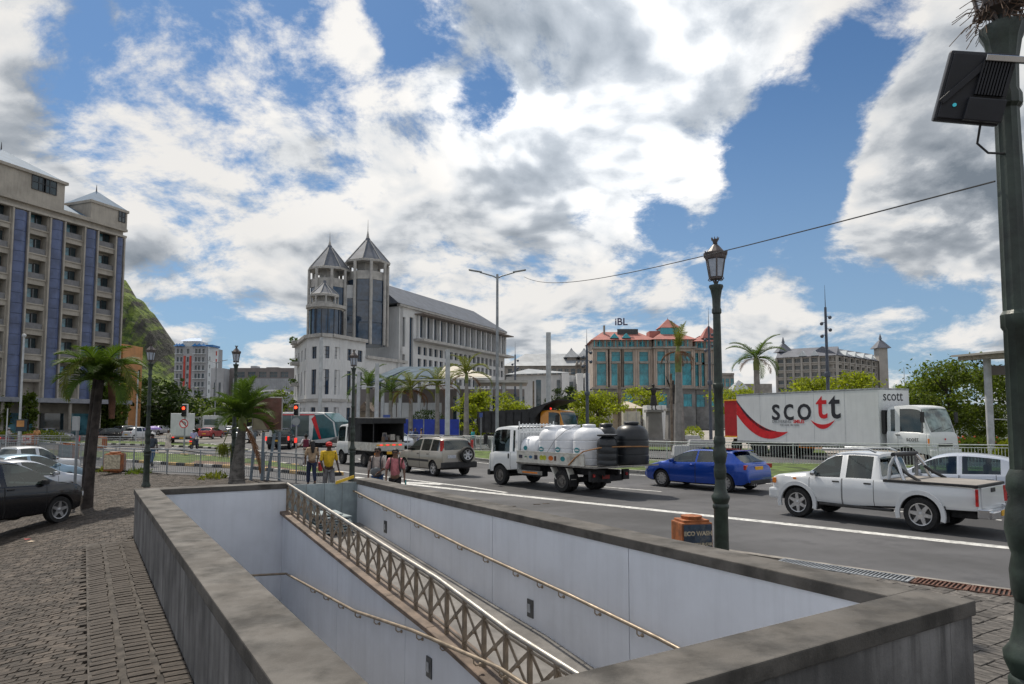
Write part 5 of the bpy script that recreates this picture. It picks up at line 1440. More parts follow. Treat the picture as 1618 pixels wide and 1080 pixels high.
P = turret(S_(-52), S_(83), ZC + .4, 32.4, 36.0)
p, f = window_mesh(1.7, 1.9, m_wglass, m_frame_d, 2, 2)
for px in (40, 58):
    o = link('window', p, hb.e, O + u * S_(px) + n_ * .27 + Vector((0, 0, 31.6)) - hb.o, rzb); link('window_frame', f, o)
q = MB(); q.add([tuple(O + u * S_(80) + n_ * .2 + Vector((0, 0, ZC + .5))), tuple(O + u * S_(160) + n_ * .2 + Vector((0, 0, ZC + .5))), tuple(O + u * S_(160) - n_ * 4 + Vector((0, 0, ZC + 2.6))), tuple(O + u * S_(80) - n_ * 4 + Vector((0, 0, ZC + 2.6)))], [(0, 1, 2, 3)]); hb.part('roof', q, m_roofblue, fix=False)
q = MB(); P = [Cn - u * .02 - n_ * .01, Cn - u * .02 - n_ * 1.04]; q.prism([tuple((Cn - u * .3 - n_ * .01).xy), tuple(P[0].xy), tuple(P[1].xy), tuple((Cn - u * .3 - n_ * 1.04).xy)], 5.0, ZC - .05); hb.part('wall', q, m_beige)
# canopy and shop fronts
q = MB(); P = [O - n_ * .2, O + u * LEN - n_ * .2, O + u * LEN + n_ * 3.0, O + n_ * 3.0]; q.prism([(p.x, p.y) for p in P], 4.45, 5.0); hb.part('canopy', q, mat('canopy_grey', (.26, .27, .30), .6, var=.1))
for k in range(9):
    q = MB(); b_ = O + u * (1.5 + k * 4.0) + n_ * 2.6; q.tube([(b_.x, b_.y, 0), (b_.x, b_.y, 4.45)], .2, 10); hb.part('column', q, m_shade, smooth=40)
    q = MB(); q.slab([O + u * (k * 4.0 + .3) - n_ * .9 + Vector((0, 0, .4)), O + u * (k * 4.0 + 3.3) - n_ * .9 + Vector((0, 0, .4)), O + u * (k * 4.0 + 3.3) - n_ * .9 + Vector((0, 0, 3.2)), O + u * (k * 4.0 + .3) - n_ * .9 + Vector((0, 0, 3.2))], n_ * .05)
    hb.part('shop_window', q, m_wblue if k % 2 else m_wglass)

# ---- orange block and low stone shed beside it
m_orange = mat('orange_render', (.60, .30, .13), .8, var=.1, scale=.6, streak=.2)
ob = Bld('orange_building', 'plain orange rendered block beside the tall beige tower', (XA(205, 112), 112))
o_ = Vector((XA(190, 108), 108, 0)); u_ = Vector((XA(214, 112) - o_.x, 4.0, 0)).normalized(); Wd = hit(213, o_, u_)
ob.wall(o_, u_, Wd, 0, ZA(205, 545, 110), [], m_orange, back=9)
o2 = o_ + u_ * (Wd + .02); u2 = Vector((.25, .97, 0)).normalized(); W2 = hit(221.5, o2, u2)
ob.wall(o2, u2, W2, 0, ZA(205, 545, 110) - .03, [(W2 * .3, W2 * .7, z, z + 1.4) for z in (6, 9.2)], m_orange, back=.8, gm=m_wglass, fm=m_frame_d)
put_text('KFS', 1.1, mat('sign_blue', (.02, .05, .35), .5), ob.e, o_ + u_ * (Wd * .45) + Vector((u_.y, -u_.x, 0)) * .05 + Vector((0, 0, 9.4)) - ob.o, math.atan2(u_.y, u_.x))
m_stonew = mat('dark_stone_wall', (.10, .095, .09), .9, var=.3, scale=.8, bump=.4, bscale=10)
sh = Bld('stone_shed', 'long dark stone shed with white roof sheets beyond the junction', (XA(255, 140), 140))
sh.wall((XA(206, 128), 128), (1, .62), 22, 0, ZA(240, 658, 135), [], m_stonew, back=8)
q = MB(); q.b2((XA(206, 126), 126, ZA(210, 652, 128)), (XA(232, 126), 131, ZA(210, 649, 128))); sh.part('awning', q, mat('blue_awning', (.10, .22, .45), .6))
q = MB(); q.slab([(XA(243, 138), 138, 4.2), (XA(300, 150), 150, 4.0), (XA(300, 150), 156, 6.0), (XA(243, 138), 146, 6.4)], (0, 0, .1)); sh.part('roof', q, mat('white_roof', (.6, .6, .6), .6))

# ---- grey apartment tower with red strips
m_apt = mat('grey_render', (.36, .37, .39), .8, var=.08, scale=.3); m_apw = mat('white_render', (.62, .66, .68), .8, var=.06, scale=.3); m_apr = mat('red_render', (.50, .07, .05), .8, var=.1, scale=.3)
m_aqua = mat('aqua_render', (.34, .50, .55), .8, var=.08); m_broof = mat('bright_blue_roof', (.02, .16, .42), .5, var=.1)
ap = Bld('apartment_tower', 'grey apartment tower with red strips and bright blue roof', (XA(305, 250), 250))
Ya = 250; zt = ZA(300, 547, Ya); x0, x1, xc = XA(273, Ya), XA(325, Ya), XA(338, 254)
st_h = zt / 9.6
ops = []
Wf = x1 - x0
for r_ in range(9):
    for cx in (.06, .17, .36 + .01, .62, .72, .84):
        ops.append((Wf * cx, Wf * (cx + .07), 2.2 + r_ * st_h, 2.2 + r_ * st_h + st_h * .58))
ap.wall((x0, Ya), (1, 0), Wf, 0, zt, ops, m_apt, back=13, depth=.5, gm=m_wglass, fm=m_apw, wd=.4, nx=1, nz=1)
ap.wall((x1 + .03, Ya + .3), Vector((xc - x1, 6, 0)), Vector((xc - x1, 6, 0)).length, 0, zt, [(.8, 1.5, 3 + k * st_h, 3 + k * st_h + 1.3) for k in range(8)], m_apw, back=.5, gm=m_wglass, fm=m_apw, wd=.1)
for cx in (.28, .46):
    for seg in ((.6, zt * .34), (zt * .44, zt * .88)):
        q = MB(); q.b2((x0 + Wf * cx, Ya - .25, seg[0]), (x0 + Wf * (cx + .055), Ya - .02, seg[1])); ap.part('red_strip', q, m_apr)
for r_ in range(9):
    for a_, b_ in ((.03, .26), (.58, .95)):
        q = MB(); q.b2((x0 + Wf * a_, Ya - 1.0, 1.95 + r_ * st_h), (x0 + Wf * b_, Ya - .03, 2.15 + r_ * st_h)); ap.part('balcony', q, m_apw)
    q = MB(); q.b2((xc - 1.2, Ya + 4.8, 2 + r_ * st_h), (xc - .1, Ya + 5.4, 2 + (r_ + .55) * st_h)); ap.part('red_strip', q, m_apr)
for k, (a_, b_) in enumerate(((.02, .27), (.55, .95))):
    for j in range(3):
        cx = a_ + (b_ - a_) * (j + .5) / 3
        q = MB(); pyramid(q, (x0 + Wf * cx, Ya - .2), 1.3, zt, zt + 1.2); ap.part('dormer_roof', q, m_broof)
q = MB(); q.b2((x0 + Wf * .22, Ya + .5, zt), (x0 + Wf * .75, Ya + 7, zt + 2.0)); ap.part('roof_house', q, m_apw)
q = MB(); q.slab([(x0 + Wf * .15, Ya, zt + 2.02), (x0 + Wf * .80, Ya, zt + 2.02), (x0 + Wf * .66, Ya + 3, zt + 3.2), (x0 + Wf * .3, Ya + 3, zt + 3.2)], (0, .4, .2)); ap.part('roof', q, m_broof)
q = MB(); q.b2((x1 - 1, Ya + .6, zt), (xc + .3, Ya + 7, zt + .7)); ap.part('roof', q, m_broof)

# ---- grey office blocks beyond
m_gconc = mat('pale_concrete', (.40, .41, .43), .85, var=.08, scale=.4, streak=.15); m_gdark = mat('dark_concrete', (.20, .18, .175), .85, var=.1, scale=.4); m_louv = mat('louvre_grey', (.36, .38, .41), .6, var=.12, scale=.6)
go = Bld('office_block', 'low grey concrete office block between the apartment and twin towers', (XA(400, 200), 200))
Yg = 200; xa, xb, xm, xe = XA(341, Yg), XA(361, Yg), XA(372, Yg), XA(466, Yg)
go.wall((xa, Yg - 4), (1, 0), xb - xa, 0, ZA(350, 583, Yg), [(.9, 1.5, 3, 13), (2.3, 2.9, 3, 13)], m_gconc, back=10, gm=m_wglass, fm=m_gconc)
go.wall((xb + .02, Yg), (1, 0), xe - xb, 0, ZA(420, 581, Yg), [(2.2 + k * 3.2, 4.4 + k * 3.2, ZA(420, 593, Yg) - .5, ZA(420, 593, Yg) + 1.1) for k in range(5)], m_gdark, back=12, gm=m_wglass, fm=m_gdark)
q = MB(); q.b2((xb + 1.5, Yg - 1.2, ZA(420, 640, Yg)), (xe + 1, Yg - .05, ZA(420, 598, Yg))); go.part('louvre_screen', q, m_louv)
for k in range(30):
    q = MB(); xx = xb + 1.7 + k * (xe - xb - 1) / 30; q.b2((xx, Yg - 1.32, ZA(420, 640, Yg)), (xx + .12, Yg - 1.21, ZA(420, 598, Yg))); go.part('louvre', q, m_gconc)
q = MB(); q.b2((XA(390, Yg), Yg + 2, ZA(400, 581, Yg)), (XA(399, Yg), Yg + 5, ZA(400, 577, Yg))); go.part('plant_room', q, m_gconc)
q = MB(); q.b2((XA(415, Yg), Yg + 2, ZA(400, 581, Yg)), (XA(434, Yg), Yg + 5, ZA(400, 579, Yg))); go.part('plant_room', q, m_gdark)
q = MB(); pts = [(XA(392, 190) + (XA(470, 190) - XA(392, 190)) * k / 10, 190, ZA(420, 626, 190) + 1.6 * math.sin(math.pi * k / 10)) for k in range(11)]; q.tube(pts, .35, 6); go.part('arch_roof', q, mat('white_roof', (.6, .6, .6)))

# ---- twin-tower office complex
m_axw = mat('off_white_render', (.66, .67, .675), .8, var=.06, scale=.3, detail=7, streak=.22)
m_axg = mat('slate_roof', (.125, .14, .17), .6, metal=.25, var=.12, scale=.7)
m_axl = mat('light_ledge', (.45, .44, .42), .8, var=.12, scale=1)
m_axd = glass('tower_glass', (.035, .065, .115), .04, .85)
ua = Vector((.42, .907, 0)).normalized(); na = Vector((ua.y, -ua.x, 0)); uL = Vector((-ua.y, ua.x, 0))
K0 = Vector((XA(548, 108), 108, 0))
ax = Bld('twin_tower_building', 'white office complex with two pointed slate towers and long wing', K0)
def along(o, u, px): return hit(px, o, u)
# podium: rounded corner made of facets, from the left side round to the right-hand front
PT = 15.2
lf = Vector((XA(487, 105), 105, 0))
ring_pts = [Vector((XA(463.5, 122), 122, 0)), Vector((XA(483, 107.5), 107.5, 0)), Vector((XA(506, 105.2), 105.2, 0)), Vector((XA(522, 106.0), 106.0, 0))]
last = ring_pts[-1]; Lr = hit(576, last, ua); ring_pts.append(last + ua * Lr)
win_rows = [(1.2, 4.3), (6.3, 10.2), (11.9, 13.8)]
for i in range(len(ring_pts) - 1):
    a_, b_ = ring_pts[i], ring_pts[i + 1]; d_ = b_ - a_; L = d_.length; dd = d_.normalized()
    nwin = {0: 4, 1: 1, 2: 1, 3: 3}[i]; ops = []
    for k in range(nwin):
        cx = L * (k + .5) / nwin; hw = min(.62, L / nwin * .30)
        for z0_, z1_ in win_rows: ops.append((cx - hw, cx + hw, z0_, z1_))
    ax.wall(a_, dd, L, 0, PT, ops, m_axw, back=5 if i else 1.2, depth=.35, gm=m_axd, fm=m_frame_d, wd=.3, nx=2, nz=3)
    q = MB(); nn = Vector((dd.y, -dd.x, 0)); P = [a_ - nn * .3, b_ - nn * .3, b_ + nn * .5, a_ + nn * .5]; q.prism([(p.x, p.y) for p in P], PT, PT + .55); ax.part('ledge', q, m_axl)
    P = [a_ - nn * .1, b_ - nn * .1, b_ + nn * .25, a_ + nn * .25]
    for z in (5.2,): q = MB(); q.prism([(p.x, p.y) for p in P], z, z + .45); ax.part('ledge', q, m_axl)
q = MB(); P = ring_pts + [ring_pts[-1] - na * 12, ring_pts[0] + Vector((8, 6, 0))]; q.poly([(p.x, p.y, PT + .3) for p in P]); ax.part('roof_deck', q, m_axl, fix=False)
an0 = ring_pts[-1] + ua * .03; La = hit(640, an0, ua)
ax.wall(an0, ua, La, 0, 12.6, [(1.0 + k * La / 5, 1.0 + k * La / 5 + 1.3, z0_, z1_) for k in range(5) for z0_, z1_ in ((1.2, 4.3), (6.3, 10.2))], m_axw, back=8, depth=.35, gm=m_axd, fm=m_frame_d, wd=.3, nx=2, nz=3)
q = MB(); P = [an0 - na * .3, an0 + ua * La - na * .3, an0 + ua * La + na * .5, an0 + na * .5]; q.prism([(p.x, p.y) for p in P], 12.6, 13.1); ax.part('ledge', q, m_axl)
# balconies with planting on the far left side
m_plant = leaf_mat('balcony_plant', (.03, .06, .015), (.08, .12, .03))
for k in range(4):
    z = 4.5 + k * 3.6; b_ = ring_pts[0] * .75 + ring_pts[1] * .25; dd = (ring_pts[1] - ring_pts[0]).normalized(); nn = Vector((dd.y, -dd.x, 0))
    q = MB(); P = [b_, b_ + dd * 3, b_ + dd * 3 + nn * 1.2, b_ + nn * 1.2]; q.prism([(p.x, p.y) for p in P], z, z + .5); bo = ax.part('balcony', q, m_axl)
    q = MB()
    for _ in range(60):
        c_ = b_ + dd * random.uniform(0, 3) + nn * random.uniform(.2, 1.5) + Vector((0, 0, z + random.uniform(.3, 1.2))); r1 = Vector((random.uniform(-1, 1), random.uniform(-1, 1), random.uniform(-1, 1))).normalized() * .22; r2 = r1.cross(Vector((random.uniform(-1, 1), .3, random.uniform(-1, 1)))).normalized() * .16
        q.poly([c_ - r1, c_ + r2, c_ + r1, c_ - r2])
    q.xf(ax.M); q.build('planting', m_plant, bo, fix=False)
# polygonal towers
def tower(px, Y, dia, z_base, z_par, z_eave, z_apex, z_spire, n=8, lantern=True, glassz=None):
    c_ = (XA(px, Y), Y); r_ = dia / 2; rot = math.pi / n
    vs_ = [Vector((c_[0] + r_ * math.cos(rot + 2 * math.pi * k / n), c_[1] + r_ * math.sin(rot + 2 * math.pi * k / n), 0)) for k in range(n)]
    core = [Vector((c_[0], c_[1], 0)) + (v - Vector((c_[0], c_[1], 0))) * .90 for v in vs_]
    q = MB(); q.prism([(p.x, p.y) for p in core], z_base, z_par - .02); ax.part('tower_core', q, m_axd)
    gz = glassz or z_base
    for k in range(n):
        a_, b_ = vs_[k], vs_[(k + 1) % n]
        # glazing panels per storey on each face
        nst = max(1, int((z_par - 1.5 - z_base) / 3.1))
        A2, B2 = a_ * .93 + Vector((c_[0], c_[1], 0)) * .07, b_ * .93 + Vector((c_[0], c_[1], 0)) * .07
        if ((a_ + b_) / 2 - Vector((c_[0], c_[1], 0))).dot(Vector((-c_[0], -c_[1], 0))) > 0:
            for j in range(nst):
                z0_ = z_base + (z_par - 1.5 - z_base) * j / nst + .12; z1_ = z_base + (z_par - 1.5 - z_base) * (j + 1) / nst - .12
                q = MB(); dd = (B2 - A2); nn = Vector((dd.y, -dd.x, 0)).normalized() * .06
                q.slab([A2 + dd * .12 + Vector((0, 0, z0_)), A2 + dd * .88 + Vector((0, 0, z0_)), A2 + dd * .88 + Vector((0, 0, z1_)), A2 + dd * .12 + Vector((0, 0, z1_))], nn); ax.part('window', q, m_axd)
        q = MB(); q.tube([(a_.x, a_.y, z_base), (a_.x, a_.y, z_eave)], .26 * dia / 7, 8); ax.part('pillar', q, m_axl, smooth=40)
        q = MB(); q.slab([A2 + Vector((0, 0, z_par - 1.45)), B2 + Vector((0, 0, z_par - 1.45)), B2 + Vector((0, 0, z_par)), A2 + Vector((0, 0, z_par))], (Vector((c_[0], c_[1], 0)) - (A2 + B2) / 2) * .06); ax.part('parapet', q, m_axl)
    q = MB(); q.lathe([(r_ * .5, z_par - .1), (r_ * .5, z_eave)], 8, c=(c_[0], c_[1], 0)); ax.part('lantern_core', q, m_axl)
    q = MB(); q.lathe([(r_ * 1.10, z_eave), (r_ * 1.12, z_eave + .35), (r_ * .98, z_eave + .5)], n, c=(c_[0], c_[1], 0)); ax.part('eave', q, m_axl)
    q = MB(); q.lathe([(r_ * 1.08, z_eave + .36), (r_ * .16, z_apex - .5), (r_ * .10, z_apex)], n, c=(c_[0], c_[1], 0)); r1 = ax.part('roof', q, m_axg)
    q = MB(); q.tube([(c_[0], c_[1], z_apex - .3), (c_[0], c_[1], z_apex + (z_spire - z_apex) * .4), (c_[0], c_[1], z_spire)], [r_ * .10, .07, .02], 6); q.xf(ax.M); q.build('spire', m_axl, r1)
    for k in range(n):
        a0 = 2 * math.pi * k / n
        q = MB(); q.tube([(c_[0] + r_ * 1.08 * math.cos(a0), c_[1] + r_ * 1.08 * math.sin(a0), z_eave + .42), (c_[0] + r_ * .16 * math.cos(a0), c_[1] + r_ * .16 * math.sin(a0), z_apex - .45)], .07, 5); q.xf(ax.M); q.build('hip_rib', m_axl, r1)
tower(577, 119, 7.3, PT, 28.0, 29.6, 34.4, 37.8)
tower(516, 117, 6.7, PT, 26.4, 27.9, 32.6, 35.0)
tower(509, 110, 4.3, 20.6, 21.3, 22.2, 25.0, 26.0)
# glazed drum below the small turret
c_ = (XA(512, 110), 110)
q = MB(); q.lathe([(2.55, PT + .3), (2.55, 20.0)], 24, c=(*c_, 0)); ax.part('glazed_drum', q, m_axd)
q = MB(); q.lathe([(2.75, 20.0), (2.75, 20.25)], 24, c=(*c_, 0)); q.lathe([(3.15, 20.25), (3.15, 20.75)], 24, c=(*c_, 0)); ax.part('drum_ledge', q, m_axl)
for k in range(16):
    a0 = 2 * math.pi * k / 16; q = MB(); q.tube([(c_[0] + 2.6 * math.cos(a0), c_[1] + 2.6 * math.sin(a0), PT), (c_[0] + 2.6 * math.cos(a0), c_[1] + 2.6 * math.sin(a0), 20)], .06, 5); ax.part('mullion', q, m_frame_d)
# dark glazed link with the vertical sign
A1 = Vector((XA(544, 116), 116, 0)); B1 = Vector((XA(570, 116.5), 116.5, 0)); dl = (B1 - A1).normalized(); Ll = (B1 - A1).length
ax.wall(A1, dl, Ll, PT, 25.5, [(.15, Ll * .42, PT + .6, 23.2), (Ll * .58, Ll - .25, PT + .4, 23.6)], m_axw, back=3, gm=m_axd, fm=m_frame_d, nx=1, nz=5, depth=.2, wd=.12)
sg = link('sign_lettering', text_mesh('AXYS', 1.65, mat('sign_white', (.8, .8, .8), .5), bold=.03), ax.e, A1 + dl * (Ll * .79) + Vector((dl.y, -dl.x, 0)) * .12 + Vector((0, 0, ZA(562, 492, 116))) - ax.o)
sg.rotation_euler = (Matrix.Rotation(math.atan2(dl.y, dl.x), 3, 'Z') @ Matrix.Rotation(math.pi / 2, 3, 'X') @ Matrix.Rotation(math.pi / 2, 3, 'Z')).to_euler()
# long wing
Wg = Vector((XA(629, 122), 122, 0)); LW = hit(797, Wg, ua)
EZ = 22.8
ks_ = hit(656, Wg, ua)
ops = [(1.2, 2.0, 15.6, 21.0), (1.2, 2.0, 12.4, 14.2), (3.4, ks_ - .9, 8, 21.3)]
N = 15; sp_ = (LW - ks_ - .6) / N
ops += [(ks_ + .3 + k * sp_ + sp_ * .20, ks_ + .3 + k * sp_ + sp_ * .92, 17.9, 22.2) for k in range(N)]
M2 = 19; sp2 = (LW - ks_ - .6) / M2
ops += [(ks_ + .3 + k * sp2 + sp2 * .20, ks_ + .3 + k * sp2 + sp2 * .82, z, z + 1.55) for k in range(M2) for z in (14.6, 12.3, 9.4)]
ax.wall(Wg, ua, LW, 0, EZ, ops, m_axw, back=13, depth=.6, gm=m_axd, fm=m_frame_d, wd=.5, nx=1, nz=2)
for k in range(N + 1):
    s_ = ks_ + .3 + k * sp_; q = MB(); P = [Wg + ua * (s_ - .05) + na * .1, Wg + ua * (s_ + sp_ * .16) + na * .1, Wg + ua * (s_ + sp_ * .16) + na * .45, Wg + ua * (s_ - .05) + na * .45]
    q.prism([(p.x, p.y) for p in P], 17.4, 21.9); ax.part('column', q, m_axw)
def strip(z, h, d0, d1, s0, s1, m, nm): q = MB(); P = [Wg + ua * s0 + na * d0, Wg + ua * s1 + na * d0, Wg + ua * s1 + na * d1, Wg + ua * s0 + na * d1]; q.prism([(p.x, p.y) for p in P], z, z + h); ax.part(nm, q, m)
strip(16.9, .5, .02, 2.3, ks_ - .8, LW + .5, m_axl, 'ledge'); strip(21.95, .22, .05, 2.1, ks_ - .6, LW + .8, mat('pergola_brown', (.20, .17, .15), .7), 'pergola'); strip(EZ, .4, -.2, .5, -.4, LW + .4, m_axl, 'cornice')
q = MB(); P0, P1 = Wg - ua * 1.2 + na * .6, Wg + ua * (LW + .5) + na * .6; R0, R1 = Wg + ua * .0 - na * 6.0, Wg + ua * (LW - 4.5) - na * 6.0; Q0, Q1 = Wg - ua * 1.2 - na * 12.6, Wg + ua * (LW + .5) - na * 12.6
q.add([(P0.x, P0.y, EZ + .42), (P1.x, P1.y, EZ + .42), (R1.x, R1.y, 28.0), (R0.x, R0.y, 28.0), (Q0.x, Q0.y, EZ + .42), (Q1.x, Q1.y, EZ + .42)], [(0, 1, 2, 3), (3, 2, 5, 4), (1, 5, 2), (0, 3, 4), (0, 4, 5, 1)]); ax.part('roof', q, m_axg)
# wall between towers and wing facing the street, white gable side
sd0 = Wg - na * 12.9 - ua * .02
ax.wall(sd0, na, 12.9, 0, EZ - .02, [(9.6, 10.3, 15.5, 20.5), (11.6, 12.2, 15.5, 20.5)], m_axw, back=1.2, depth=.3, gm=m_axd, fm=m_frame_d)

# ---- station with low hipped metal roofs and white columns
m_met = mat('metal_roof', (.12, .155, .19), .95, spec=.05, metal=.0, var=.12, scale=.5); m_cream_sunlit = mat('cream_sunlit_roof', (.55, .50, .40), .6, var=.08, scale=.8); m_wcol = mat('white_column', (.45, .47, .49), .7, var=.06)  # pale cream has the sunlight on the hipped slope painted in
stn = Bld('station_hall', 'low station hall with grey metal roofs and white columns', (XA(690, 84), 84))
def gable(p0, p1, p2, p3, th=.18, nm='roof', m=m_met): q = MB(); q.slab([p0, p1, p2, p3], (0, 0, -th)); stn.part(nm, q, m)
def at3(px, py, Y): return A(px, py, Y)
gable(at3(575, 601, 84), at3(600, 601, 80), at3(651, 578.5, 92), at3(632, 579, 95))
gable(at3(612, 601, 80), at3(690, 595.5, 78), at3(697, 579, 90), at3(648, 579, 92))
gable(at3(690, 595.5, 78), at3(703, 578, 90), at3(726, 578, 92), at3(777, 594.5, 82), m=m_cream_sunlit); gable(at3(690, 596.2, 78), at3(777, 595.2, 82), at3(772, 596.6, 79), at3(692, 597.6, 77), m=m_axl, nm='gutter')
gable(at3(612, 602.2, 80), at3(690, 596.6, 78), at3(690, 598.6, 78.2), at3(612, 604.2, 80.2), nm='gutter', m=m_axl)
q = MB(); q.b2((XA(752, 80), 79, ZA(790, 604, 79)), (XA(834, 80), 88, ZA(790, 600, 79))); stn.part('canopy', q, m_axl)
q = MB(); q.b2((XA(568, 96), 92, 0), (XA(828, 96), 95, 6.5)); stn.part('back_wall', q, m_gdark)
for k, px in enumerate((604, 632, 662, 690, 724, 752, 776, 796, 823)):
    q = MB(); x_ = XA(px, 80); q.b2((x_ - .17, 79.9, 0), (x_ + .17, 80.4, ZA(px, 604, 80))); stn.part('column', q, m_wcol)
for k in range(4):
    q = MB(); xl = XA(604 + k * 24, 81.5); q.b2((xl, 81.2, 1.0), (XA(604 + k * 24 + 22, 81.5), 81.4, 4.4)); stn.part('white_panel', q, m_axw)
for k in range(5):
    xl = XA(716 + k * 23, 83); q = MB(); q.b2((xl, 83, .3), (XA(716 + k * 23 + 20, 83), 83.2, 5.2)); stn.part('window', q, m_wglass)
q = MB(); q.b2((XA(622, 78), 77.6, .6), (XA(668, 78), 78, 2.7)); stn.part('louvre_wall', q, m_gconc)
q = MB(); q.b2((XA(692, 78), 77.6, 1.6), (XA(703, 78), 77.8, 2.4)); stn.part('sign_panel', q, m_axw)
kio = Bld('kiosk', 'small brown kiosk with pitched roof beside the tram', (XA(580, 72), 72), 'kiosk')
q = MB(); q.b2((XA(570, 72), 71, 0), (XA(591, 72), 74, ZA(580, 651, 72))); kio.part('wall', q, mat('kiosk_brown', (.25, .20, .16), .8))
q = MB(); z_ = ZA(580, 650, 72); q.add([(XA(566, 72), 70.6, z_), (XA(593, 72), 70.6, z_), (XA(580, 72), 70.6, z_ + 1.0), (XA(566, 72), 74.4, z_), (XA(593, 72), 74.4, z_), (XA(580, 72), 74.4, z_ + 1.0)], [(0, 1, 2), (3, 5, 4), (0, 2, 5, 3), (1, 4, 5, 2), (0, 3, 4, 1)]); kio.part('roof', q, m_brown)

# ---- long grey waterfront building behind and white hall in front of it
m_gst = mat('grey_stone', (.30, .28, .255), .85, var=.14, scale=.5); m_rfs = mat('silver_roof', (.36, .38, .40), .5, metal=.2, var=.1, scale=.5)
wf = Bld('waterfront_building', 'long grey waterfront building with arched windows and silver roof', (XA(860, 190), 190))
Yw = 190; xa, xb = XA(797, Yw), XA(942, Yw); ze = ZA(860, 578, Yw)
ops = [(1.0 + k * 1.75, 2.1 + k * 1.75, ze - 2.4, ze - .8) for k in range(14)] + [(1.0 + k * 1.75, 2.1 + k * 1.75, ze - 6.6, ze - 4.2) for k in range(14)]
wf.wall((xa, Yw), (1, -.05), xb - xa, 0, ze, ops, m_gst, back=14, depth=.4, gm=m_wglass, fm=m_gst)
q = MB(); q.add([(xa - .5, Yw - .6, ze), (xb + .5, Yw - 1.9, ze), (xb, Yw + 6, ze + 4.0), (xa + 6, Yw + 6, ze + 4.0), (xa - .5, Yw + 13, ze), (xb + .5, Yw + 13, ze)], [(0, 1, 2, 3), (3, 2, 5, 4), (0, 3, 4), (1, 5, 2), (0, 4, 5, 1)]); wf.part('roof', q, m_rfs)
for px in (925.5, 905):
    x_ = XA(px, Yw); zz = ze + 2.6; q = MB(); q.b2((x_ - 1.3, Yw + 2, ze + .5), (x_ + 1.3, Yw + 4.6, zz)); wf.part('cupola', q, m_gst)
    q = MB(); pyramid(q, (x_, Yw + 3.3), 3.2, zz + .01, zz + 2.9, flare=.18); wf.part('cupola_roof', q, m_rfs)
for k in range(5):
    x_ = XA(912 + k * 6, Yw - 1); q = MB(); q.add([(x_ - .6, Yw - 2.1, ze), (x_ + .6, Yw - 2.1, ze), (x_, Yw - 2.1, ze + 1.3), (x_ - .6, Yw + 1, ze), (x_ + .6, Yw + 1, ze), (x_, Yw + 1, ze + 1.3)], [(0, 1, 2), (3, 5, 4), (0, 2, 5, 3), (1, 4, 5, 2)]); wf.part('dormer', q, m_gst)
wh = Bld('white_hall', 'white modern hall with angled walls and pale metal roof', (XA(870, 125), 125))
Yh = 125
q = MB(); q.prism([(XA(800, Yh + 6), Yh + 6), (XA(886, Yh), Yh), (XA(926, Yh + 3), Yh + 3), (XA(926, Yh + 3), Yh + 20), (XA(800, Yh + 6), Yh + 20)], 0, ZA(860, 592, Yh)); wh.part('wall', q, m_axw)
q = MB(); za_, zb_ = ZA(830, 589, Yh), ZA(860, 576, Yh); q.add([(XA(798, Yh + 4), Yh + 4, za_), (XA(892, Yh - 1), Yh - 1, za_), (XA(905, Yh + 14), Yh + 14, zb_ - .5), (XA(835, Yh + 14), Yh + 14, zb_ + .3), (XA(798, Yh + 24), Yh + 24, za_)], [(0, 1, 2, 3), (0, 3, 4)]); wh.part('roof', q, m_rfs)
for px, w_ in ((888, 1.3), (912, 1.1), (924, .9)):
    x_ = XA(px, Yh - 1); q = MB(); q.b2((x_, Yh - 1.5, 0), (x_ + w_, Yh + 2, ZA(px, 590, Yh))); wh.part('fin_wall', q, m_axw)
for px, px2, py in ((895, 906, 603), (911, 920, 606), (847, 855, 600), (880, 885, 600)):
    q = MB(); q.b2((XA(px, Yh - .3), Yh - .4, 1.2), (XA(px2, Yh - .3), Yh - .05, ZA(px, py, Yh))); wh.part('window', q, m_wglass)

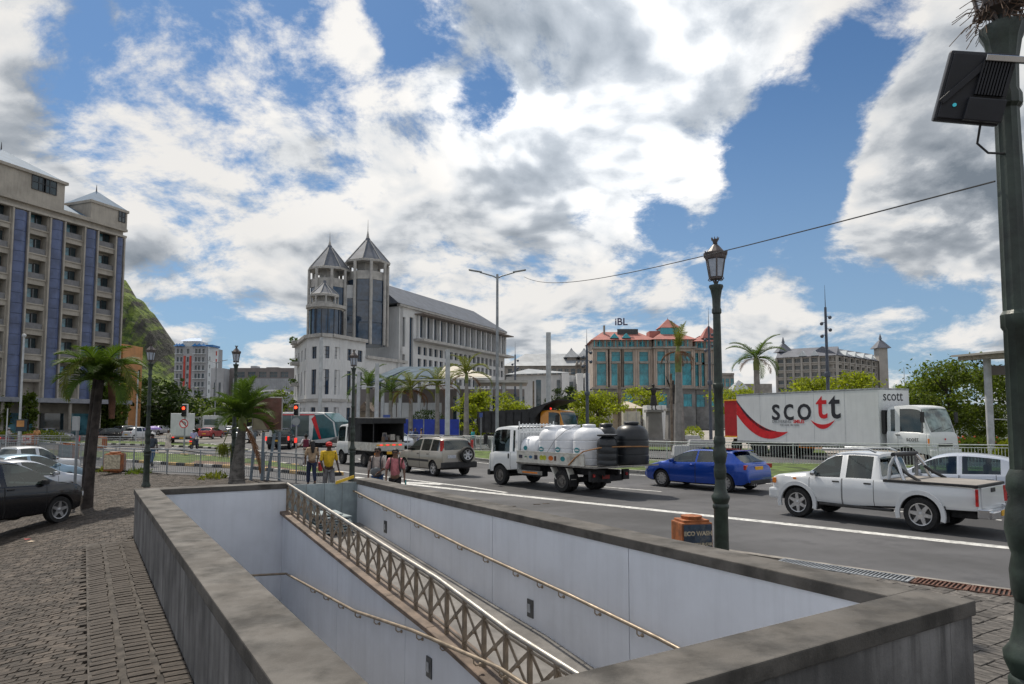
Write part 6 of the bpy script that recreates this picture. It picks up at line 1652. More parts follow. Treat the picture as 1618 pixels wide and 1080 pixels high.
# ---- teal and salmon block with red roofs
m_sal = mat('salmon_render', (.46, .39, .335), .8, var=.1, scale=.4, streak=.2); m_tealg = mat('teal_glass', (.02, .26, .32), .08, var=.35, scale=.4, spec=.8); m_tealp = mat('teal_paint', (.07, .38, .45), .5, var=.1)
m_redr = mat('red_roof', (.40, .15, .125), .7, var=.12, scale=.6); m_gbase = mat('dark_base_stone', (.22, .215, .21), .85, var=.2, scale=.5)
ib = Bld('teal_building', 'salmon and teal office block with red hipped roofs and rooftop letters', (XA(1035, 165), 165))
Yi = 165
zb, zc, zt_, zr = ZA(1000, 612, Yi), ZA(1000, 551, Yi), ZA(1000, 537, Yi), ZA(1000, 520, Yi)
def iblock(pa, pb, Y0, extra, wins, zr_):
    xa, xb = XA(pa, Y0), XA(pb, Y0)
    ops = [(XA(p, Y0) - xa - 1.12, XA(p, Y0) - xa + 1.12, zb + .5, zc - 3.6) for p in wins] + [(XA(p, Y0) - xa - 1.05, XA(p, Y0) - xa + 1.05, zc - 3.0, zc - .7) for p in wins]
    ib.wall((xa, Y0), (1, 0), xb - xa, zb, zc, ops, m_sal, back=14, depth=.5, gm=m_tealg, fm=m_tealp, wd=.4, nx=2, nz=4)
    bops = [(XA(p, Y0) - xa - 1.0, XA(p, Y0) - xa + 1.0, zb - 4.6, zb - 1.6) for p in wins[::2]]
    ib.wall((xa, Y0 - .3), (1, 0), xb - xa, 0, zb - .35, bops, m_gbase, back=14, depth=.4, gm=m_tealg, fm=m_tealp)
    for z, d in ((zb - .34, .9), (zc, .8)):
        q = MB(); q.b2((xa - .4, Y0 - d, z), (xb + .4, Y0 + .5, z + .4)); ib.part('cornice', q, m_gst)
    for p in wins:
        for s_ in (-1.35, 1.35, -1.75, 1.75):
            q = MB(); x_ = XA(p, Y0) + s_; q.b2((x_ - .13, Y0 - .22, zb + .1), (x_ + .13, Y0 - .02, zc - .2)); ib.part('pilaster', q, m_sal)
        q = MB(); x_ = XA(p, Y0); q.b2((x_ - 1.1, Y0 - .6, zc - 3.55), (x_ + 1.1, Y0 - .03, zc - 3.05)); ib.part('balcony', q, m_gst)
    aops = [(.8 + k * 2.6, 2.2 + k * 2.6, zc + .7, zt_ - .3) for k in range(int((xb - xa - 1) / 2.6))]
    ib.wall((xa + .2, Y0 + .9), (1, 0), xb - xa - .4, zc + .3, zt_, aops, m_sal, back=12, depth=.3, gm=m_tealg, fm=m_tealp, nx=2, nz=2)
    for k in range(int((xb - xa) / 1.3)):
        q = MB(); x_ = xa + .3 + k * 1.3; q.tube([(x_, Y0 - .1, zc + .4), (x_, Y0 - .1, zt_)], .12, 6); ib.part('attic_post', q, m_tealp)
    q = MB(); q.add([(xa - .6, Y0 - .8, zt_), (xb + .6, Y0 - .8, zt_), (xb + .6, Y0 + 14, zt_), (xa - .6, Y0 + 14, zt_), (xa + 3.0, Y0 + 5, zr_), (xb - 3.0, Y0 + 5, zr_)], [(0, 1, 5, 4), (1, 2, 5), (2, 3, 4, 5), (3, 0, 4), (0, 3, 2, 1)]); r1 = ib.part('roof', q, m_redr)
    return r1
iblock(938, 1034, Yi, 0, [951, 974, 994, 1018.5], zr)
iblock(1100, 1136, Yi + 3, 0, [1107, 1117, 1128], zr - .6)
iblock(1035, 1099, Yi - 1.2, 0, [1047, 1064, 1086.5], zr - .2)
for px in (972, 991):
    x_ = XA(px, Yi); q = MB(); q.add([(x_ - 1.1, Yi - .2, zt_ + .5), (x_ + 1.1, Yi - .2, zt_ + .5), (x_, Yi - .2, zt_ + 1.7), (x_ - 1.1, Yi + 3, zt_ + .5), (x_ + 1.1, Yi + 3, zt_ + .5), (x_, Yi + 3, zt_ + 1.7)], [(0, 1, 2), (3, 5, 4), (0, 2, 5, 3), (1, 4, 5, 2)]); ib.part('dormer', q, m_tealp)
x_ = XA(1058, Yi + 4); hw_ = (XA(1074, Yi + 4) - XA(1042, Yi + 4)) / 2
q = MB(); q.b2((x_ - hw_ * .9, Yi + 2, zt_), (x_ + hw_ * .9, Yi + 7, ZA(1058, 519, Yi + 4))); ib.part('tower_wall', q, m_tealp)
q = MB(); pyramid(q, (x_, Yi + 4.5), hw_ * 1.5, ZA(1058, 519, Yi + 4) + .01, ZA(1058, 503, Yi + 4)); r1 = ib.part('tower_roof', q, m_redr)
q = MB(); q.tube([(x_, Yi + 4.5, ZA(1058, 504, Yi)), (x_, Yi + 4.5, ZA(1058, 497, Yi))], [.12, .03], 6); q.xf(ib.M); q.build('finial', m_frame_d, r1)
q = MB(); q.b2((XA(1028, Yi + 3), Yi + 3, zt_ + .5), (XA(1045, Yi + 3), Yi + 7, ZA(1035, 520, Yi))); ib.part('roof_house', q, m_redr)
x_ = XA(1122.5, Yi + 5); q = MB(); q.b2((x_ - 1.2, Yi + 4, zt_), (x_ + 1.2, Yi + 6.4, ZA(1122, 535, Yi + 5))); ib.part('tower_wall', q, m_tealp)
q = MB(); pyramid(q, (x_, Yi + 5.2), 3.0, ZA(1122, 535, Yi + 5) + .01, ZA(1122, 514, Yi + 5), flare=.35); ib.part('tower_roof', q, m_redr)
put_text('iBL', 2.5, mat('sign_navy', (.05, .05, .12), .5), ib.e, Vector((XA(983, Yi + 3), Yi + 3, ZA(983, 518, Yi + 3) + 1.5)) - ib.o, 0.0, bold=.04, extrude=.15)
q = MB(); q.b2((XA(977, Yi + 3), Yi + 3.1, zr - 1.2), (XA(1010, Yi + 3), Yi + 3.4, zr + .5)); ib.part('sign_frame', q, m_frame_d)
q = MB(); q.b2((XA(955, Yi + 3), Yi + 3, zr - 1), (XA(957.5, Yi + 3), Yi + 4, zr + 1.4)); ib.part('chimney', q, m_gst)

# ---- hotel on the right
m_hot = mat('hotel_grey', (.40, .375, .34), .85, var=.08, scale=.3); m_hslate = mat('hotel_slate', (.14, .15, .18), .6, var=.12, scale=.3)
ht = Bld('hotel_building', 'grey seven-storey hotel with slate roof and corner turrets', (XA(1325, 330), 330))
hA = Vector((XA(1229, 345), 345, 0)); hB = Vector((XA(1325, 330), 330, 0)); hC = Vector((XA(1403, 372), 372, 0)); zeh = ZA(1325, 561, 330); fl = 3.55
for a_, b_, nb in ((hA, hB, 7), (hB + Vector((.05, .05, 0)), hC, 9)):
    d_ = b_ - a_; L = d_.length; dd = d_.normalized(); wbay = L / nb
    ops = [(k * wbay + wbay * .16, (k + 1) * wbay - wbay * .16, zeh - 3.0 - r_ * fl, zeh - .8 - r_ * fl) for k in range(nb) for r_ in range(9) if zeh - 3.0 - r_ * fl > 1]
    ht.wall(a_, dd, L, 0, zeh, ops, m_hot, back=16, depth=1.2, gm=m_wglass, fm=m_hot, wd=1.1, nx=3, nz=1)
    nn = Vector((dd.y, -dd.x, 0))
    for r_ in range(9):
        q = MB(); z = zeh - 3.1 - r_ * fl; P = [a_ + nn * .02, b_ + nn * .02, b_ + nn * .5, a_ + nn * .5]; q.prism([(p.x, p.y) for p in P], z - .2, z + .25); ht.part('balcony_band', q, m_hot)
    for k in range(nb + 1):
        q = MB(); p = a_ + dd * (k * wbay); P = [p - dd * .4 + nn * .03, p + dd * .4 + nn * .03, p + dd * .4 + nn * .7, p - dd * .4 + nn * .7]; q.prism([(w.x, w.y) for w in P], 0, zeh - .1); ht.part('pier', q, m_hot)
    q = MB(); q.add([(*(a_ + nn * 1.2).xy, zeh), (*(b_ + nn * 1.2).xy, zeh), (*(b_ - nn * 7).xy, zeh + 5), (*(a_ - nn * 7).xy, zeh + 5), (*(b_ - nn * 16).xy, zeh), (*(a_ - nn * 16).xy, zeh)], [(0, 1, 2, 3), (3, 2, 4, 5), (1, 4, 2), (0, 3, 5)]); ht.part('roof', q, m_hslate)
    for k in range(2 if nb == 7 else 5):
        p = a_ + dd * (L * ((.45 + .2 * k) if nb == 7 else (.15 + .17 * k))); q = MB(); P = [p + nn * 1.1 - dd * 1.9, p + nn * 1.1 + dd * 1.9]
        q.add([(*P[0].xy, zeh + .3), (*P[1].xy, zeh + .3), (*(p + nn * 1.1).xy, zeh + 3.0), (*(p - nn * 4).xy, zeh + 3.0)], [(0, 1, 2), (0, 2, 3), (1, 3, 2)]); ht.part('dormer', q, m_apw)
for px, Y_, zz in ((1238, 352, 0), (1392, 366, 0)):
    x_ = XA(px, Y_); zt2 = ZA(px, 551 if px > 1300 else 557, Y_); q = MB(); q.b2((x_ - 2.3, Y_ - 4.5, 0), (x_ + 2.3, Y_ + .5, zt2)); ht.part('turret_wall', q, m_hot)
    q = MB(); pyramid(q, (x_, Y_ - 2), 5.4, zt2 + .01, zt2 + 5.2, flare=.28); ht.part('turret_roof', q, m_hslate)
    q = MB(); q.tube([(x_, Y_ - 2, zt2 + 5), (x_, Y_ - 2, zt2 + 8)], [.9, .1], 8); ht.part('finial', q, m_hslate)
# ---- small buildings between
sb = Bld('stone_house', 'grey stone house with aqua windows right of the teal block', (XA(1155, 200), 200))
sb.wall((XA(1137, 200), 200), (1, .1), XA(1161, 200) - XA(1137, 200), 0, ZA(1150, 592, 200), [(.6 + k * 1.5, 1.6 + k * 1.5, z, z + 2.4) for k in range(3) for z in (8.0, 12)], m_gst, back=8, gm=m_tealg, fm=m_gst)
q = MB(); xx = XA(1149, 200); w_ = (XA(1161, 200) - XA(1137, 200)) / 2; q.prism([(xx - w_ * 1.05, 199.6), (xx + w_ * 1.05, 200), (xx + w_ * 1.05, 208), (xx - w_ * 1.05, 208)], ZA(1150, 592, 200), ZA(1150, 589, 200)); sb.part('cornice', q, m_gst)
hp = Bld('pavilion', 'small pavilion with flared silver roof right of the stone house', (XA(1168, 190), 190))
x_ = XA(1168, 190); q = MB(); pyramid(q, (x_, 190), 4.0, ZA(1168, 618, 190), ZA(1168, 600, 190), flare=.3); hp.part('roof', q, m_rfs)
q = MB(); q.b2((x_ - 2, 188, 0), (x_ + 2, 192, ZA(1168, 618, 190))); hp.part('wall', q, m_axw)
lb = Bld('flat_house', 'low flat-roofed grey house left of the hotel', (XA(1200, 280), 280))
lb.wall((XA(1174, 280), 280), (1, 0), XA(1221, 280) - XA(1174, 280), 0, ZA(1200, 606, 280), [(1 + k * 2.6, 2.6 + k * 2.6, 8, 10.4) for k in range(4)], m_gst, back=8, gm=m_wglass, fm=m_gst)

# ---- hill
m_hill = bpy.data.materials.new('hill_slope'); m_hill.use_nodes = True
def hill_mat():
    t = m_hill.node_tree; t.nodes.clear(); g = NG(t); out = g.n('ShaderNodeOutputMaterial'); b = g.n('ShaderNodeBsdfPrincipled'); t.links.new(b.outputs[0], out.inputs[0])
    tc = g.n('ShaderNodeTexCoord'); O_ = tc.outputs['Object']; ge = g.n('ShaderNodeNewGeometry')
    sp3 = g.n('ShaderNodeSeparateXYZ'); g.put(sp3.inputs[0], ge.outputs['True Normal'])
    n1 = g.noise(O_, .035, 9, .68); n2 = g.noise(O_, .16, 6, .65)
    green = g.mix(g.mr(n2, .35, .62), (.035, .07, .012, 1), (.17, .23, .035, 1))
    rock = g.mix(g.mr(n2, .3, .7), (.030, .030, .027, 1), (.080, .076, .066, 1))
    steep = g.mr(g.m('ADD', sp3.outputs[2], g.m('MULTIPLY', g.m('SUBTRACT', n1, .5), .55)), .43, .60)
    g.put(b.inputs['Base Color'], g.mix(steep, rock, green)); b.inputs['Roughness'].default_value = .95
    bn = g.n('ShaderNodeBump'); bn.inputs['Strength'].default_value = 1.0; bn.inputs['Distance'].default_value = 6.0; g.put(bn.inputs['Height'], n2); t.links.new(bn.outputs[0], b.inputs['Normal'])
hill_mat()
def hill():
    from mathutils import noise as nz
    Yr = 760.0
    prof = [(-500, 250), (100, 350), (150, 420), (178, 438), (192, 444), (206, 458), (222, 476), (238, 494), (248, 516), (258, 530), (264, 540), (272, 562), (290, 585), (330, 618), (380, 640), (470, 655)]
    def ridge(px):
        for (a_, za_), (b_, zb_) in zip(prof, prof[1:]):
            if a_ <= px <= b_: return za_ + (zb_ - za_) * (px - a_) / (b_ - a_)
        return 655
    mb = MB(); nx, ny = 260, 70; V = []
    for i in range(nx + 1):
        px = -500 + 970 * i / nx; rx = XA(px, Yr); rz_ = ZA(px, ridge(px), Yr) + nz.fractal(Vector((px * .05, 3, 0)), 1.0, 2.1, 5) * 5
        for j in range(ny + 1):
            t = j / ny                                  # 0 foot towards us, 1 ridge
            Y = Yr - 330 * (1 - t)
            kx = rx + (1 - t) * 26
            cl = max(0.0, 1 - abs(px - 190) / 110)          # cliff zone
            prof_t = (t ** 1.15) * (1 - cl) + cl * (.56 * min(1, t / .80) ** 1.1 + .44 * max(0.0, min(1.0, (t - .80) / .10)) ** .8)
            h = max(0, rz_) * prof_t
            h += nz.fractal(Vector((kx * .02, Y * .02, 0)), 1.0, 2.1, 6) * (7.0 + 7 * cl) * min(1, t * 4) * (1 - .5 * t)
            V.append((kx, Y, max(-1, h)))
        V.append((rx, Yr + 200, 0))
    m = ny + 2
    F = [(i * m + j, (i + 1) * m + j, (i + 1) * m + j + 1, i * m + j + 1) for i in range(nx) for j in range(m - 1)]
    mb.v = V; mb.f = F; mb.t = [0] * len(F)
    o = struct('hill', mb, m_hill, fix=False, smooth=60)
hill()
# ------------------------------------------------------------------ plants
def frond_mesh(name, L, rise, droop, nl, ll, m, rnd, fold=.5, width=.035, wob=.0, ragged=0.0, hang=1.0):
    """palm frond along +X: arched midrib with two rows of leaflets"""
    q = MB(); P = []; n = 16; ang = rise; p = Vector((0, 0, 0))
    for i in range(n + 1):
        P.append(p.copy()); t = i / n
        p = p + Vector((math.cos(ang), math.sin(wob * t * 2) * .3, math.sin(ang))) * (L / n); ang -= droop / n * (.5 + 1.0 * t)
    q.tube(P, [.03 * L / 2.2 * (1 - .85 * i / n) + .004 for i in range(n + 1)], 5)
    for i in range(nl):
        t = .12 + .88 * i / nl; k = t * n; i0 = min(n - 1, int(k)); b = P[i0].lerp(P[i0 + 1], k - i0); d = (P[i0 + 1] - P[i0]).normalized()
        side = Vector((0, 1, 0)); up = d.cross(side) * -1
        if up.z < 0: up = -up
        lw = ll * (math.sin(math.pi * (.12 + .84 * t)) ** .7) * rnd.uniform(.85, 1.1)
        for s in (1, -1):
            if rnd.random() < ragged: continue
            dirv = (side * s * (.85 - .35 * t) + d * (.45 + .5 * t) + up * (fold * (1 - .5 * t)) + Vector((0, 0, rnd.uniform(-.1, .1)))).normalized()
            w = d * width * (L / 2.2)
            m1 = b + dirv * lw * .5; e_ = m1 + (dirv + Vector((0, 0, -.55 * hang * rnd.uniform(.6, 1.3)))).normalized() * lw * .5
            q.add([b - w * .5, b + w * .5, m1 + w * .8, m1 - w * .6, e_], [(0, 1, 2, 3), (3, 2, 4)])
    return q.mesh(name, m, fix=False)
m_palm1 = leaf_mat('palm_leaf', (.030, .065, .012), (.10, .155, .028), .35)
m_palm2 = leaf_mat('palm_leaf_yellow', (.06, .085, .015), (.20, .21, .04), .35)
m_dead = leaf_mat('dead_frond', (.10, .045, .022), (.21, .105, .055), .15, .8)
m_bark = mat('palm_bark', (.145, .135, .125), .9, var=.3, scale=5, bump=.6, bscale=14)
m_bark_d = mat('dark_trunk', (.045, .036, .032), .9, var=.35, scale=5, bump=.7, bscale=14)
m_bark_g = mat('royal_palm_trunk', (.27, .255, .24), .85, var=.15, scale=2, bump=.2, streak=.3)
m_shaft = mat('crownshaft', (.16, .19, .05), .6, var=.25, scale=3)
def palm(label, loc, h, r0, r1, n, L, green=(.55, 1.5), leafm=None, trunkm=None, dead=0, lean=(0, 0), group=None, rings=False, nl=44, ll=.62, seed=1, rise=(1.25, -.1), droop=(1.3, 2.0), shaft=0.0, name='palm_tree', azs=None, fold=.45, hang=1.0, swell=1.0, dead_droop=(1.7, 2.1)):
    rnd = random.Random(seed); t = thing(name, label, 'palm tree', loc, 0, group)
    q = MB(); N = 14 if not rings else 40; P = []; Rr = []
    for i in range(N + 1):
        k = i / N; P.append((lean[0] * k ** 1.5, lean[1] * k ** 1.5, h * k)); rr = r0 + (r1 - r0) * (k ** .7)
        if swell != 1.0: rr *= 1 + (swell - 1) * math.sin(math.pi * min(1, k * 1.1))
        if rings: rr *= 1.0 + (.06 if i % 2 else -.03)
        Rr.append(rr)
    q.tube(P, Rr, 12); tr_ = q.build('trunk', trunkm or m_bark, t, smooth=50)
    top = Vector(P[-1])
    if shaft:
        q = MB(); q.tube([tuple(top - Vector((0, 0, .1))), tuple(top + Vector((0, 0, shaft * .5))), tuple(top + Vector((0, 0, shaft)))], [r1 * 1.05, r1 * 1.15, r1 * .45], 10); q.build('crownshaft', m_shaft, t, smooth=50)
        top = top + Vector((0, 0, shaft * .8))
    for i in range(n):
        k = i / max(1, n - 1); rs = rise[0] + (rise[1] - rise[0]) * k + rnd.uniform(-.12, .12); dr = droop[0] + (droop[1] - droop[0]) * k
        me = frond_mesh('frond', L * rnd.uniform(.85, 1.08), rs, dr, nl, ll, leafm or m_palm1, rnd, fold, hang=hang)
        o = link('frond', me, t, top); o.rotation_euler = (0, 0, (azs[i] if azs else i * 2.4 + rnd.uniform(-.3, .3)))
    for i in range(dead):
        me = frond_mesh('dead_frond', L * rnd.uniform(.7, 1.0), rnd.uniform(-.1, .35), rnd.uniform(*dead_droop), nl, ll * .8, m_dead, rnd, .05, ragged=.25, hang=1.6)
        o = link('dead_frond', me, t, top - Vector((0, 0, .1))); o.rotation_euler = (0, 0, i * 2.1 + rnd.uniform(0, 1.2))
    return t
# left palm with twin dark trunks
b = G3(138, 803)
pA = palm('dark-trunked palm with full green crown beside the parked black car', (b.x, b.y, b.z), ZA(143, 600, b.y) - b.z, .15, .10, 20, 1.45, trunkm=m_bark_d, seed=3, rise=(1.35, .05), droop=(1.3, 1.9), ll=.58, nl=60, lean=(.1, .2))
q = MB(); q.tube([(-.22, .25, 0), (-.20, .25, 1.5), (-.08, .22, 3.2), (.05, .2, 4.6)], [.13, .12, .10, .09], 10); q.build('trunk', m_bark_d, pA, smooth=50)
q = MB(); q.tube([(.36, .4, 2.6), (.36, .38, 3.4), (.20, .3, 4.5)], [.08, .11, .06], 8); q.build('dry_sheath', mat('dry_sheath', (.16, .075, .045), .9, var=.3), pA, smooth=50)
me = frond_mesh('frond', 2.1, .0, 2.6, 40, .5, m_palm2, random.Random(5), .1, hang=1.8)
for k in (.3, 1.9): o = link('frond', me, pA, (.1, .2, 4.4)); o.rotation_euler = (0, 0, -k)
# young palm by the sign
b = G(374, 764)
pB = palm('young palm with grey ringed trunk in front of the brown sign', (b.x, b.y, 0), 2.1, .32, .14, 17, 1.55, trunkm=m_bark, rings=True, seed=8, rise=(1.5, .25), droop=(.5, 1.5), nl=50, ll=.62, lean=(.15, 0), shaft=.5, fold=.6)
q = MB(); rr_ = random.Random(4)
me = frond_mesh('dead_frond', 2.1, -.9, .7, 44, .34, m_dead, random.Random(9), .05, hang=1.8); o = link('dead_frond', me, pB, (.25, -.1, 2.3)); o.rotation_euler = (0, 0, -.35)
for _ in range(170):
    a0 = rr_.uniform(0, 6.28); rad = rr_.uniform(.02, .28); p0 = Vector((-.42 + rad * math.cos(a0), -.3 + rad * math.sin(a0) * .8, 1.55 - rr_.uniform(0, .25))); q.add([p0, p0 + Vector((.02, 0, 0)), p0 + Vector((rr_.uniform(-.08, .08), rr_.uniform(-.05, .05), -rr_.uniform(.25, .5)))], [(0, 1, 2)])
q.build('seed_cluster', m_palm2, pB, fix=False)
q = MB(); q.tube([(.08, 0, 2.2), (-.25, -.25, 2.05), (-.42, -.3, 1.55)], .02, 5); q.build('seed_stalk', m_shaft, pB)
# row of palms in front of the station
for i, (px, py, Y, sd, lab, dd_) in enumerate(((581, 590, 66, 11, 'palm at the left end of the row, next to the kiosk', 1), (617, 601, 66, 12, 'palm second from the left in the row before the station', 1), (649, 597, 66, 13, 'palm third from the left in the row with brown hanging fronds', 4), (691, 590, 66, 14, 'palm in front of the sunlit cream roof with brown side fronds', 3), (737, 573, 62, 15, 'tallest palm of the row, right in front of the station', 2))):
    z = ZA(px, py + 15, Y)
    palm(lab, (XA(px, Y), Y, 0), z - .9, .32, .16, 10, 2.9, leafm=m_palm2 if i > 1 else m_palm1, trunkm=m_bark_g, dead=dd_, seed=sd, nl=30, ll=.75, rise=(1.35, .15), droop=(1.3, 2.2), shaft=.9, group='palms before the station')
# tall palm with hanging dead fronds, and the windblown one behind the lorry
Yp = 50
palm('tall grey palm with a skirt of brown dead fronds', (XA(1073, Yp), Yp, 0), ZA(1070, 586, Yp), .44, .22, 4, 2.25, leafm=m_palm2, trunkm=m_bark_g, dead=7, seed=21, nl=34, ll=.6, rise=(1.5, 1.1), droop=(.4, .9), shaft=1.9, swell=1.12, dead_droop=(1.9, 2.3))
Yq = 60
palm('windblown palm rising behind the white lorry box', (XA(1197, Yq), Yq, 0), ZA(1197, 583, Yq), .40, .24, 12, 3.0, leafm=m_palm1, trunkm=m_bark_g, dead=2, seed=27, nl=34, ll=.8, rise=(1.2, .0), droop=(1.2, 1.9), shaft=1.2)

def tree(label, loc, h, spread, n_leaf, leafm, seed=1, name='broadleaf_tree', layers=None, clear=.35, leaf=.16, trunk=.12, cat='tree', group=None, flat=.6, clumps=26):
    rnd = random.Random(seed); t = thing(name, label, cat, loc, rnd.uniform(0, 6), group)
    q = MB(); top = Vector((rnd.uniform(-.2, .2), rnd.uniform(-.2, .2), h * .8))
    q.tube([(0, 0, 0), (.05, .02, h * .4), tuple(top)], [trunk, trunk * .75, trunk * .2], 8); tr_ = q.build('trunk', m_bark_d, t, smooth=50)
    cl = []
    for k in range(clumps):
        a0 = rnd.uniform(0, 6.28); u_ = rnd.random() ** .6; z = h * (clear + (1 - clear) * rnd.random())
        zz = (z / h - clear) / (1 - clear); rad = spread * u_ * (.45 + .75 * math.sin(math.pi * (.15 + .75 * zz)))
        c_ = Vector((rad * math.cos(a0), rad * math.sin(a0), z)); cl.append(c_)
        b_ = Vector((0, 0, h * (.25 + .5 * zz))); md = b_.lerp(c_, .55) + Vector((0, 0, .12 * h * .4))
        q = MB(); q.tube([tuple(b_), tuple(md), tuple(c_)], [trunk * .38, trunk * .2, trunk * .06], 5)
        if k < 14: q.build('limb', m_bark_d, tr_, smooth=50)
    V = MB()
    for c_ in cl:
        s_ = spread * rnd.uniform(.26, .44)
        for _ in range(n_leaf // clumps):
            g_ = Vector((rnd.gauss(0, .5), rnd.gauss(0, .5), rnd.gauss(0, .5) * flat)) * s_
            p = c_ + g_; nrm = Vector((rnd.uniform(-1, 1), rnd.uniform(-1, 1), rnd.uniform(.1, 1.2))).normalized(); a_ = nrm.orthogonal().normalized(); a_.rotate(Matrix.Rotation(rnd.uniform(0, 6.28), 3, nrm)); b2_ = nrm.cross(a_)
            l_ = leaf * rnd.uniform(.6, 1.3); V.add([p - a_ * l_, p + b2_ * l_ * .45, p + a_ * l_, p - b2_ * l_ * .45], [(0, 1, 2, 3)])
    V.build('crown', leafm, t, fix=False)
    return t
m_lime = leaf_mat('lime_leaf', (.10, .14, .015), (.30, .33, .035), .55)
m_green = leaf_mat('green_leaf', (.045, .08, .014), (.14, .18, .032), .45)
m_deep = leaf_mat('deep_leaf', (.012, .028, .008), (.045, .075, .018), .25)
def T(label, px, py, Y, top_py, spread, n, m, seed, **kw):
    z = ZA(px, top_py, Y); return tree(label, (XA(px, Y), Y, 0), z, spread, n, m, seed, **kw)
T('airy bright green tree right of the lorry cab', 1500, 700, 46, 578, 2.6, 8000, m_green, 31, clear=.35, leaf=.13, clumps=46)
T('bushy green tree under the bus shelter roof', 1562, 700, 50, 585, 2.9, 8000, m_green, 32, clear=.2, leaf=.14, clumps=44)
T('low bright tree between the lorry cab and bus shelter', 1462, 700, 52, 602, 2.3, 5000, m_lime, 33, clear=.3, leaf=.13, clumps=36)
T('lime green tree directly above the middle of the white lorry', 1345, 650, 70, 592, 2.6, 2600, m_lime, 34, clear=.6, leaf=.2)
T('lime green tree over the lettering of the white lorry', 1280, 650, 72, 602, 2.6, 2000, m_lime, 35, clear=.6, leaf=.2)
T('round green tree behind the orange-cab tipper', 945, 690, 72, 621, 3.2, 4200, m_lime, 36, clear=.35, leaf=.2, flat=.45)
T('dark conifer-like tree before the white hall', 888, 690, 100, 612, 2.2, 2200, m_deep, 37, clear=.15, leaf=.25)
T('small yellow-green tree left of the bronze statue', 1015, 680, 90, 613, 2.6, 1600, m_lime, 38, clear=.5, leaf=.22)
T('yellow-green tree behind the blue hatchback lamp post', 1165, 680, 85, 615, 3.0, 1800, m_lime, 39, clear=.5, leaf=.22)
T('airy lime tree in front of the right station columns', 755, 690, 70, 622, 2.2, 2400, m_lime, 40, clear=.2, leaf=.18)
T('lime tree behind the tall central street light', 795, 690, 72, 625, 2.4, 2400, m_lime, 41, clear=.2, leaf=.18)
T('dense dark tree left of the no left turn sign', 262, 690, 120, 613, 8.5, 5200, m_deep, 42, clear=.15, leaf=.42, trunk=.3)
T('dark tree behind the first lantern post', 225, 690, 128, 603, 6.0, 3600, m_deep, 43, clear=.2, leaf=.42, trunk=.3)
T('rounded green tree before the apartment tower', 318, 690, 150, 632, 6.0, 3000, m_green, 44, clear=.1, leaf=.45, trunk=.3)
T('green tree behind the brown sign board', 440, 690, 140, 622, 5.0, 2400, m_green, 45, clear=.1, leaf=.42, trunk=.3)
T('small green tree beneath the grey office block', 350, 690, 130, 634, 5.5, 2400, m_green, 46, clear=.1, leaf=.4, trunk=.3)
for i, (px, py, lab) in enumerate(((7, 632, 'narrow columnar shrub at the left edge before the tower'), (45, 626, 'narrow columnar shrub left of the tall palm before the tower'))):
    T(lab, px, 690, 78, py, .75, 1500, m_green, 50 + i, clear=.06, leaf=.2, name='columnar_shrub', cat='shrub', flat=2.2)
for i, (px, sp_, lab) in enumerate(((163, 1.0, 'dense weeping tree left of three beside the tower'), (176, 1.1, 'dense weeping tree in the middle of three beside the tower'), (189, 1.1, 'dense weeping tree nearest the orange block'))):
    T(lab, px, 690, 92, 612, sp_, 2400, m_green, 60 + i, clear=.02, leaf=.26, name='weeping_tree', flat=2.4)
def shrub(label, px, Y, w, h, m, n=700, seed=1, flowers=None, name='shrub'):
    rnd = random.Random(seed); t = thing(name, label, 'shrub', (XA(px, Y), Y, 0)); V = MB()
    for _ in range(n):
        p = Vector((rnd.uniform(-w, w), rnd.uniform(-.7, .7), h * rnd.random() ** .7)); k = 1 - abs(p.x / w) ** 3; p.z *= .4 + .6 * k
        d = Vector((rnd.uniform(-1, 1), rnd.uniform(-1, 1), rnd.uniform(.2, 1.4))).normalized() * rnd.uniform(.15, .4); s = d.cross(Vector((rnd.uniform(-1, 1), 1, 0))).normalized() * .05
        V.add([p - s, p + s, p + d], [(0, 1, 2)])
    V.build('foliage', m, t, fix=False)
    if flowers:
        F = MB()
        for _ in range(flowers):
            p = Vector((rnd.uniform(-w, w), rnd.uniform(-.6, .4), h * rnd.uniform(.8, 1.15))); F.ball(p, .06, 5, 4)
        tag(F.build('flowers', mat('orange_flower', (.65, .12, .05), .6), t, fix=False), kind='stuff')
shrub('flowering shrub bed right of the lorry cab with orange blooms', 1552, 42, 2.6, 1.25, m_green, 2400, 3, 26)
shrub('yellowish shrub bed under the bus shelter column', 1600, 41, 1.6, 1.1, m_lime, 1300, 4, 8)
shrub('yellow-green hedge before the beige tower shop fronts', 70, 74, 2.6, 1.2, m_lime, 900, 5); shrub('short yellow-green hedge at the left picture edge', 8, 74, 1.4, 1.1, m_lime, 600, 6)
shrub('dark green hedge behind the blue hoarding', 640, 70, 5.5, 2.0, m_deep, 1800, 7); shrub('low green shrubs below the tall station palm', 676, 74, 2.4, 3.4, m_deep, 1500, 8)
shrub('small spiky shrub before the teal block', 1094, 80, 1.2, 1.6, m_lime, 500, 9); shrub('shrubs left of the orange-cab tipper', 905, 68, 2.0, 2.2, m_green, 900, 10)
shrub('dry grass tuft at the foot of the plaza railing', 222, 31.0, .3, .10, m_green, 50, 11); shrub('dry grass tuft behind the young palm at the railing', 340, 28.3, .4, .10, m_palm2, 60, 12); shrub('weeds at the foot of the rail by the right post', 176, 32.2, .4, .10, m_palm2, 50, 13)

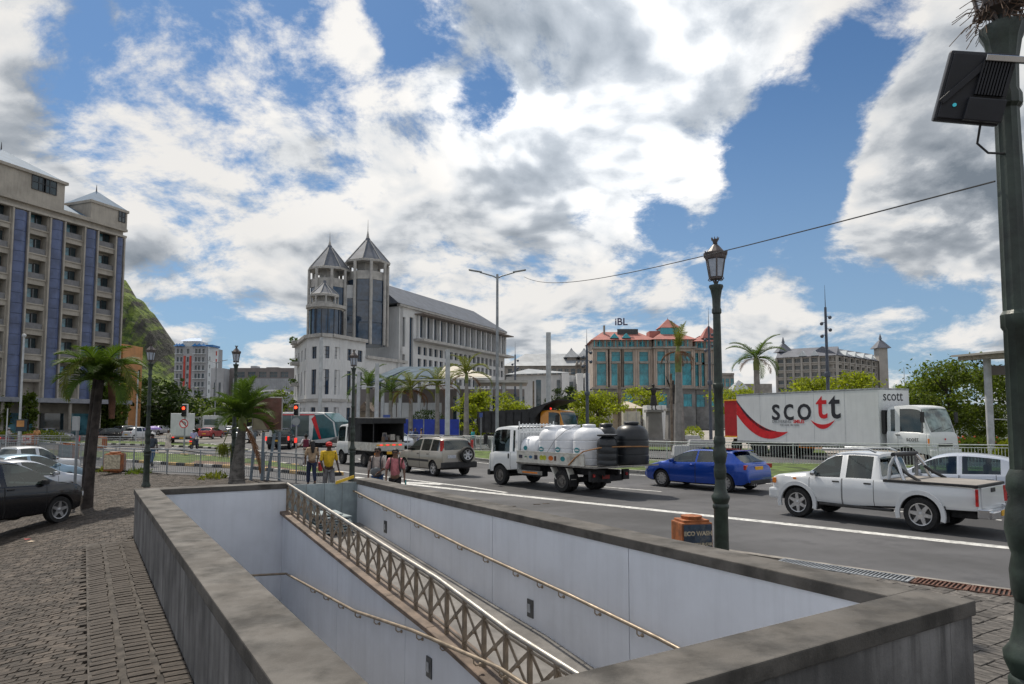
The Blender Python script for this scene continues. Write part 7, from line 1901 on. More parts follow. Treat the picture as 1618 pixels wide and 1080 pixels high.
# ------------------------------------------------------------------ lantern posts
m_post = mat('dark_green_iron', (.022, .036, .027), .45, var=.35, scale=6, detail=6, bump=.15, bscale=25, spec=.6)
m_lant = mat('lantern_metal', (.10, .082, .078), .5, var=.2, scale=8)
m_lglass = mat('frosted_pane', (.42, .47, .55), .35, var=.1, scale=4)
def lantern_post(label, loc, rz=0.0, group='ornate lantern posts'):
    t = thing('lantern_post', label, 'lamp post', loc, rz, group)
    q = MB(); q.lathe([(.15, 0), (.15, .08), (.125, .12), (.108, .2), (.102, 1.10), (.118, 1.13), (.118, 1.17), (.105, 1.19), (.132, 1.26), (.135, 1.30), (.105, 1.34), (.085, 1.42), (.074, 1.55)], 20); q.lathe([(.074, 1.55), (.088, 1.60), (.092, 1.70), (.078, 1.78), (.088, 1.81), (.104, 1.90), (.094, 2.0), (.076, 2.06), (.088, 2.10), (.085, 2.16), (.068, 2.2)], 20)
    q.build('base', m_post, t, smooth=45)
    q = MB(); q.lathe([(.068, 2.2), (.065, 2.9), (.076, 2.92), (.076, 2.98), (.063, 3.0), (.060, 3.55), (.056, 4.05), (.072, 4.07), (.072, 4.12), (.06, 4.15), (.064, 4.30), (.085, 4.42), (.108, 4.47), (.104, 4.50), (.03, 4.51), (.03, 4.56)], 24, flute=.07); q.build('shaft', m_post, t, smooth=30)
    n = 6; zb, zt = 4.62, 4.90; rb, rt = .10, .148
    for k in range(n):
        a0, a1 = 2 * math.pi * k / n, 2 * math.pi * (k + 1) / n
        c = lambda r, a, z: Vector((r * math.cos(a), r * math.sin(a), z))
        q = MB(); A_ = [c(rb, a0, zb), c(rb, a1, zb), c(rt, a1, zt), c(rt, a0, zt)]; ctr = sum(A_, Vector()) / 4; q.slab([p + (ctr - p) * .05 for p in A_], -Vector((ctr.x, ctr.y, 0)).normalized() * .008); q.build('pane', m_lglass, t)
        q = MB(); q.tube([c(rb, a0, zb - .01), c(rt, a0, zt + .01)], .013, 5); q.build('pane_bar', m_lant, t)
        q = MB(); q.tube([c(.02, a0, 4.52), c(.05, a0, 4.58), c(.10, a0, 4.575), c(.125, a0, 4.59), c(.11, a0, 4.615)], .008, 5); q.build('scroll', m_lant, t)
        q = MB(); q.tube([c(rt * 1.17, a0, zt + .05), c(rt * 1.26, a0, zt + .115)], [.016, .009], 5); q.build('corner_finial', m_lant, t)
    q = MB(); q.lathe([(rb * 1.0, zb - .03), (rb * 1.06, zb)], n); q.build('lantern_floor', m_lant, t)
    q = MB(); q.lathe([(rt * 1.02, zt), (rt * 1.08, zt + .02), (rt * 1.12, zt + .05), (rt * 1.18, zt + .07), (rt * 1.2, zt + .10), (rt * .95, zt + .11), (rt * .42, zt + .205), (rt * .22, zt + .235), (rt * .26, zt + .245)], n * 2); q.build('lantern_roof', m_lant, t)
    q = MB(); q.lathe([(.025, zt + .24), (.038, zt + .275), (.048, zt + .31)], 8, caps=False)
    for k in range(8):
        a0 = 2 * math.pi * k / 8; q.tube([(.045 * math.cos(a0), .045 * math.sin(a0), zt + .30), (.058 * math.cos(a0), .058 * math.sin(a0), zt + .345)], [.011, .004], 5)
    q.build('crown_finial', m_lant, t)
    return t
lp = A(1139, 800, 10.35)
L0 = lantern_post('green lantern post beside the orange bin, nearest the centre', (lp.x, lp.y, 0), .35)
for lab, p, sc in (('lantern post at the far end of the left stairwell wall', G(230.5, 769), 1.0), ('lantern post partly hidden behind the young palm', A(368, 745, 28.2), 1.05), ('lantern post at the far right corner of the stairwell', A(556, 757, 27.3), 1.0)):
    dup(L0, lab, (p.x, p.y, 0), random.uniform(0, 1), scale=sc)
bp = A(1624, 800, 3.44)
BP = dup(L0, 'close dark lantern post at the right edge with a floodlight', (bp.x, bp.y, 0), .2)
# twig nest under that lantern
tw = thing('twig_nest', 'bird nest of dry twigs below the lantern at top right', 'nest', (bp.x, bp.y, 4.52)); rr_ = random.Random(2); q = MB()
for _ in range(150):
    a0 = rr_.uniform(0, 6.28); p = Vector((.09 * math.cos(a0), .09 * math.sin(a0), rr_.uniform(-.02, .13))); d = Vector((math.cos(a0 + rr_.uniform(-1.4, 1.4)), math.sin(a0 + rr_.uniform(-1.4, 1.4)), rr_.uniform(-.8, .5))) * rr_.uniform(.03, .11); q.tube([p, p + d * .5 + Vector((0, 0, .012)), p + d + Vector((0, 0, -.02))], .0022, 4)
tag(q.build('twigs', mat('dry_twig', (.12, .075, .05), .9, var=.3), tw), kind='stuff')
# floodlight strapped to the post
fl = thing('floodlight', 'black solar floodlight panel fixed to the close right post', 'floodlight', A(1538, 140, 3.36))
fl.rotation_euler = (R(16), R(12), R(-14))
m_flk = mat('floodlight_black', (.02, .022, .03), .45, var=.15, scale=6)
q = MB(); q.box((0, 0, 0), (.30, .05, .34)); q.build('housing', m_flk, fl, bevel=.012)
q = MB(); q.box((0, -.03, 0), (.27, .012, .31)); q.build('back_plate', m_flk, fl, bevel=.004)
q = MB(); q.box((0, 0, 0), (.008, .03, .16)); fm_ = q.mesh('cooling_fin', m_flk)
for k in range(10): link('cooling_fin', fm_, fl, (.0 + k * .0135, -.05, .045))
q = MB(); q.box((.06, -.05, -.105), (.17, .04, .11)); q.build('battery_box', m_flk, fl, bevel=.006)
q = MB(); q.box((-.06, -.05, .02), (.03, .012, .26), M=Matrix.Rotation(R(38), 3, 'Y')); q.build('bracket_arm', m_flk, fl, bevel=.003)
q = MB(); q.box((.10, -.06, .135), (.20, .03, .03)); q.build('bracket', m_chrome, fl, bevel=.003)
q = MB(); q.lathe([(.009, 0), (.009, .006), (0, .008)], 10, axis='Y', c=(-.075, -.046, -.09)); q.build('indicator', mat('cyan_dot', (.05, .4, .5), .4, emit=((.05, .5, .6), .4)), fl)
q = MB(); q.tube([(.07, -.02, -.17), (.08, -.02, -.26), (.14, -.02, -.30), (.24, .02, -.29)], .006, 6); q.build('cable', m_black, fl, smooth=40)

# ------------------------------------------------------------------ poles, wires
m_pole = mat('galvanised_pole', (.30, .32, .34), .5, metal=.4, var=.15, scale=2)
m_polew = mat('pale_pole', (.48, .50, .52), .6, var=.1, scale=2); m_polen = mat('navy_pole', (.07, .085, .12), .5, var=.15); m_wood = mat('timber_pole', (.20, .16, .125), .9, var=.25, scale=3)
def pole(name, label, cat, px, Y, top_py, r, m, extra=None, group=None, r1=None, base=0.0):
    z = ZA(px, top_py, Y); t = thing(name, label, cat, (XA(px, Y), Y, base), 0, group)
    q = MB(); q.tube([(0, 0, 0), (0, 0, z)], [r, r1 or r * .7], 10); q.build('pole', m, t, smooth=50)
    if extra: extra(t, z)
    return t
def two_arms(t, z, L=1.55):
    for s in (1, -1):
        q = MB(); q.tube([(0, 0, z - .25), (s * .25, 0, z - .12), (s * L * .7, 0, z + .12)], [.05, .045, .04], 8); q.build('arm', m_pole, t, smooth=50)
        q = MB(); q.slab([(s * L * .62, -.12, z + .10), (s * L * 1.15, -.12, z + .24), (s * L * 1.15, .12, z + .24), (s * L * .62, .12, z + .10)], (0, 0, .07)); q.build('lamp_head', m_pole, t, bevel=.015)
pole('street_light', 'tall grey double-armed street light behind the flatbed truck', 'street light', 785.5, 42, 433, .12, m_pole, two_arms, r1=.075)
pole('street_light', 'far double-armed street light left of the office block', 'street light', 339.5, 110, 571, .13, m_pole, two_arms)
def one_arm(t, z):
    q = MB(); q.tube([(0, 0, z - .3), (-.5, 0, z), (-1.1, 0, z + .05)], .05, 6); q.build('arm', m_pole, t); q = MB(); q.box((-1.4, 0, z + .06), (.7, .2, .1)); q.build('lamp_head', m_pole, t, bevel=.02)
pole('street_light', 'white single-armed street light beside the orange block', 'street light', 216, 76, 586, .09, m_polew, one_arm)
pole('street_light', 'pale lamp pole in front of the beige tower', 'street light', 32, 62, 530, .11, m_polew, lambda t, z: (MB().ball((0, 0, z), .18, 10, 7)).build('globe', m_polew, t, smooth=60))
pole('mast', 'thin pale mast at the far left before the shrubs', 'mast', 12, 60, 645, .06, m_polew)
for px, Y, py, r, m, lab in ((505.5, 70, 533, .20, m_polew, 'tall pale mast in front of the white podium corner'), (595, 60, 574, .20, m_polew, 'pale mast left of the station palms'), (566, 62, 587, .17, m_polew, 'pale mast beside the far right lantern post'), (707, 52, 552, .20, m_polew, 'thick pale mast between the station palms'), (867, 66, 525, .27, m_polew, 'thick grey concrete mast left of the waterfront building'), (843, 80, 602, .12, m_wood, 'short timber post before the white hall'), (979, 70, 573, .20, m_wood, 'timber pole in front of the teal block'), (1061, 52, 590, .10, m_wood, 'slim timber pole beside the grey dead-frond palm')):
    pole('mast', lab, 'mast', px, Y, py, r, m, r1=r * .9)
def cams(n=4):
    def f(t, z):
        for k in range(n):
            q = MB(); zz = z * (.80 + .045 * k); sx = (.3 if k % 2 else -.3); q.tube([(0, 0, zz), (sx, 0, zz)], .03, 5); q.ball((sx * 1.2, 0, zz - .1), .16, 8, 6); q.build('spotlight', m_polen, t, smooth=50)
        q = MB(); q.tube([(0, 0, z - .1), (0, 0, z * 1.16)], [.04, .01], 5); q.build('rod', m_polen, t)
        q = MB(); q.lathe([(.20, z * .50), (.25, z * .51), (.25, z * .53), (.2, z * .54)], 10); q.build('collar', m_polen, t)
    return f
for px, Y, py, lab in ((928, 62, 545, 'navy spotlight mast left of the teal block'), (1122.5, 66, 515, 'navy spotlight mast in front of the small red tower'), (1309.5, 58, 485, 'navy spotlight mast above the white lorry'), (814, 90, 560, 'navy spotlight mast right of the twin-tower wing')):
    pole('spotlight_mast', lab, 'mast', px, Y, py, .17, m_polen, cams(), r1=.10, group='spotlight masts on the square')
pole('mast', 'thin white yacht mast right of the hotel', 'mast', 1431, 300, 580, .18, m_polew); 
# overhead tram wires between masts
wr = thing('overhead_wire', 'overhead wire from the double-armed street light to the right post', 'wire', A(828, 437, 42)); a_, b_ = A(828, 437, 42), Vector((bp.x - .08, bp.y, ZA(1584, 286, bp.y)))
P = [a_.lerp(b_, k / 24) - a_ + Vector((0, 0, -.45 * 4 * (k / 24) * (1 - k / 24))) for k in range(25)]
q = MB(); q.tube(P, [.016 - .0115 * (k / 24) for k in range(25)], 5); q.build('cable', m_black, wr)
def crossarm(px0, px1, py, Y, lab):
    t = thing('wire_crossarm', lab, 'catenary arm', A(px0, py, Y)); q = MB(); q.tube([(0, 0, 0), tuple(A(px1, py, Y) - A(px0, py, Y))], .05, 6); q.build('arm', m_polew, t)
crossarm(566, 593, 611, 61, 'pale catenary crossarm left of the station'); crossarm(650, 706, 600, 55, 'pale catenary crossarm in front of the station palms')

# ------------------------------------------------------------------ railings
m_railg = mat('railing_steel', (.30, .32, .34), .45, metal=.5, var=.15, scale=5); m_railw = mat('white_railing', (.52, .54, .55), .55, var=.1, scale=5)
def railing(label, pts, h, m, post_step=2.0, bar=.115, group=None, low=.12, gap_top=.14, bars=True, rb=.009):
    o = Vector((pts[0].x, pts[0].y, 0)); t = thing('railing', label, 'railing', o, 0, group)
    K = [Vector((p.x, p.y, zf(p))) - o for p in pts]
    for z, r in ((h, .028), (h - gap_top, .02), (low, .02)):
        q = MB(); q.tube([k + Vector((0, 0, z)) for k in K], r, 7); q.build('rail', m, t, smooth=50)
    q = MB(); q.tube([(0, 0, 0), (0, 0, h)], .026, 7); pm = q.mesh('post', m, smooth=50)
    q = MB(); q.tube([(0, 0, low), (0, 0, h - gap_top)], rb, 5, caps=False); bm_ = q.mesh('bar', m)
    total = sum((K[i + 1] - K[i]).length for i in range(len(K) - 1)); nb = int(total / bar); npst = max(1, round(total / post_step)); cnt = 0; extra = MB()
    def at(s):
        for i in range(len(K) - 1):
            L = (K[i + 1] - K[i]).length
            if s <= L + 1e-6: return K[i] + (K[i + 1] - K[i]) * (s / L)
            s -= L
        return K[-1]
    for i in range(npst + 1): link('post', pm, t, at(total * i / npst))
    order = sorted(range(nb), key=lambda i: (at(total * (i + .5) / nb) + o).length)
    for c_, i in enumerate(order):
        p = at(total * (i + .5) / nb)
        if c_ < 290: link('bar', bm_, t, p)
        else: extra.tube([p + Vector((0, 0, low)), p + Vector((0, 0, h - gap_top))], rb, 4, caps=False)
    if extra.v: tag(extra.build('bar_field', m, t, fix=False), kind='stuff')
    return t
railing('grey steel railing along the plaza edge behind the palms', [G3(-60, 734), G3(60, 737), G3(198, 747), G(296, 750.5), G(400, 757), G(492, 765), G(520, 768)], 1.12, m_railg)
railing('second grey railing across the side street left of the lantern', [G(-40, 708), G(60, 710), G(150, 712), G(262, 713)], 1.12, m_railg, bar=.16)
railing('far grey railing before the beige tower', [G(-40, 695), G(60, 696), G(120, 696.5)], 1.2, m_railg, bar=.2)
railing('white railing along the grass median behind the cars', RAILC, 1.2, m_railw, post_step=2.2, bar=.14, rb=.013)
railing('grey tram track railing left of the canvas truck', [G(470, 698), G(520, 700), G(560, 699)], 1.15, m_railg, bar=.16)
sq = [A(640, 694, 60), A(720, 694, 57), A(790, 694, 55)]
railing('low white picket rail before the mounds of earth', [Vector((p.x, p.y, 0)) for p in sq], 1.0, m_railw, bar=.5, rb=.05, post_step=4)

# ------------------------------------------------------------------ bins, signs, lights
m_obin = mat('orange_bin', (.34, .11, .035), .75, var=.25, scale=7, detail=8, stain=(5, .8, (.16, .07, .04)))
m_navy = mat('poster_navy', (.035, .06, .10), .6, var=.25, scale=8, stain=(6, .55, (.22, .21, .18)))
def bin_(label, loc, rz, w=.62, h=.78, panel=None, text=None, tcol=None):
    t = thing('litter_bin', label, 'litter bin', loc, rz, 'orange litter bins')
    q = MB(); q.box((0, 0, h * .52), (w, w * .8, h * .88)); q.build('body', m_obin, t, bevel=.02)
    q = MB(); q.box((0, 0, h * .97), (w * .86, w * .68, .06)); q.lathe([(w * .30, h * .98), (w * .33, h * 1.07), (w * .25, h * 1.07)], 14); q.build('rim', m_obin, t, bevel=.01)
    q = MB(); q.box((0, 0, .05), (w * .6, w * .5, .10)); q.build('foot', m_obin, t)
    q = MB(); q.box((0, -w * .4 - .008, h * .56), (w * .92, .012, h * .74)); pn = q.build('poster', panel, t)
    if text:
        for txt, z, sz, cl in text: put_text(txt, sz, cl, t, (0, -w * .4 - .017, z), 0.0, bold=.004, extrude=.002)
    return t
m_cream2 = mat('faded_cream', (.52, .45, .33), .7, var=.25, scale=14)
b = A(1093, 850, 11.2); t = bin_('battered orange bin with a car wash poster beside the lantern post', (b.x, b.y, 0), R(12), .52, .84, m_navy, [('ECO WASH', .64, .092, m_cream2), ('WASH YOUR CAR', .47, .058, m_cream2)])
b = G(181, 746); bin_('orange bin with a beige poster at the plaza railing', (b.x, b.y, 0), R(8), .75, .88, m_cream2)
b = G(108, 727); bin_('orange bin with a teal poster in the side street', (b.x, b.y, 0), R(4), .85, 1.0, mat('poster_teal', (.12, .22, .24), .6, var=.3, scale=9))
b = G(46, 703); bin_('small orange bin with a white and red poster, far left', (b.x, b.y, 0), 0, 1.0, 1.0, mat('poster_white', (.55, .5, .48), .6, var=.1), [('EM', .55, .5, m_pred)])
b = G(157, 709); bin_('orange bin half hidden behind the left palm trunk', (b.x, b.y, 0), 0, .85, 1.0, m_cream2)
# brown information board on blue-grey legs
sb_ = A(437, 758, 27.6); t = thing('information_board', 'brown tourist information board on blue-grey steel legs', 'sign board', (sb_.x, sb_.y, 0), R(4))
m_bluel = mat('blue_grey_steel', (.19, .24, .29), .5, var=.15, scale=4)
zb_, zt_2 = ZA(437, 680, 27.6), ZA(437, 627, 27.6); x0, x1 = XA(388, 27.6) - sb_.x + .3, XA(446.5, 27.6) - sb_.x
q = MB(); q.b2((x0, -.03, zb_), (x1, .03, zt_2)); q.build('frame', mat('board_silver', (.42, .41, .40), .5), t, bevel=.02)
q = MB(); q.b2((x0 + .04, -.045, zb_ + .04), (x1 - .04, -.032, zt_2 - .04)); q.build('board', mat('board_brown', (.20, .095, .075), .6, var=.2, scale=3, stain=(2.5, .5, (.30, .20, .17))), t)
q = MB(); q.slab([(x0 + .06, -.048, zb_ + .05), (x0 + .62, -.048, zb_ + .05), (x0 + .42, -.048, zb_ + .38), (x0 + .2, -.048, zb_ + .55), (x0 + .06, -.048, zb_ + .62)], (0, -.003, 0)); q.build('map_print', mat('map_beige', (.40, .36, .26), .7), t)
q = MB(); q.tube([(x0 + .62, -.049, zb_ + .06), (x0 + .8, -.049, zb_ + .2), (x1 - .12, -.049, zb_ + .34)], .012, 4); q.build('map_line', mat('map_gold', (.42, .28, .10), .7), t)
for px0, py0, px1, py1 in ((412, 758, 415, 682), (395, 759, 402, 682), (421, 757, 432, 684), (439, 757, 439.5, 682)):
    q = MB(); a_ = A(px0, py0, 27.5) - sb_; b2_ = A(px1, py1, 27.5) - sb_; q.tube([(a_.x, .05, 0), (b2_.x, .05, b2_.z)], .06, 6); q.build('leg', m_bluel, t)
def signal(label, px, Y, top, bot, sign=True):
    z1, z0 = ZA(px, top, Y), ZA(px, bot, Y); t = thing('traffic_light', label, 'traffic light', (XA(px, Y), Y, 0), 0, 'traffic lights')
    w = (z1 - z0) * .38; q = MB(); q.b2((-w * .55, -.10, z0), (w * .55, .10, z1)); q.build('backing', mat('signal_white', (.6, .6, .6), .5), t, bevel=.03)
    q = MB(); q.b2((-w * .42, -.20, z0 + .05), (w * .42, -.101, z1 - .05)); q.build('housing', m_black, t, bevel=.02)
    for k, mm in enumerate((m_dark_int, m_dark_int, mat('signal_red', (.6, .03, .02), .4, emit=((1.0, .06, .02), 4.0)))):
        zc = z0 + (z1 - z0) * (.20 + .27 * k) - (.0 if k < 2 else .06)
        q = MB(); q.lathe([(w * .33, -.201), (w * .33, -.215), (0, -.22)], 14, axis='Y', c=(0, 0, zc)); q.build('lens', mm, t)
        q = MB(); q.lathe([(w * .37, -.201), (w * .37, -.30)], 14, axis='Y', c=(0, 0, zc), caps=False); q.build('visor', m_black, t)
    q = MB(); q.tube([(0, .02, 0), (0, .02, z0)], .055, 8); q.build('pole', m_pole, t, smooth=50)
    return t, z0
t, z0 = signal('red traffic light above the no left turn sign', 292.5, 46, 638, 659)
q = MB(); q.lathe([(.30, -.12), (.30, -.10)], 24, axis='Y', c=(0, 0, z0 - .42)); q.build('sign_disc', mat('sign_white', (.8, .8, .8)), t)
q = MB(); q.lathe([(.30, -.135), (.30, -.12), (.245, -.12), (.245, -.135), (.30, -.135)], 24, axis='Y', c=(0, 0, z0 - .42), caps=False); q.build('sign_ring', m_pred, t)
q = MB(); q.tube([(.10, -.13, z0 - .56), (.10, -.13, z0 - .36), (.02, -.13, z0 - .30), (-.10, -.13, z0 - .30)], .025, 6); q.add([(-.08, -.13, z0 - .22), (-.08, -.13, z0 - .38), (-.18, -.13, z0 - .30)], [(0, 1, 2)]); q.build('turn_arrow', m_black, t)
q = MB(); q.box((0, -.14, z0 - .42), (.055, .006, .52), M=Matrix.Rotation(R(-45), 3, 'Y')); q.build('slash', m_pred, t)
t, z0 = signal('red traffic light by the tram, left of the canvas truck', 469, 44, 637, 657)
q = MB(); q.lathe([(.26, -.12), (.26, -.10)], 20, axis='Y', c=(0, 0, z0 - .35)); q.build('sign_disc', m_pole, t)
bit(t, 'repeater', m_redlit, (0, -.1, z0 - 1.55), (.14, .16, .3), .02)
def board(name, label, px, Y, py0, py1, wpx, m, rz=0.0, legs=True):
    t = thing(name, label, 'sign', (XA(px, Y), Y, 0), rz); w = wpx * Y / FPX; q = MB(); q.b2((-w / 2, -.04, ZA(px, py1, Y)), (w / 2, .04, ZA(px, py0, Y))); q.build('panel', m, t, bevel=.01)
    if legs: q = MB(); q.tube([(0, .08, 0), (0, .08, ZA(px, py0, Y) - .05)], .04, 6); q.build('leg', m_pole, t)
    return t
t = board('road_sign', 'back of a pale road sign on a grey post left of the palm', 121, 21, 658, 680, 10, m_polew)
board('advert_panel', 'dark tilted advert panel with an orange shape on the left pole', 34.5, 52, 662, 681, 15, mat('advert_dark', (.02, .04, .06), .6), R(12)); t = bpy.data.objects['advert_panel']; q = MB(); q.b2((-.28, -.06, ZA(34, 674, 52)), (.22, -.045, ZA(34, 664, 52))); q.build('print', mat('advert_orange', (.50, .24, .08), .6), t)
t = board('road_sign', 'blue road sign with a white arrow behind the left palm trunk', 148, 60, 661, 678, 11, mat('sign_blue2', (.01, .05, .42), .5)); put_text(')', 1.0, mat('sign_white', (.8, .8, .8)), t, (.12, -.05, ZA(148, 670, 60)), 0)
board('street_sign', 'blue street name sign left of the blue hoarding', 611, 62, 655, 661, 11, mat('sign_blue3', (.05, .09, .30), .5)); board('street_sign', 'small blue street sign at the tipper', 760, 55, 652, 659, 5, mat('sign_blue3', (.05, .09, .30), .5))
board('hazard_panel', 'red and white hazard panel left of the palm trunk', 126, 60, 688, 697, 5, m_pred)

# ------------------------------------------------------------------ things on the square
m_hoard = mat('blue_hoarding', (.015, .05, .42), .45, var=.12, scale=1)
hd_ = thing('hoarding', 'bright blue sheet hoarding in front of the station', 'hoarding', (XA(614, 66), 66, 0))
for k in range(6):
    xa, xb = XA(614 + k * 18.6, 66) - XA(614, 66), XA(614 + (k + 1) * 18.6, 66) - XA(614, 66); q = MB(); q.b2((xa + .02, 0, 0), (xb - .02, .06, ZA(660, 662, 66))); q.build('sheet', m_hoard, hd_)
    q = MB(); q.b2((xa - .05, -.06, 0), (xa + .05, -.005, ZA(660, 661, 66))); q.build('post', m_pole, hd_)
for i, (px, w, h, lab) in enumerate(((640, 1.7, 1.0, 'heap of brown earth before the left end of the hoarding'), (708, 2.2, .8, 'heap of brown earth before the right end of the hoarding'))):
    t = thing('earth_heap', lab, 'earth heap', (XA(px, 63), 63, 0)); q = MB(); n = 18; rr_ = random.Random(i)
    V = [(0, 0, h)] + [(w * k_ * math.cos(2 * math.pi * j / n) * rr_.uniform(.85, 1.1), w * .6 * k_ * math.sin(2 * math.pi * j / n), h * (1 - k_) * rr_.uniform(.7, 1.25)) for k_ in (.35, .7, 1.0) for j in range(n)]
    F = [(0, 1 + j, 1 + (j + 1) % n) for j in range(n)] + [(1 + r * n + j, 1 + r * n + (j + 1) % n, 1 + (r + 1) * n + (j + 1) % n, 1 + (r + 1) * n + j) for r in range(2) for j in range(n)]
    q.add(V, F); q.build('mound', m_soil, t, smooth=60)
# tram
tr_y = 62
trm = thing('tram', 'white and teal tram with red front edge behind the canvas truck', 'tram', (XA(505, tr_y), tr_y, 0), R(-14))
m_tw = mat('tram_white', (.62, .63, .63), .4, var=.05); 
xa, xb = XA(430, tr_y) - XA(505, tr_y), XA(548, tr_y) - XA(505, tr_y)
zt3 = ZA(505, 651, tr_y)
q = MB(); q.slab([(xa, -1.3, .35), (xb - 1.2, -1.3, .35), (xb, -1.3, .9), (xb - .25, -1.3, 2.2), (xb - 1.3, -1.3, zt3 - .1), (xb - 2.0, -1.3, zt3), (xa, -1.3, zt3)], (0, 2.6, 0)); q.build('body', m_tw, trm, bevel=.12, smooth=30)
for k in range(2):
    q = MB(); x_ = xb - 3.6 - k * 1.75; q.b2((x_ - .84, -1.33, .95), (x_ + .84, -1.29, 2.8)); q.build('window', m_glass, trm)
q = MB(); q.slab([(xb - 2.4, -1.32, .6), (xb - .15, -1.32, .9), (xb - .42, -1.32, 2.2), (xb - 1.35, -1.32, zt3 - .2), (xb - 2.2, -1.32, zt3 - .25)], (0, .03, 0)); q.build('cab_window', mat('tram_teal', (.02, .10, .12), .15, spec=.8), trm)
q = MB(); q.slab([(xb - 2.5, -1.34, zt3 - .6), (xb - 1.7, -1.34, .7), (xb - 1.5, -1.34, .7), (xb - 2.15, -1.34, zt3 - .3)], (0, .03, 0)); q.build('red_stripe', m_pred, trm)
q = MB(); q.slab([(xa, -1.33, zt3 - .28), (xb - 2.2, -1.33, zt3 - .28), (xb - 2.2, -1.33, zt3 - .18), (xa, -1.33, zt3 - .18)], (0, .02, 0)); q.build('red_stripe', m_pred, trm)
q = MB(); q.slab([(xb - .02, -1.27, .95), (xb - .02, 1.27, .95), (xb - .24, 1.27, 2.2), (xb - 1.28, 1.27, zt3 - .1), (xb - 1.28, -1.27, zt3 - .1), (xb - .24, -1.27, 2.2)], (.04, 0, .03)); q.build('windscreen', mat('tram_teal', (.02, .10, .12)), trm)
for k in range(1): bit(trm, 'bogie', m_black, (xb - 2.5 - k * 4, 0, .28), (1.6, 2.2, .4), .05)
# tents, cabins and statues
m_canv = mat('cream_canvas', (.50, .43, .34), .8, var=.06, scale=1); m_cab = mat('cabin_cream', (.52, .50, .44), .7, var=.06)
for i, (pa, pb, lab) in enumerate(((905, 952, 'cream canvas tent behind the white tanks, left one'), (962, 1012, 'cream canvas tent left of the bronze statue'))):
    Yt = 84; t = thing('tent', lab, 'tent', (XA((pa + pb) / 2, Yt), Yt, 0)); w = (XA(pb, Yt) - XA(pa, Yt)) / 2; ze_, zp_ = ZA(950, 645, Yt), ZA(950, 634, Yt)
    q = MB(); q.add([(-w, -2.5, ze_), (w, -2.5, ze_), (w, 2.5, ze_), (-w, 2.5, ze_), (-w * .25, 0, zp_), (w * .25, 0, zp_)], [(0, 1, 5, 4), (1, 2, 5), (2, 3, 4, 5), (3, 0, 4)]); q.build('canopy', m_canv, t, fix=False)
    for sx in (-1, 1):
        for sy in (-1, 1): q = MB(); q.tube([(sx * w * .97, sy * 2.4, 0), (sx * w * .97, sy * 2.4, ze_)], .06, 6); q.build('pole', m_polew, t)
    q = MB(); q.b2((-w * .95, 2.3, 0), (w * .95, 2.4, ze_)); q.build('side_sheet', m_canv, t)
for i, (pa, pb, py, lab, mm) in enumerate(((900, 940, 650, 'grey container cabin behind the white tanks', m_gconc), (942, 968, 648, 'white ticket cabin with a dark name board', m_cab), (985, 1012, 650, 'cream cabin under the right tent', m_cab), (1022, 1053, 640, 'white cabin behind the statue', m_axw))):
    Yt = 80 - i * 2; t = thing('cabin', lab, 'cabin', (XA((pa + pb) / 2, Yt), Yt, 0), 0, 'site cabins on the square'); w = (XA(pb, Yt) - XA(pa, Yt)) / 2; zt4 = ZA(950, py, Yt)
    q = MB(); q.b2((-w, 0, .1), (w, 2.4, zt4)); q.build('wall', mm, t, bevel=.03)
    for k in range(max(2, int(w * 2 / 1.2))): q = MB(); x_ = -w + (k + .5) * 2 * w / max(2, int(w * 2 / 1.2)); q.b2((x_ - .03, -.05, .15), (x_ + .03, -.002, zt4 - .08)); q.build('wall_rib', m_gconc, t)
    if i == 1:
        q = MB(); q.b2((-w * .6, -.12, zt4 - .55), (w * .8, -.051, zt4 + .05)); nb = q.build('name_board', mat('board_dark', (.05, .045, .045), .6), t); put_text('CAUDAN', .34, m_cab, nb, (w * .1, -.125, zt4 - .25), 0)
m_bron = mat('dark_bronze', (.03, .028, .027), .5, metal=.4, var=.3, scale=6)
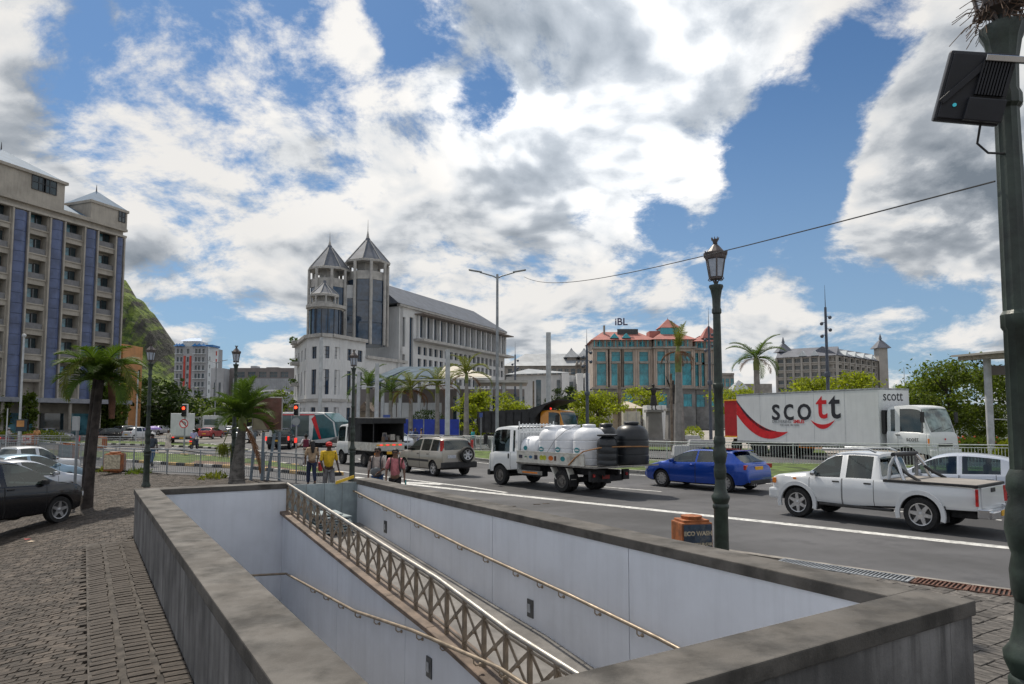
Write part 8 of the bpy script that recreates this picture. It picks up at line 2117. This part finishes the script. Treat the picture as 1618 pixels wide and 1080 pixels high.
# ------------------------------------------------------------------ people
def skin_mesh(V, E, Rd, sub=1):
    me = bpy.data.meshes.new('s'); me.from_pydata(V, E, []); o = bpy.data.objects.new('s', me)
    o.modifiers.new('k', 'SKIN')
    for i, d in enumerate(me.skin_vertices[0].data): d.radius = (Rd[i], Rd[i]); d.use_root = (i == 0)
    md = o.modifiers.new('u', 'SUBSURF'); md.levels = sub; md.render_levels = sub
    r = evaluate([o])
    mb = MB(); mb.v = [tuple(v.co) for v in r.vertices]; mb.f = [tuple(p.vertices) for p in r.polygons]; mb.t = [0] * len(mb.f); bpy.data.meshes.remove(r); bpy.data.meshes.remove(me)
    return mb
def person(label, loc, rz, h, shirt, trous, skin=(.16, .085, .055), hair=(.012, .010, .010), la=((.02, .24, 1.12), (.10, .22, .90)), ra=((.02, -.24, 1.12), (.10, -.22, .90)), stride=.16, sleeve=.6, style='short', skirt=False, cap=None, name='person', allm=None, female=False, shoes=(.03, .03, .03), bend=0.0, sit=False, group=None, cat='person'):
    """standing/walking figure facing +X, built at 1.7 m and scaled"""
    k = h / 1.7; t = thing(name, label, cat, loc, rz, group, scale=k)
    mk = allm or mat('skin_%.3f' % skin[0], skin, .55, var=.1, scale=6); ms = allm or mat('cloth_%.2f_%.2f_%.2f' % shirt, shirt, .85, var=.18, scale=7, bump=.3, bscale=25); mt = allm or mat('cloth_%.2f_%.2f_%.2f' % trous, trous, .85, var=.18, scale=7, bump=.3, bscale=25); mh = allm or mat('hair_%.3f' % hair[0], hair, .6, var=.3, scale=20)
    s = stride; sw = .165 if female else .185; b_ = bend
    lk, rk = (.06 + s * .45, .095, .50), (-.02 - s * .15, -.095, .49); lf, rf = (s, .10, .07), (-s * 1.05, -.10, .09 + (.05 if s > .1 else 0))
    if sit: lk, rk, lf, rf = (.42, .16, .78), (.42, -.16, .78), (.36, .17, .36), (.36, -.17, .36)
    sh = [(b_, sw, 1.40), (b_, -sw, 1.40)]; arms = (la, ra)
    nk, hd_ = (b_ * 1.05, 0, 1.46), (b_ * 1.1 + .015, 0, 1.53)
    V = [(0, 0, .95), (b_ * .5, 0, 1.15), (b_ * .9, 0, 1.36), nk, hd_, (b_ * 1.1 + .02, 0, 1.60), (b_ * 1.1 + .012, 0, 1.665)]; Rd = [.10, .09, .085, .05, .066, .086, .062]; E = [(0, 1), (1, 2), (2, 3), (3, 4), (4, 5), (5, 6)]
    for i, (el, wr_) in enumerate(arms):
        q0 = len(V); p1 = Vector(el); p2 = Vector(wr_); V += [sh[i], tuple(p1), tuple(p2), tuple(p2 + (p2 - p1).normalized() * .075)]; Rd += [.05, .04, .027, .030]; E += [(2, q0), (q0, q0 + 1), (q0 + 1, q0 + 2), (q0 + 2, q0 + 3)]
    for kn, ft, y in ((lk, lf, .085), (rk, rf, -.085)):
        q0 = len(V); V += [(0, y, .90), kn, ft, (ft[0] + .10, ft[1] * 1.1, max(.03, ft[2] - .045))]; Rd += [.075, .05, .036, .03]; E += [(0, q0), (q0, q0 + 1), (q0 + 1, q0 + 2), (q0 + 2, q0 + 3)]
    B = skin_mesh(V, E, Rd)
    hx = b_ * 1.1
    B.ball((hx + .108, 0, 1.575), (.018, .015, .026), 6, 5)
    for y in (1, -1): B.ball((hx + .012, y * .088, 1.575), (.022, .012, .032), 6, 5)
    for i, (el, wr_) in enumerate(arms):                # fingers and thumb
        d = (Vector(wr_) - Vector(el)).normalized(); p = Vector(wr_) + d * .085; f = Vector((1, 0, 0)) if abs(d.x) < .8 else Vector((0, 0, 1)); f = (f - d * f.dot(d)).normalized(); c_ = d.cross(f) * (1 if i == 0 else -1)
        for j, ln in enumerate((.07, .08, .075, .058)): a_ = p + f * (.028 - j * .019); B.tube([a_ - d * .02, a_ + d * ln * .5, a_ + d * ln * .85 + c_ * -.02], [.0095, .009, .0065], 5)
        a_ = Vector(wr_) + d * .03 + f * .025; B.tube([a_, a_ + f * .03 + d * .03, a_ + f * .035 + d * .06], [.011, .010, .007], 5)
    B.build('body', mk, t, smooth=80)
    if not allm or name == 'statue':
        C_ = [(0, 0, .90), (b_ * .4, 0, 1.08), (b_ * .9, 0, 1.33), (b_, 0, 1.43)]; Rc = [.155 if female else .15, .135 if female else .15, .155 if female else .17, .095]; E = [(0, 1), (1, 2), (2, 3)]
        for i, (el, wr_) in enumerate(arms):
            q0 = len(C_); e1 = Vector(sh[i]).lerp(Vector(el), min(1, sleeve * 1.6)); C_ += [sh[i], tuple(e1)]; Rc += [.072, .062]; E += [(2, q0), (q0, q0 + 1)]
            if sleeve > .65: C_.append(tuple(Vector(el).lerp(Vector(wr_), (sleeve - .6) * 2.4))); Rc.append(.046); E.append((q0 + 1, q0 + 2))
        Sm = skin_mesh(C_, E, Rc); Sm.v = [(b_ + (x - b_) * .80 if abs(y) < .2 else x, y, z) for x, y, z in Sm.v]; Sm.build('shirt', ms, t, smooth=80)
        if skirt:
            q = MB(); q.lathe([(.145, .98), (.17, .85), (.22, .55), (.25, .30)], 18, caps=False); q.build('skirt', mt, t, smooth=60, fix=False)
        else:
            Tv = [(0, 0, .98), (0, .09, .86), tuple(lk), (lf[0], lf[1], lf[2] + .05), (0, -.09, .86), tuple(rk), (rf[0], rf[1], rf[2] + .05)]
            skin_mesh(Tv, [(0, 1), (1, 2), (2, 3), (0, 4), (4, 5), (5, 6)], [.13, .105, .078, .066, .105, .078, .066]).build('trousers', mt, t, smooth=80)
        for ft in (lf, rf):
            q = MB(); q.ball((ft[0] + .06, ft[1] * 1.05, max(.045, ft[2] - .03)), (.135, .05, .05), 8, 6); q.build('shoe', allm or mat('shoe_%.2f' % shoes[0], shoes, .7), t, smooth=60)
    q = MB(); q.ball((hx - .022, 0, 1.632), (.108, .102, .088), 12, 8)
    if style == 'long': q.tube([(hx - .07, 0, 1.62), (hx - .115, 0, 1.5), (hx - .13, 0, 1.25)], [.08, .085, .04], 8)
    if style == 'bun': q.ball((hx - .08, 0, 1.70), .055, 8, 6)
    if style == 'tail': q.tube([(hx - .09, 0, 1.64), (hx - .15, 0, 1.56), (hx - .14, 0, 1.42)], [.035, .04, .015], 7)
    q.v = [(x - max(0, x - hx) * .42 * (1 if z < 1.645 else .0), y, z) for x, y, z in q.v]
    q.build('hair', mh, t, smooth=70)
    if cap:
        q = MB(); q.ball((hx, 0, 1.648), (.118, .108, .085), 12, 8); q.slab([(hx + .08, -.07, 1.64), (hx + .19, -.05, 1.63), (hx + .19, .05, 1.63), (hx + .08, .07, 1.64)], (0, 0, .012)); q.build('cap', mat('cap_%.2f_%.2f' % cap[:2], cap, .7), t, smooth=50)
    return t
def PX(px, Y): return (XA(px, Y), Y, 0)
toward = -math.pi / 2
def acc(t, name, m, fn, **kw): q = MB(); fn(q); return q.build(name, m, t, **kw)
m_sung = mat('sunglass_black', (.01, .01, .01), .15)
def sunglasses(t):
    def f(q):
        for y in (.035, -.035): q.box((.105, y, 1.60), (.014, .055, .034))
        q.box((.108, 0, 1.607), (.01, .03, .01))
    acc(t, 'sunglasses', m_sung, f)
def backpack(t, col, z=1.24): 
    mm = mat('bag_%.2f_%.2f' % col[:2], col, .8); acc(t, 'backpack', mm, lambda q: q.box((-.20, 0, z), (.18, .30, .42)), bevel=.05)
    def f(q):
        for y in (.12, -.12): q.tube([(-.14, y, z + .16), (.02, y, 1.47), (.135, y, 1.32), (.10, y * 1.2, 1.08)], .018, 5)
    acc(t, 'straps', mm, f)
p = person('woman in checked pale shirt, sunglasses and blue jeans carrying a grey bag', PX(597.5, 19.2), toward - .1, 1.66, (.42, .36, .33), (.03, .08, .20), style='tail', female=True, la=((.06, .25, 1.14), (.26, .12, 1.02)), ra=((-.02, -.25, 1.12), (.04, -.25, .88)), sleeve=.75, stride=.14)
sunglasses(p); backpack(p, (.02, .025, .04)); acc(p, 'shoulder_bag', mat('bag_grey', (.13, .14, .15), .8), lambda q: q.ball((.20, .02, 1.03), (.08, .17, .13), 10, 7), smooth=60)
p = person('woman in pink blouse and black trousers with sunglasses', PX(625.5, 18.7), toward + .05, 1.64, (.50, .17, .19), (.012, .012, .014), style='tail', female=True, la=((-.02, .25, 1.12), (.06, .27, .88)), ra=((.0, -.24, 1.12), (.10, -.24, .88)), sleeve=.6, stride=.12)
sunglasses(p); backpack(p, (.02, .02, .02)); acc(p, 'teal_folder', mat('folder_teal', (.02, .26, .25), .6), lambda q: q.box((.08, .31, .70), (.16, .02, .26), M=Matrix.Rotation(.5, 3, 'Y')))
p = person('man in yellow t-shirt and red cap walking past the barrier', PX(521, 21.5), toward + .5, 1.72, (.62, .40, .02), (.17, .17, .18), skin=(.045, .022, .014), cap=(.50, .02, .02), la=((-.04, .26, 1.12), (.10, .28, .90)), ra=((.04, -.25, 1.12), (.16, -.2, .92)), sleeve=.6, stride=.2)
p = person('woman with a long dark braid and beige top behind the railing', PX(494.5, 25.2), math.pi / 2 + .5, 1.66, (.42, .30, .19), (.02, .03, .07), style='long', female=True, stride=.12, sleeve=.6); acc(p, 'red_bag', mat('bag_red', (.45, .03, .03), .7), lambda q: q.box((.12, -.34, .72), (.26, .12, .34)), bevel=.03)
p = person('woman in white with a maroon backpack walking away', PX(484.5, 36), math.pi / 2 + .3, 1.64, (.60, .58, .60), (.60, .58, .60), style='bun', female=True, la=((-.02, .26, 1.14), (.25, .48, .98))); backpack(p, (.14, .015, .04))
p = person('man in dark grey shirt, jeans and white cap by the lantern', PX(242.5, 36), math.pi / 2 - .1, 1.72, (.05, .065, .085), (.04, .09, .18), skin=(.05, .026, .017), cap=(.55, .55, .55))
p = person('woman in a white dress reaching out beyond the railing', PX(267.5, 51), toward, 1.66, (.58, .52, .46), (.58, .52, .46), skin=(.08, .04, .025), style='bun', female=True, skirt=True, ra=((.02, -.40, 1.36), (.04, -.66, 1.28)))
p = person('person in pink under the purple umbrella', PX(239, 53), toward, 1.60, (.45, .22, .24), (.10, .08, .08), female=True, la=((.1, .2, 1.2), (.2, .15, 1.4)))
um = thing('umbrella', 'purple umbrella held by the person in pink', 'umbrella', (XA(244, 53), 52.9, 1.25)); q = MB(); q.lathe([(.62, .42), (.50, .55), (.28, .64), (0, .68)], 10); q.build('canopy', mat('umbrella_purple', (.20, .12, .42), .6), um, smooth=20); q = MB(); q.tube([(0, 0, 0), (0, 0, .75)], .01, 5); q.build('shaft', m_black, um)
for px, Y, c1, c2, lab in ((650, 58, (.25, .30, .45), (.05, .06, .1), 'pedestrian in pale blue left of two by the hoarding'), (656.5, 58.5, (.03, .05, .12), (.4, .4, .42), 'pedestrian in dark blue top by the hoarding'), (666, 57, (.30, .20, .14), (.30, .05, .06), 'pedestrian in brown top and red skirt by the hoarding'), (747.5, 56, (.05, .40, .42), (.04, .04, .05), 'pedestrian in turquoise top left of the tipper'), (619, 60, (.02, .02, .05), (.02, .02, .04), 'pedestrian in black before the blue hoarding'), (60.0, 62, (.5, .25, .1), (.3, .3, .3), 'pedestrian in orange by the far parked cars')):
    person(lab, PX(px, Y), random.uniform(0, 6), 1.68, c1, c2, group='pedestrians in the distance')
# scooters
def scooter(label, px, Y, rz, rider, rl, top, body=(.05, .05, .06)):
    t = thing('scooter', label, 'scooter', PX(px, Y), rz); mm = mat('scooter_%.2f' % body[0], body, .4)
    for x in (.62, -.62): 
        q = MB(); q.lathe([(.18, -.05), (.25, -.05), (.28, 0), (.25, .05), (.18, .05)], 18, axis='Y', c=(x, 0, .28), caps=False); w = q.build('wheel', m_tyre, t, smooth=50); q = MB(); q.lathe([(.18, -.03), (.18, .03)], 14, axis='Y', c=(x, 0, .28)); q.build('rim', m_pole, w)
    q = MB(); q.slab([(-.85, -.13, .55), (-.80, -.13, .78), (-.1, -.13, .74), (.0, -.13, .42), (.40, -.13, .40), (.55, -.13, .85), (.62, -.13, .82), (.48, -.13, .30), (-.4, -.13, .30)], (0, .26, 0)); q.build('body', mm, t, bevel=.05)
    bit(t, 'seat', m_black, (-.42, 0, .80), (.72, .26, .10), .04); bit(t, 'tail_light', m_redlit, (-.87, 0, .68), (.05, .20, .08), .01); bit(t, 'number_plate', m_plate_y, (-.90, 0, .50), (.02, .2, .14), .003)
    q = MB(); q.tube([(.52, -.32, 1.02), (.58, 0, .98), (.52, .32, 1.02)], .018, 6); q.tube([(.56, 0, .98), (.66, 0, .3)], .03, 6); q.build('handlebar', m_black, t)
    M_ = Matrix.Rotation(rz, 4, 'Z') @ Vector((-.30, 0, 0)); pr = person(rl, (t.location.x + M_.x, t.location.y + M_.y, -.10), rz, 1.72, top, (.04, .05, .09), cap=rider, sit=True, la=((.22, .26, 1.12), (.60, .30, 1.12)), ra=((.22, -.26, 1.12), (.60, -.30, 1.12)), sleeve=.8, bend=.06)
scooter('dark scooter riding away beside the white box van', 309, 56, math.pi / 2 + .1, (.55, .55, .58), 'rider in a lilac shirt on the dark scooter', (.40, .40, .60))
scooter('maroon scooter waiting at the far left pole', 20, 66, .3, (.5, .5, .52), 'rider with white helmet on the maroon scooter', (.45, .42, .42), (.20, .03, .04))
# bronze statues on stone plinths
def statue(label, px, Y, py_base, py_top, pose, rz):
    zb_, zt_ = ZA(px, py_base, Y), ZA(px, py_top, Y); pl_ = thing('plinth', label.replace('statue', 'stone plinth under the statue'), 'plinth', PX(px, Y)); w = 1.1
    q = MB(); q.box((0, 0, .2), (w * 2.2, w * 2.2, .4)); q.box((0, 0, .5), (w * 1.8, w * 1.8, .22)); q.build('step', m_gbase, pl_, bevel=.02)
    q = MB(); q.box((0, 0, .6 + (zb_ - .85) / 2), (w * 1.25, w * 1.25, zb_ - .85), taper=(.86, .86)); q.build('shaft', m_gbase, pl_, bevel=.03)
    q = MB(); q.box((0, 0, zb_ - .125), (w * 1.35, w * 1.35, .25)); q.build('cap_stone', m_gbase, pl_, bevel=.03)
    person(label, (XA(px, Y), Y, zb_ - .04), rz, (zt_ - zb_), (.03, .03, .03), (.03, .03, .03), allm=m_bron, name='statue', cat='statue', sleeve=.95, stride=.05, **pose)
statue('bronze statue with outstretched arms on a tall plinth', 1033, 62, 647, 606, dict(la=((.05, .42, 1.36), (.15, .66, 1.42)), ra=((.05, -.42, 1.30), (.15, -.62, 1.42)), skirt=True), toward + .2)
statue('bronze statue with a raised arm behind the grey palm', 1064, 64, 645, 600, dict(ra=((.1, -.3, 1.55), (.2, -.42, 1.80)), skirt=True), toward)
# ------------------------------------------------------------------ parked and distant cars, bus shelter
def side_lamps(t, sp, pm): lamps(t, sp)
PH = Vector((.42, .907, 0)).normalized(); pha = math.atan2(PH.y, PH.x); PN = Vector((-PH.y, PH.x, 0))
def parked(name, label, sp, wheel, pm, details=side_lamps, h=None):
    d = Vector((math.cos(h), math.sin(h), 0)) if h is not None else PH; n = Vector((-d.y, d.x, 0))
    c = wheel - d * sp['wb'] / 2 + n * (sp['W'] / 2 - .08); return make_car(name, label, 'car', sp, (c.x, c.y, wheel.z), math.atan2(d.y, d.x), pm, details=details, group='cars parked at the plaza edge')
w0 = G3(92, 826)
parked('suv_car', 'black off-roader parked nearest at the left edge', SUV, w0, paint('black', (.012, .012, .014), .3, .25), h=1.27)
w2 = G3(106, 771)
parked('sedan_car', 'light blue sedan parked third from the front at left', SEDAN, w2, paint('light_blue', (.28, .40, .50), .5, .3))
w1 = w0.lerp(w2, .45) + PH * .15; w1.z = zf(w1)
parked('sedan_car', 'silver-white car parked between the black off-roader and blue sedan', SEDAN, w1, paint('silver_white', (.50, .52, .56), .5, .3))
w3 = w2 + (w2 - w0) * .36 - PH * .2; w3.z = zf(w3)
parked('pickup_car', 'white pickup parked farthest back at left', PICK, w3, paint('white', (.62, .64, .66)))
def far(name, label, sp, px, py, head, pm, cat='car', py_is=True, det=side_lamps):
    p = G(px, py); return make_car(name, label, cat, sp, (p.x, p.y, 0), head, pm, details=det, group='traffic in the distance')
up = math.pi / 2
far('sedan_car', 'silver sedan in side view far left before the tower', SEDAN, 80, 696, .22, paint('silver', (.42, .42, .46), .5))
far('suv_car', 'dark van-like car behind the silver sedan', SUV, 97, 690.5, .2, paint('dark_blue', (.03, .035, .05), .4))
far('hatchback_car', 'black hatchback seen from behind left of the lantern', HATCH, 178, 694, 1.0, paint('black', (.012, .012, .014)))
far('suv_car', 'dark grey off-roader ahead of the white hatchback', SUV, 203, 693, 1.25, paint('dark_grey', (.05, .055, .06), .4))
far('small_hatchback', 'white hatchback just left of the lantern post', MARCH, 219, 694, 1.2, paint('white', (.62, .64, .66)))
far('sedan_car', 'pale silver car beyond the purple umbrella', SEDAN, 252, 686, 1.35, paint('silver', (.42, .42, .46)))
far('hatchback_car', 'white hatchback left of the white box van', HATCH, 266, 684, 1.4, paint('white', (.62, .64, .66)))
far('small_hatchback', 'white small car farthest along the street', MARCH, 238, 682, 1.3, paint('white', (.62, .64, .66)))
far('hatchback_car', 'red hatchback left of the young palm', HATCH, 334, 692, 1.55, paint('red', (.35, .02, .02), .2))
far('suv_car', 'white off-roader seen through the young palm', SUV, 385, 699, 1.8, paint('white', (.62, .64, .66)))
far('sedan_car', 'grey car beyond the white off-roader', SEDAN, 400, 688, 1.8, paint('dark_grey', (.05, .055, .06)))
far('sedan_car', 'silver car queuing beyond the red hatchback', SEDAN, 362, 687, 1.7, paint('silver', (.42, .42, .46)))
def d_bp(t, sp, pm):
    lamps(t, sp, tail_z=.90, tail=(.06, .14, .34), ytail=.90, xr=-2.60, plate=False, tail_m=m_redlit); bit(t, 'number_plate', m_plate_y, (-2.64, 0, .72), (.02, .5, .13), .003); bit(t, 'tailgate', pm, (-2.63, 0, .86), (.03, 1.36, .36), .012); bit(t, 'rear_bumper', m_black, (-2.72, 0, .52), (.2, 1.6, .18), .03)
far('pickup_truck', 'black pickup with lit tail lights driving away by the tram', PICK, 447, 708, 1.72, paint('black', (.012, .012, .014)), 'pickup truck', det=d_bp)
far('sedan_car', 'pale silver car coming towards us behind the canvas truck', SEDAN, 624, 708, -.95, paint('pale_silver', (.50, .54, .62)))
# white box van (rear view) and minibuses
def boxvan(label, px, Y, w, h, rz, m, L=5.0, name='box_van', win=False):
    t = thing(name, label, 'van', PX(px, Y), rz); q = MB(); q.b2((-L, -w / 2, .75), (0, w / 2, h)); q.build('cargo_box', m, t, bevel=.05)
    q = MB(); q.b2((.1, -w / 2 + .08, .5), (1.6, w / 2 - .08, 2.1)); q.build('cab', m, t, bevel=.15)
    for s_ in (1, -1):
        for x in (.9, -L + 1.1): put_wheel(t, x, s_ * (w / 2 - .2), .36, .22, 5, m_rimd, 'truck')
        bit(t, 'tail_light', m_redlit, (-L - .02, s_ * w * .4, .68), (.06, .3, .10), .01)
    bit(t, 'rear_bar', m_dark_int, (-L - .02, 0, .55), (.08, w * .9, .18), .01); bit(t, 'number_plate', m_plate_y, (-L - .07, 0, .6), (.02, .5, .12), .003)
    for k in (-1, 1): bit(t, 'rear_door', m, (-L - .012, k * w * .245, (h + .8) / 2), (.03, w * .47, h - .95), .01)
    if win: bit(t, 'rear_window', m_glass, (-L - .04, 0, h * .68), (.03, w * .8, h * .28), .03)
m_vanw = mat('van_white', (.60, .62, .62), .5, var=.06, scale=1, streak=.15)
boxvan('white box van seen from behind under the red traffic light', 290, 72, 2.15, ZA(290, 653, 70), up + .44, m_vanw)
boxvan('white minibus in the distance left of the young palm', 345, 105, 2.3, 3.0, up + .25, m_vanw, 6, 'minibus', True); boxvan('white minibus far along the street behind the young palm', 320, 130, 2.3, 2.9, up + .2, m_vanw, 6, 'minibus', True)
# bus shelter on the right
m_sroof = mat('shelter_roof', (.34, .33, .30), .7, var=.1, scale=1)
bs = thing('bus_shelter', 'open shelter with a big slanted roof at the right edge', 'shelter', PX(1580, 40)); B0 = Vector((XA(1580, 40), 40, 0))
q = MB(); q.slab([A(1503, 564, 42) - B0, A(1640, 552, 36) - B0, A(1760, 545, 46) - B0, A(1600, 560, 52) - B0], (0, 0, .12)); q.build('roof', m_sroof, bs)
q = MB(); q.slab([A(1514, 569.5, 42) - B0, A(1640, 560, 36.5) - B0, A(1740, 556, 45) - B0, A(1604, 566, 51) - B0], (0, 0, .28)); q.build('roof_beam', mat('shelter_cream', (.42, .38, .31), .8), bs)
for px, Y, w in ((1563.5, 41, .20), (1599.5, 42, .20), (1640, 42, .2)):
    q = MB(); z_ = ZA(px, 563, Y); b_ = Vector((XA(px, Y), Y, 0)) - B0; q.tube([(b_.x, b_.y, 0), (b_.x, b_.y, z_)], w, 14); q.build('column', m_polew, bs, smooth=50)
q = MB(); q.slab([A(1566, 577, 41.2) - B0, A(1603, 577, 42.2) - B0, A(1603, 592, 42.2) - B0, A(1566, 592, 41.2) - B0], (0, .1, 0)); q.build('hanging_sign', m_gdark, bs)
q = MB(); q.tube([A(1572, 662, 41) - B0, A(1640, 664, 41) - B0], .04, 6); q.build('bench_rail', m_polew, bs)
wl = thing('low_house', 'low white house seen under the bright trees at right', 'building', PX(1530, 70)); q = MB(); q.b2((XA(1490, 70) - XA(1530, 70), 0, 0), (XA(1590, 70) - XA(1530, 70), 4, ZA(1530, 640, 70))); q.build('wall', m_axw, wl)
for k in range(3): bit(wl, 'window', m_glass, (-1.2 + k * 1.6, -.02, 2.0), (.7, .06, 1.2), .01)
# concrete blocks and steps at the foot of the plinths
for i, (px, Y, w, h, lab) in enumerate(((1110, 52, 2.6, .9, 'pale concrete block beside the plinth'), (1075, 46, 1.2, .7, 'rounded concrete block at the foot of the grey palm'), (1085, 70, 3.0, .8, 'low stack of paving slabs near the teal block'))):
    t = thing('concrete_block', lab, 'concrete block', PX(px, Y)); q = MB(); q.box((0, 0, h / 2), (w, .9, h), taper=(.8, .6)); q.build('block', m_gconc, t, bevel=.06)
# small litter on the plaza
for i, (px, py, c_, lab) in enumerate(((50, 857, (.5, .4, .3), 'scrap of beige paper on the paving'), (44, 853, (.3, .04, .04), 'scrap of red litter on the paving'))):
    p = G3(px, py); t = thing('litter', lab, 'litter', (p.x, p.y, p.z + .02), i); q = MB(); q.add([(-.08, -.05, 0), (.07, -.04, .01), (.09, .05, .0), (-.06, .06, .02)], [(0, 1, 2, 3)]); q.build('scrap', mat('litter_%d' % i, c_, .8), t, fix=False)
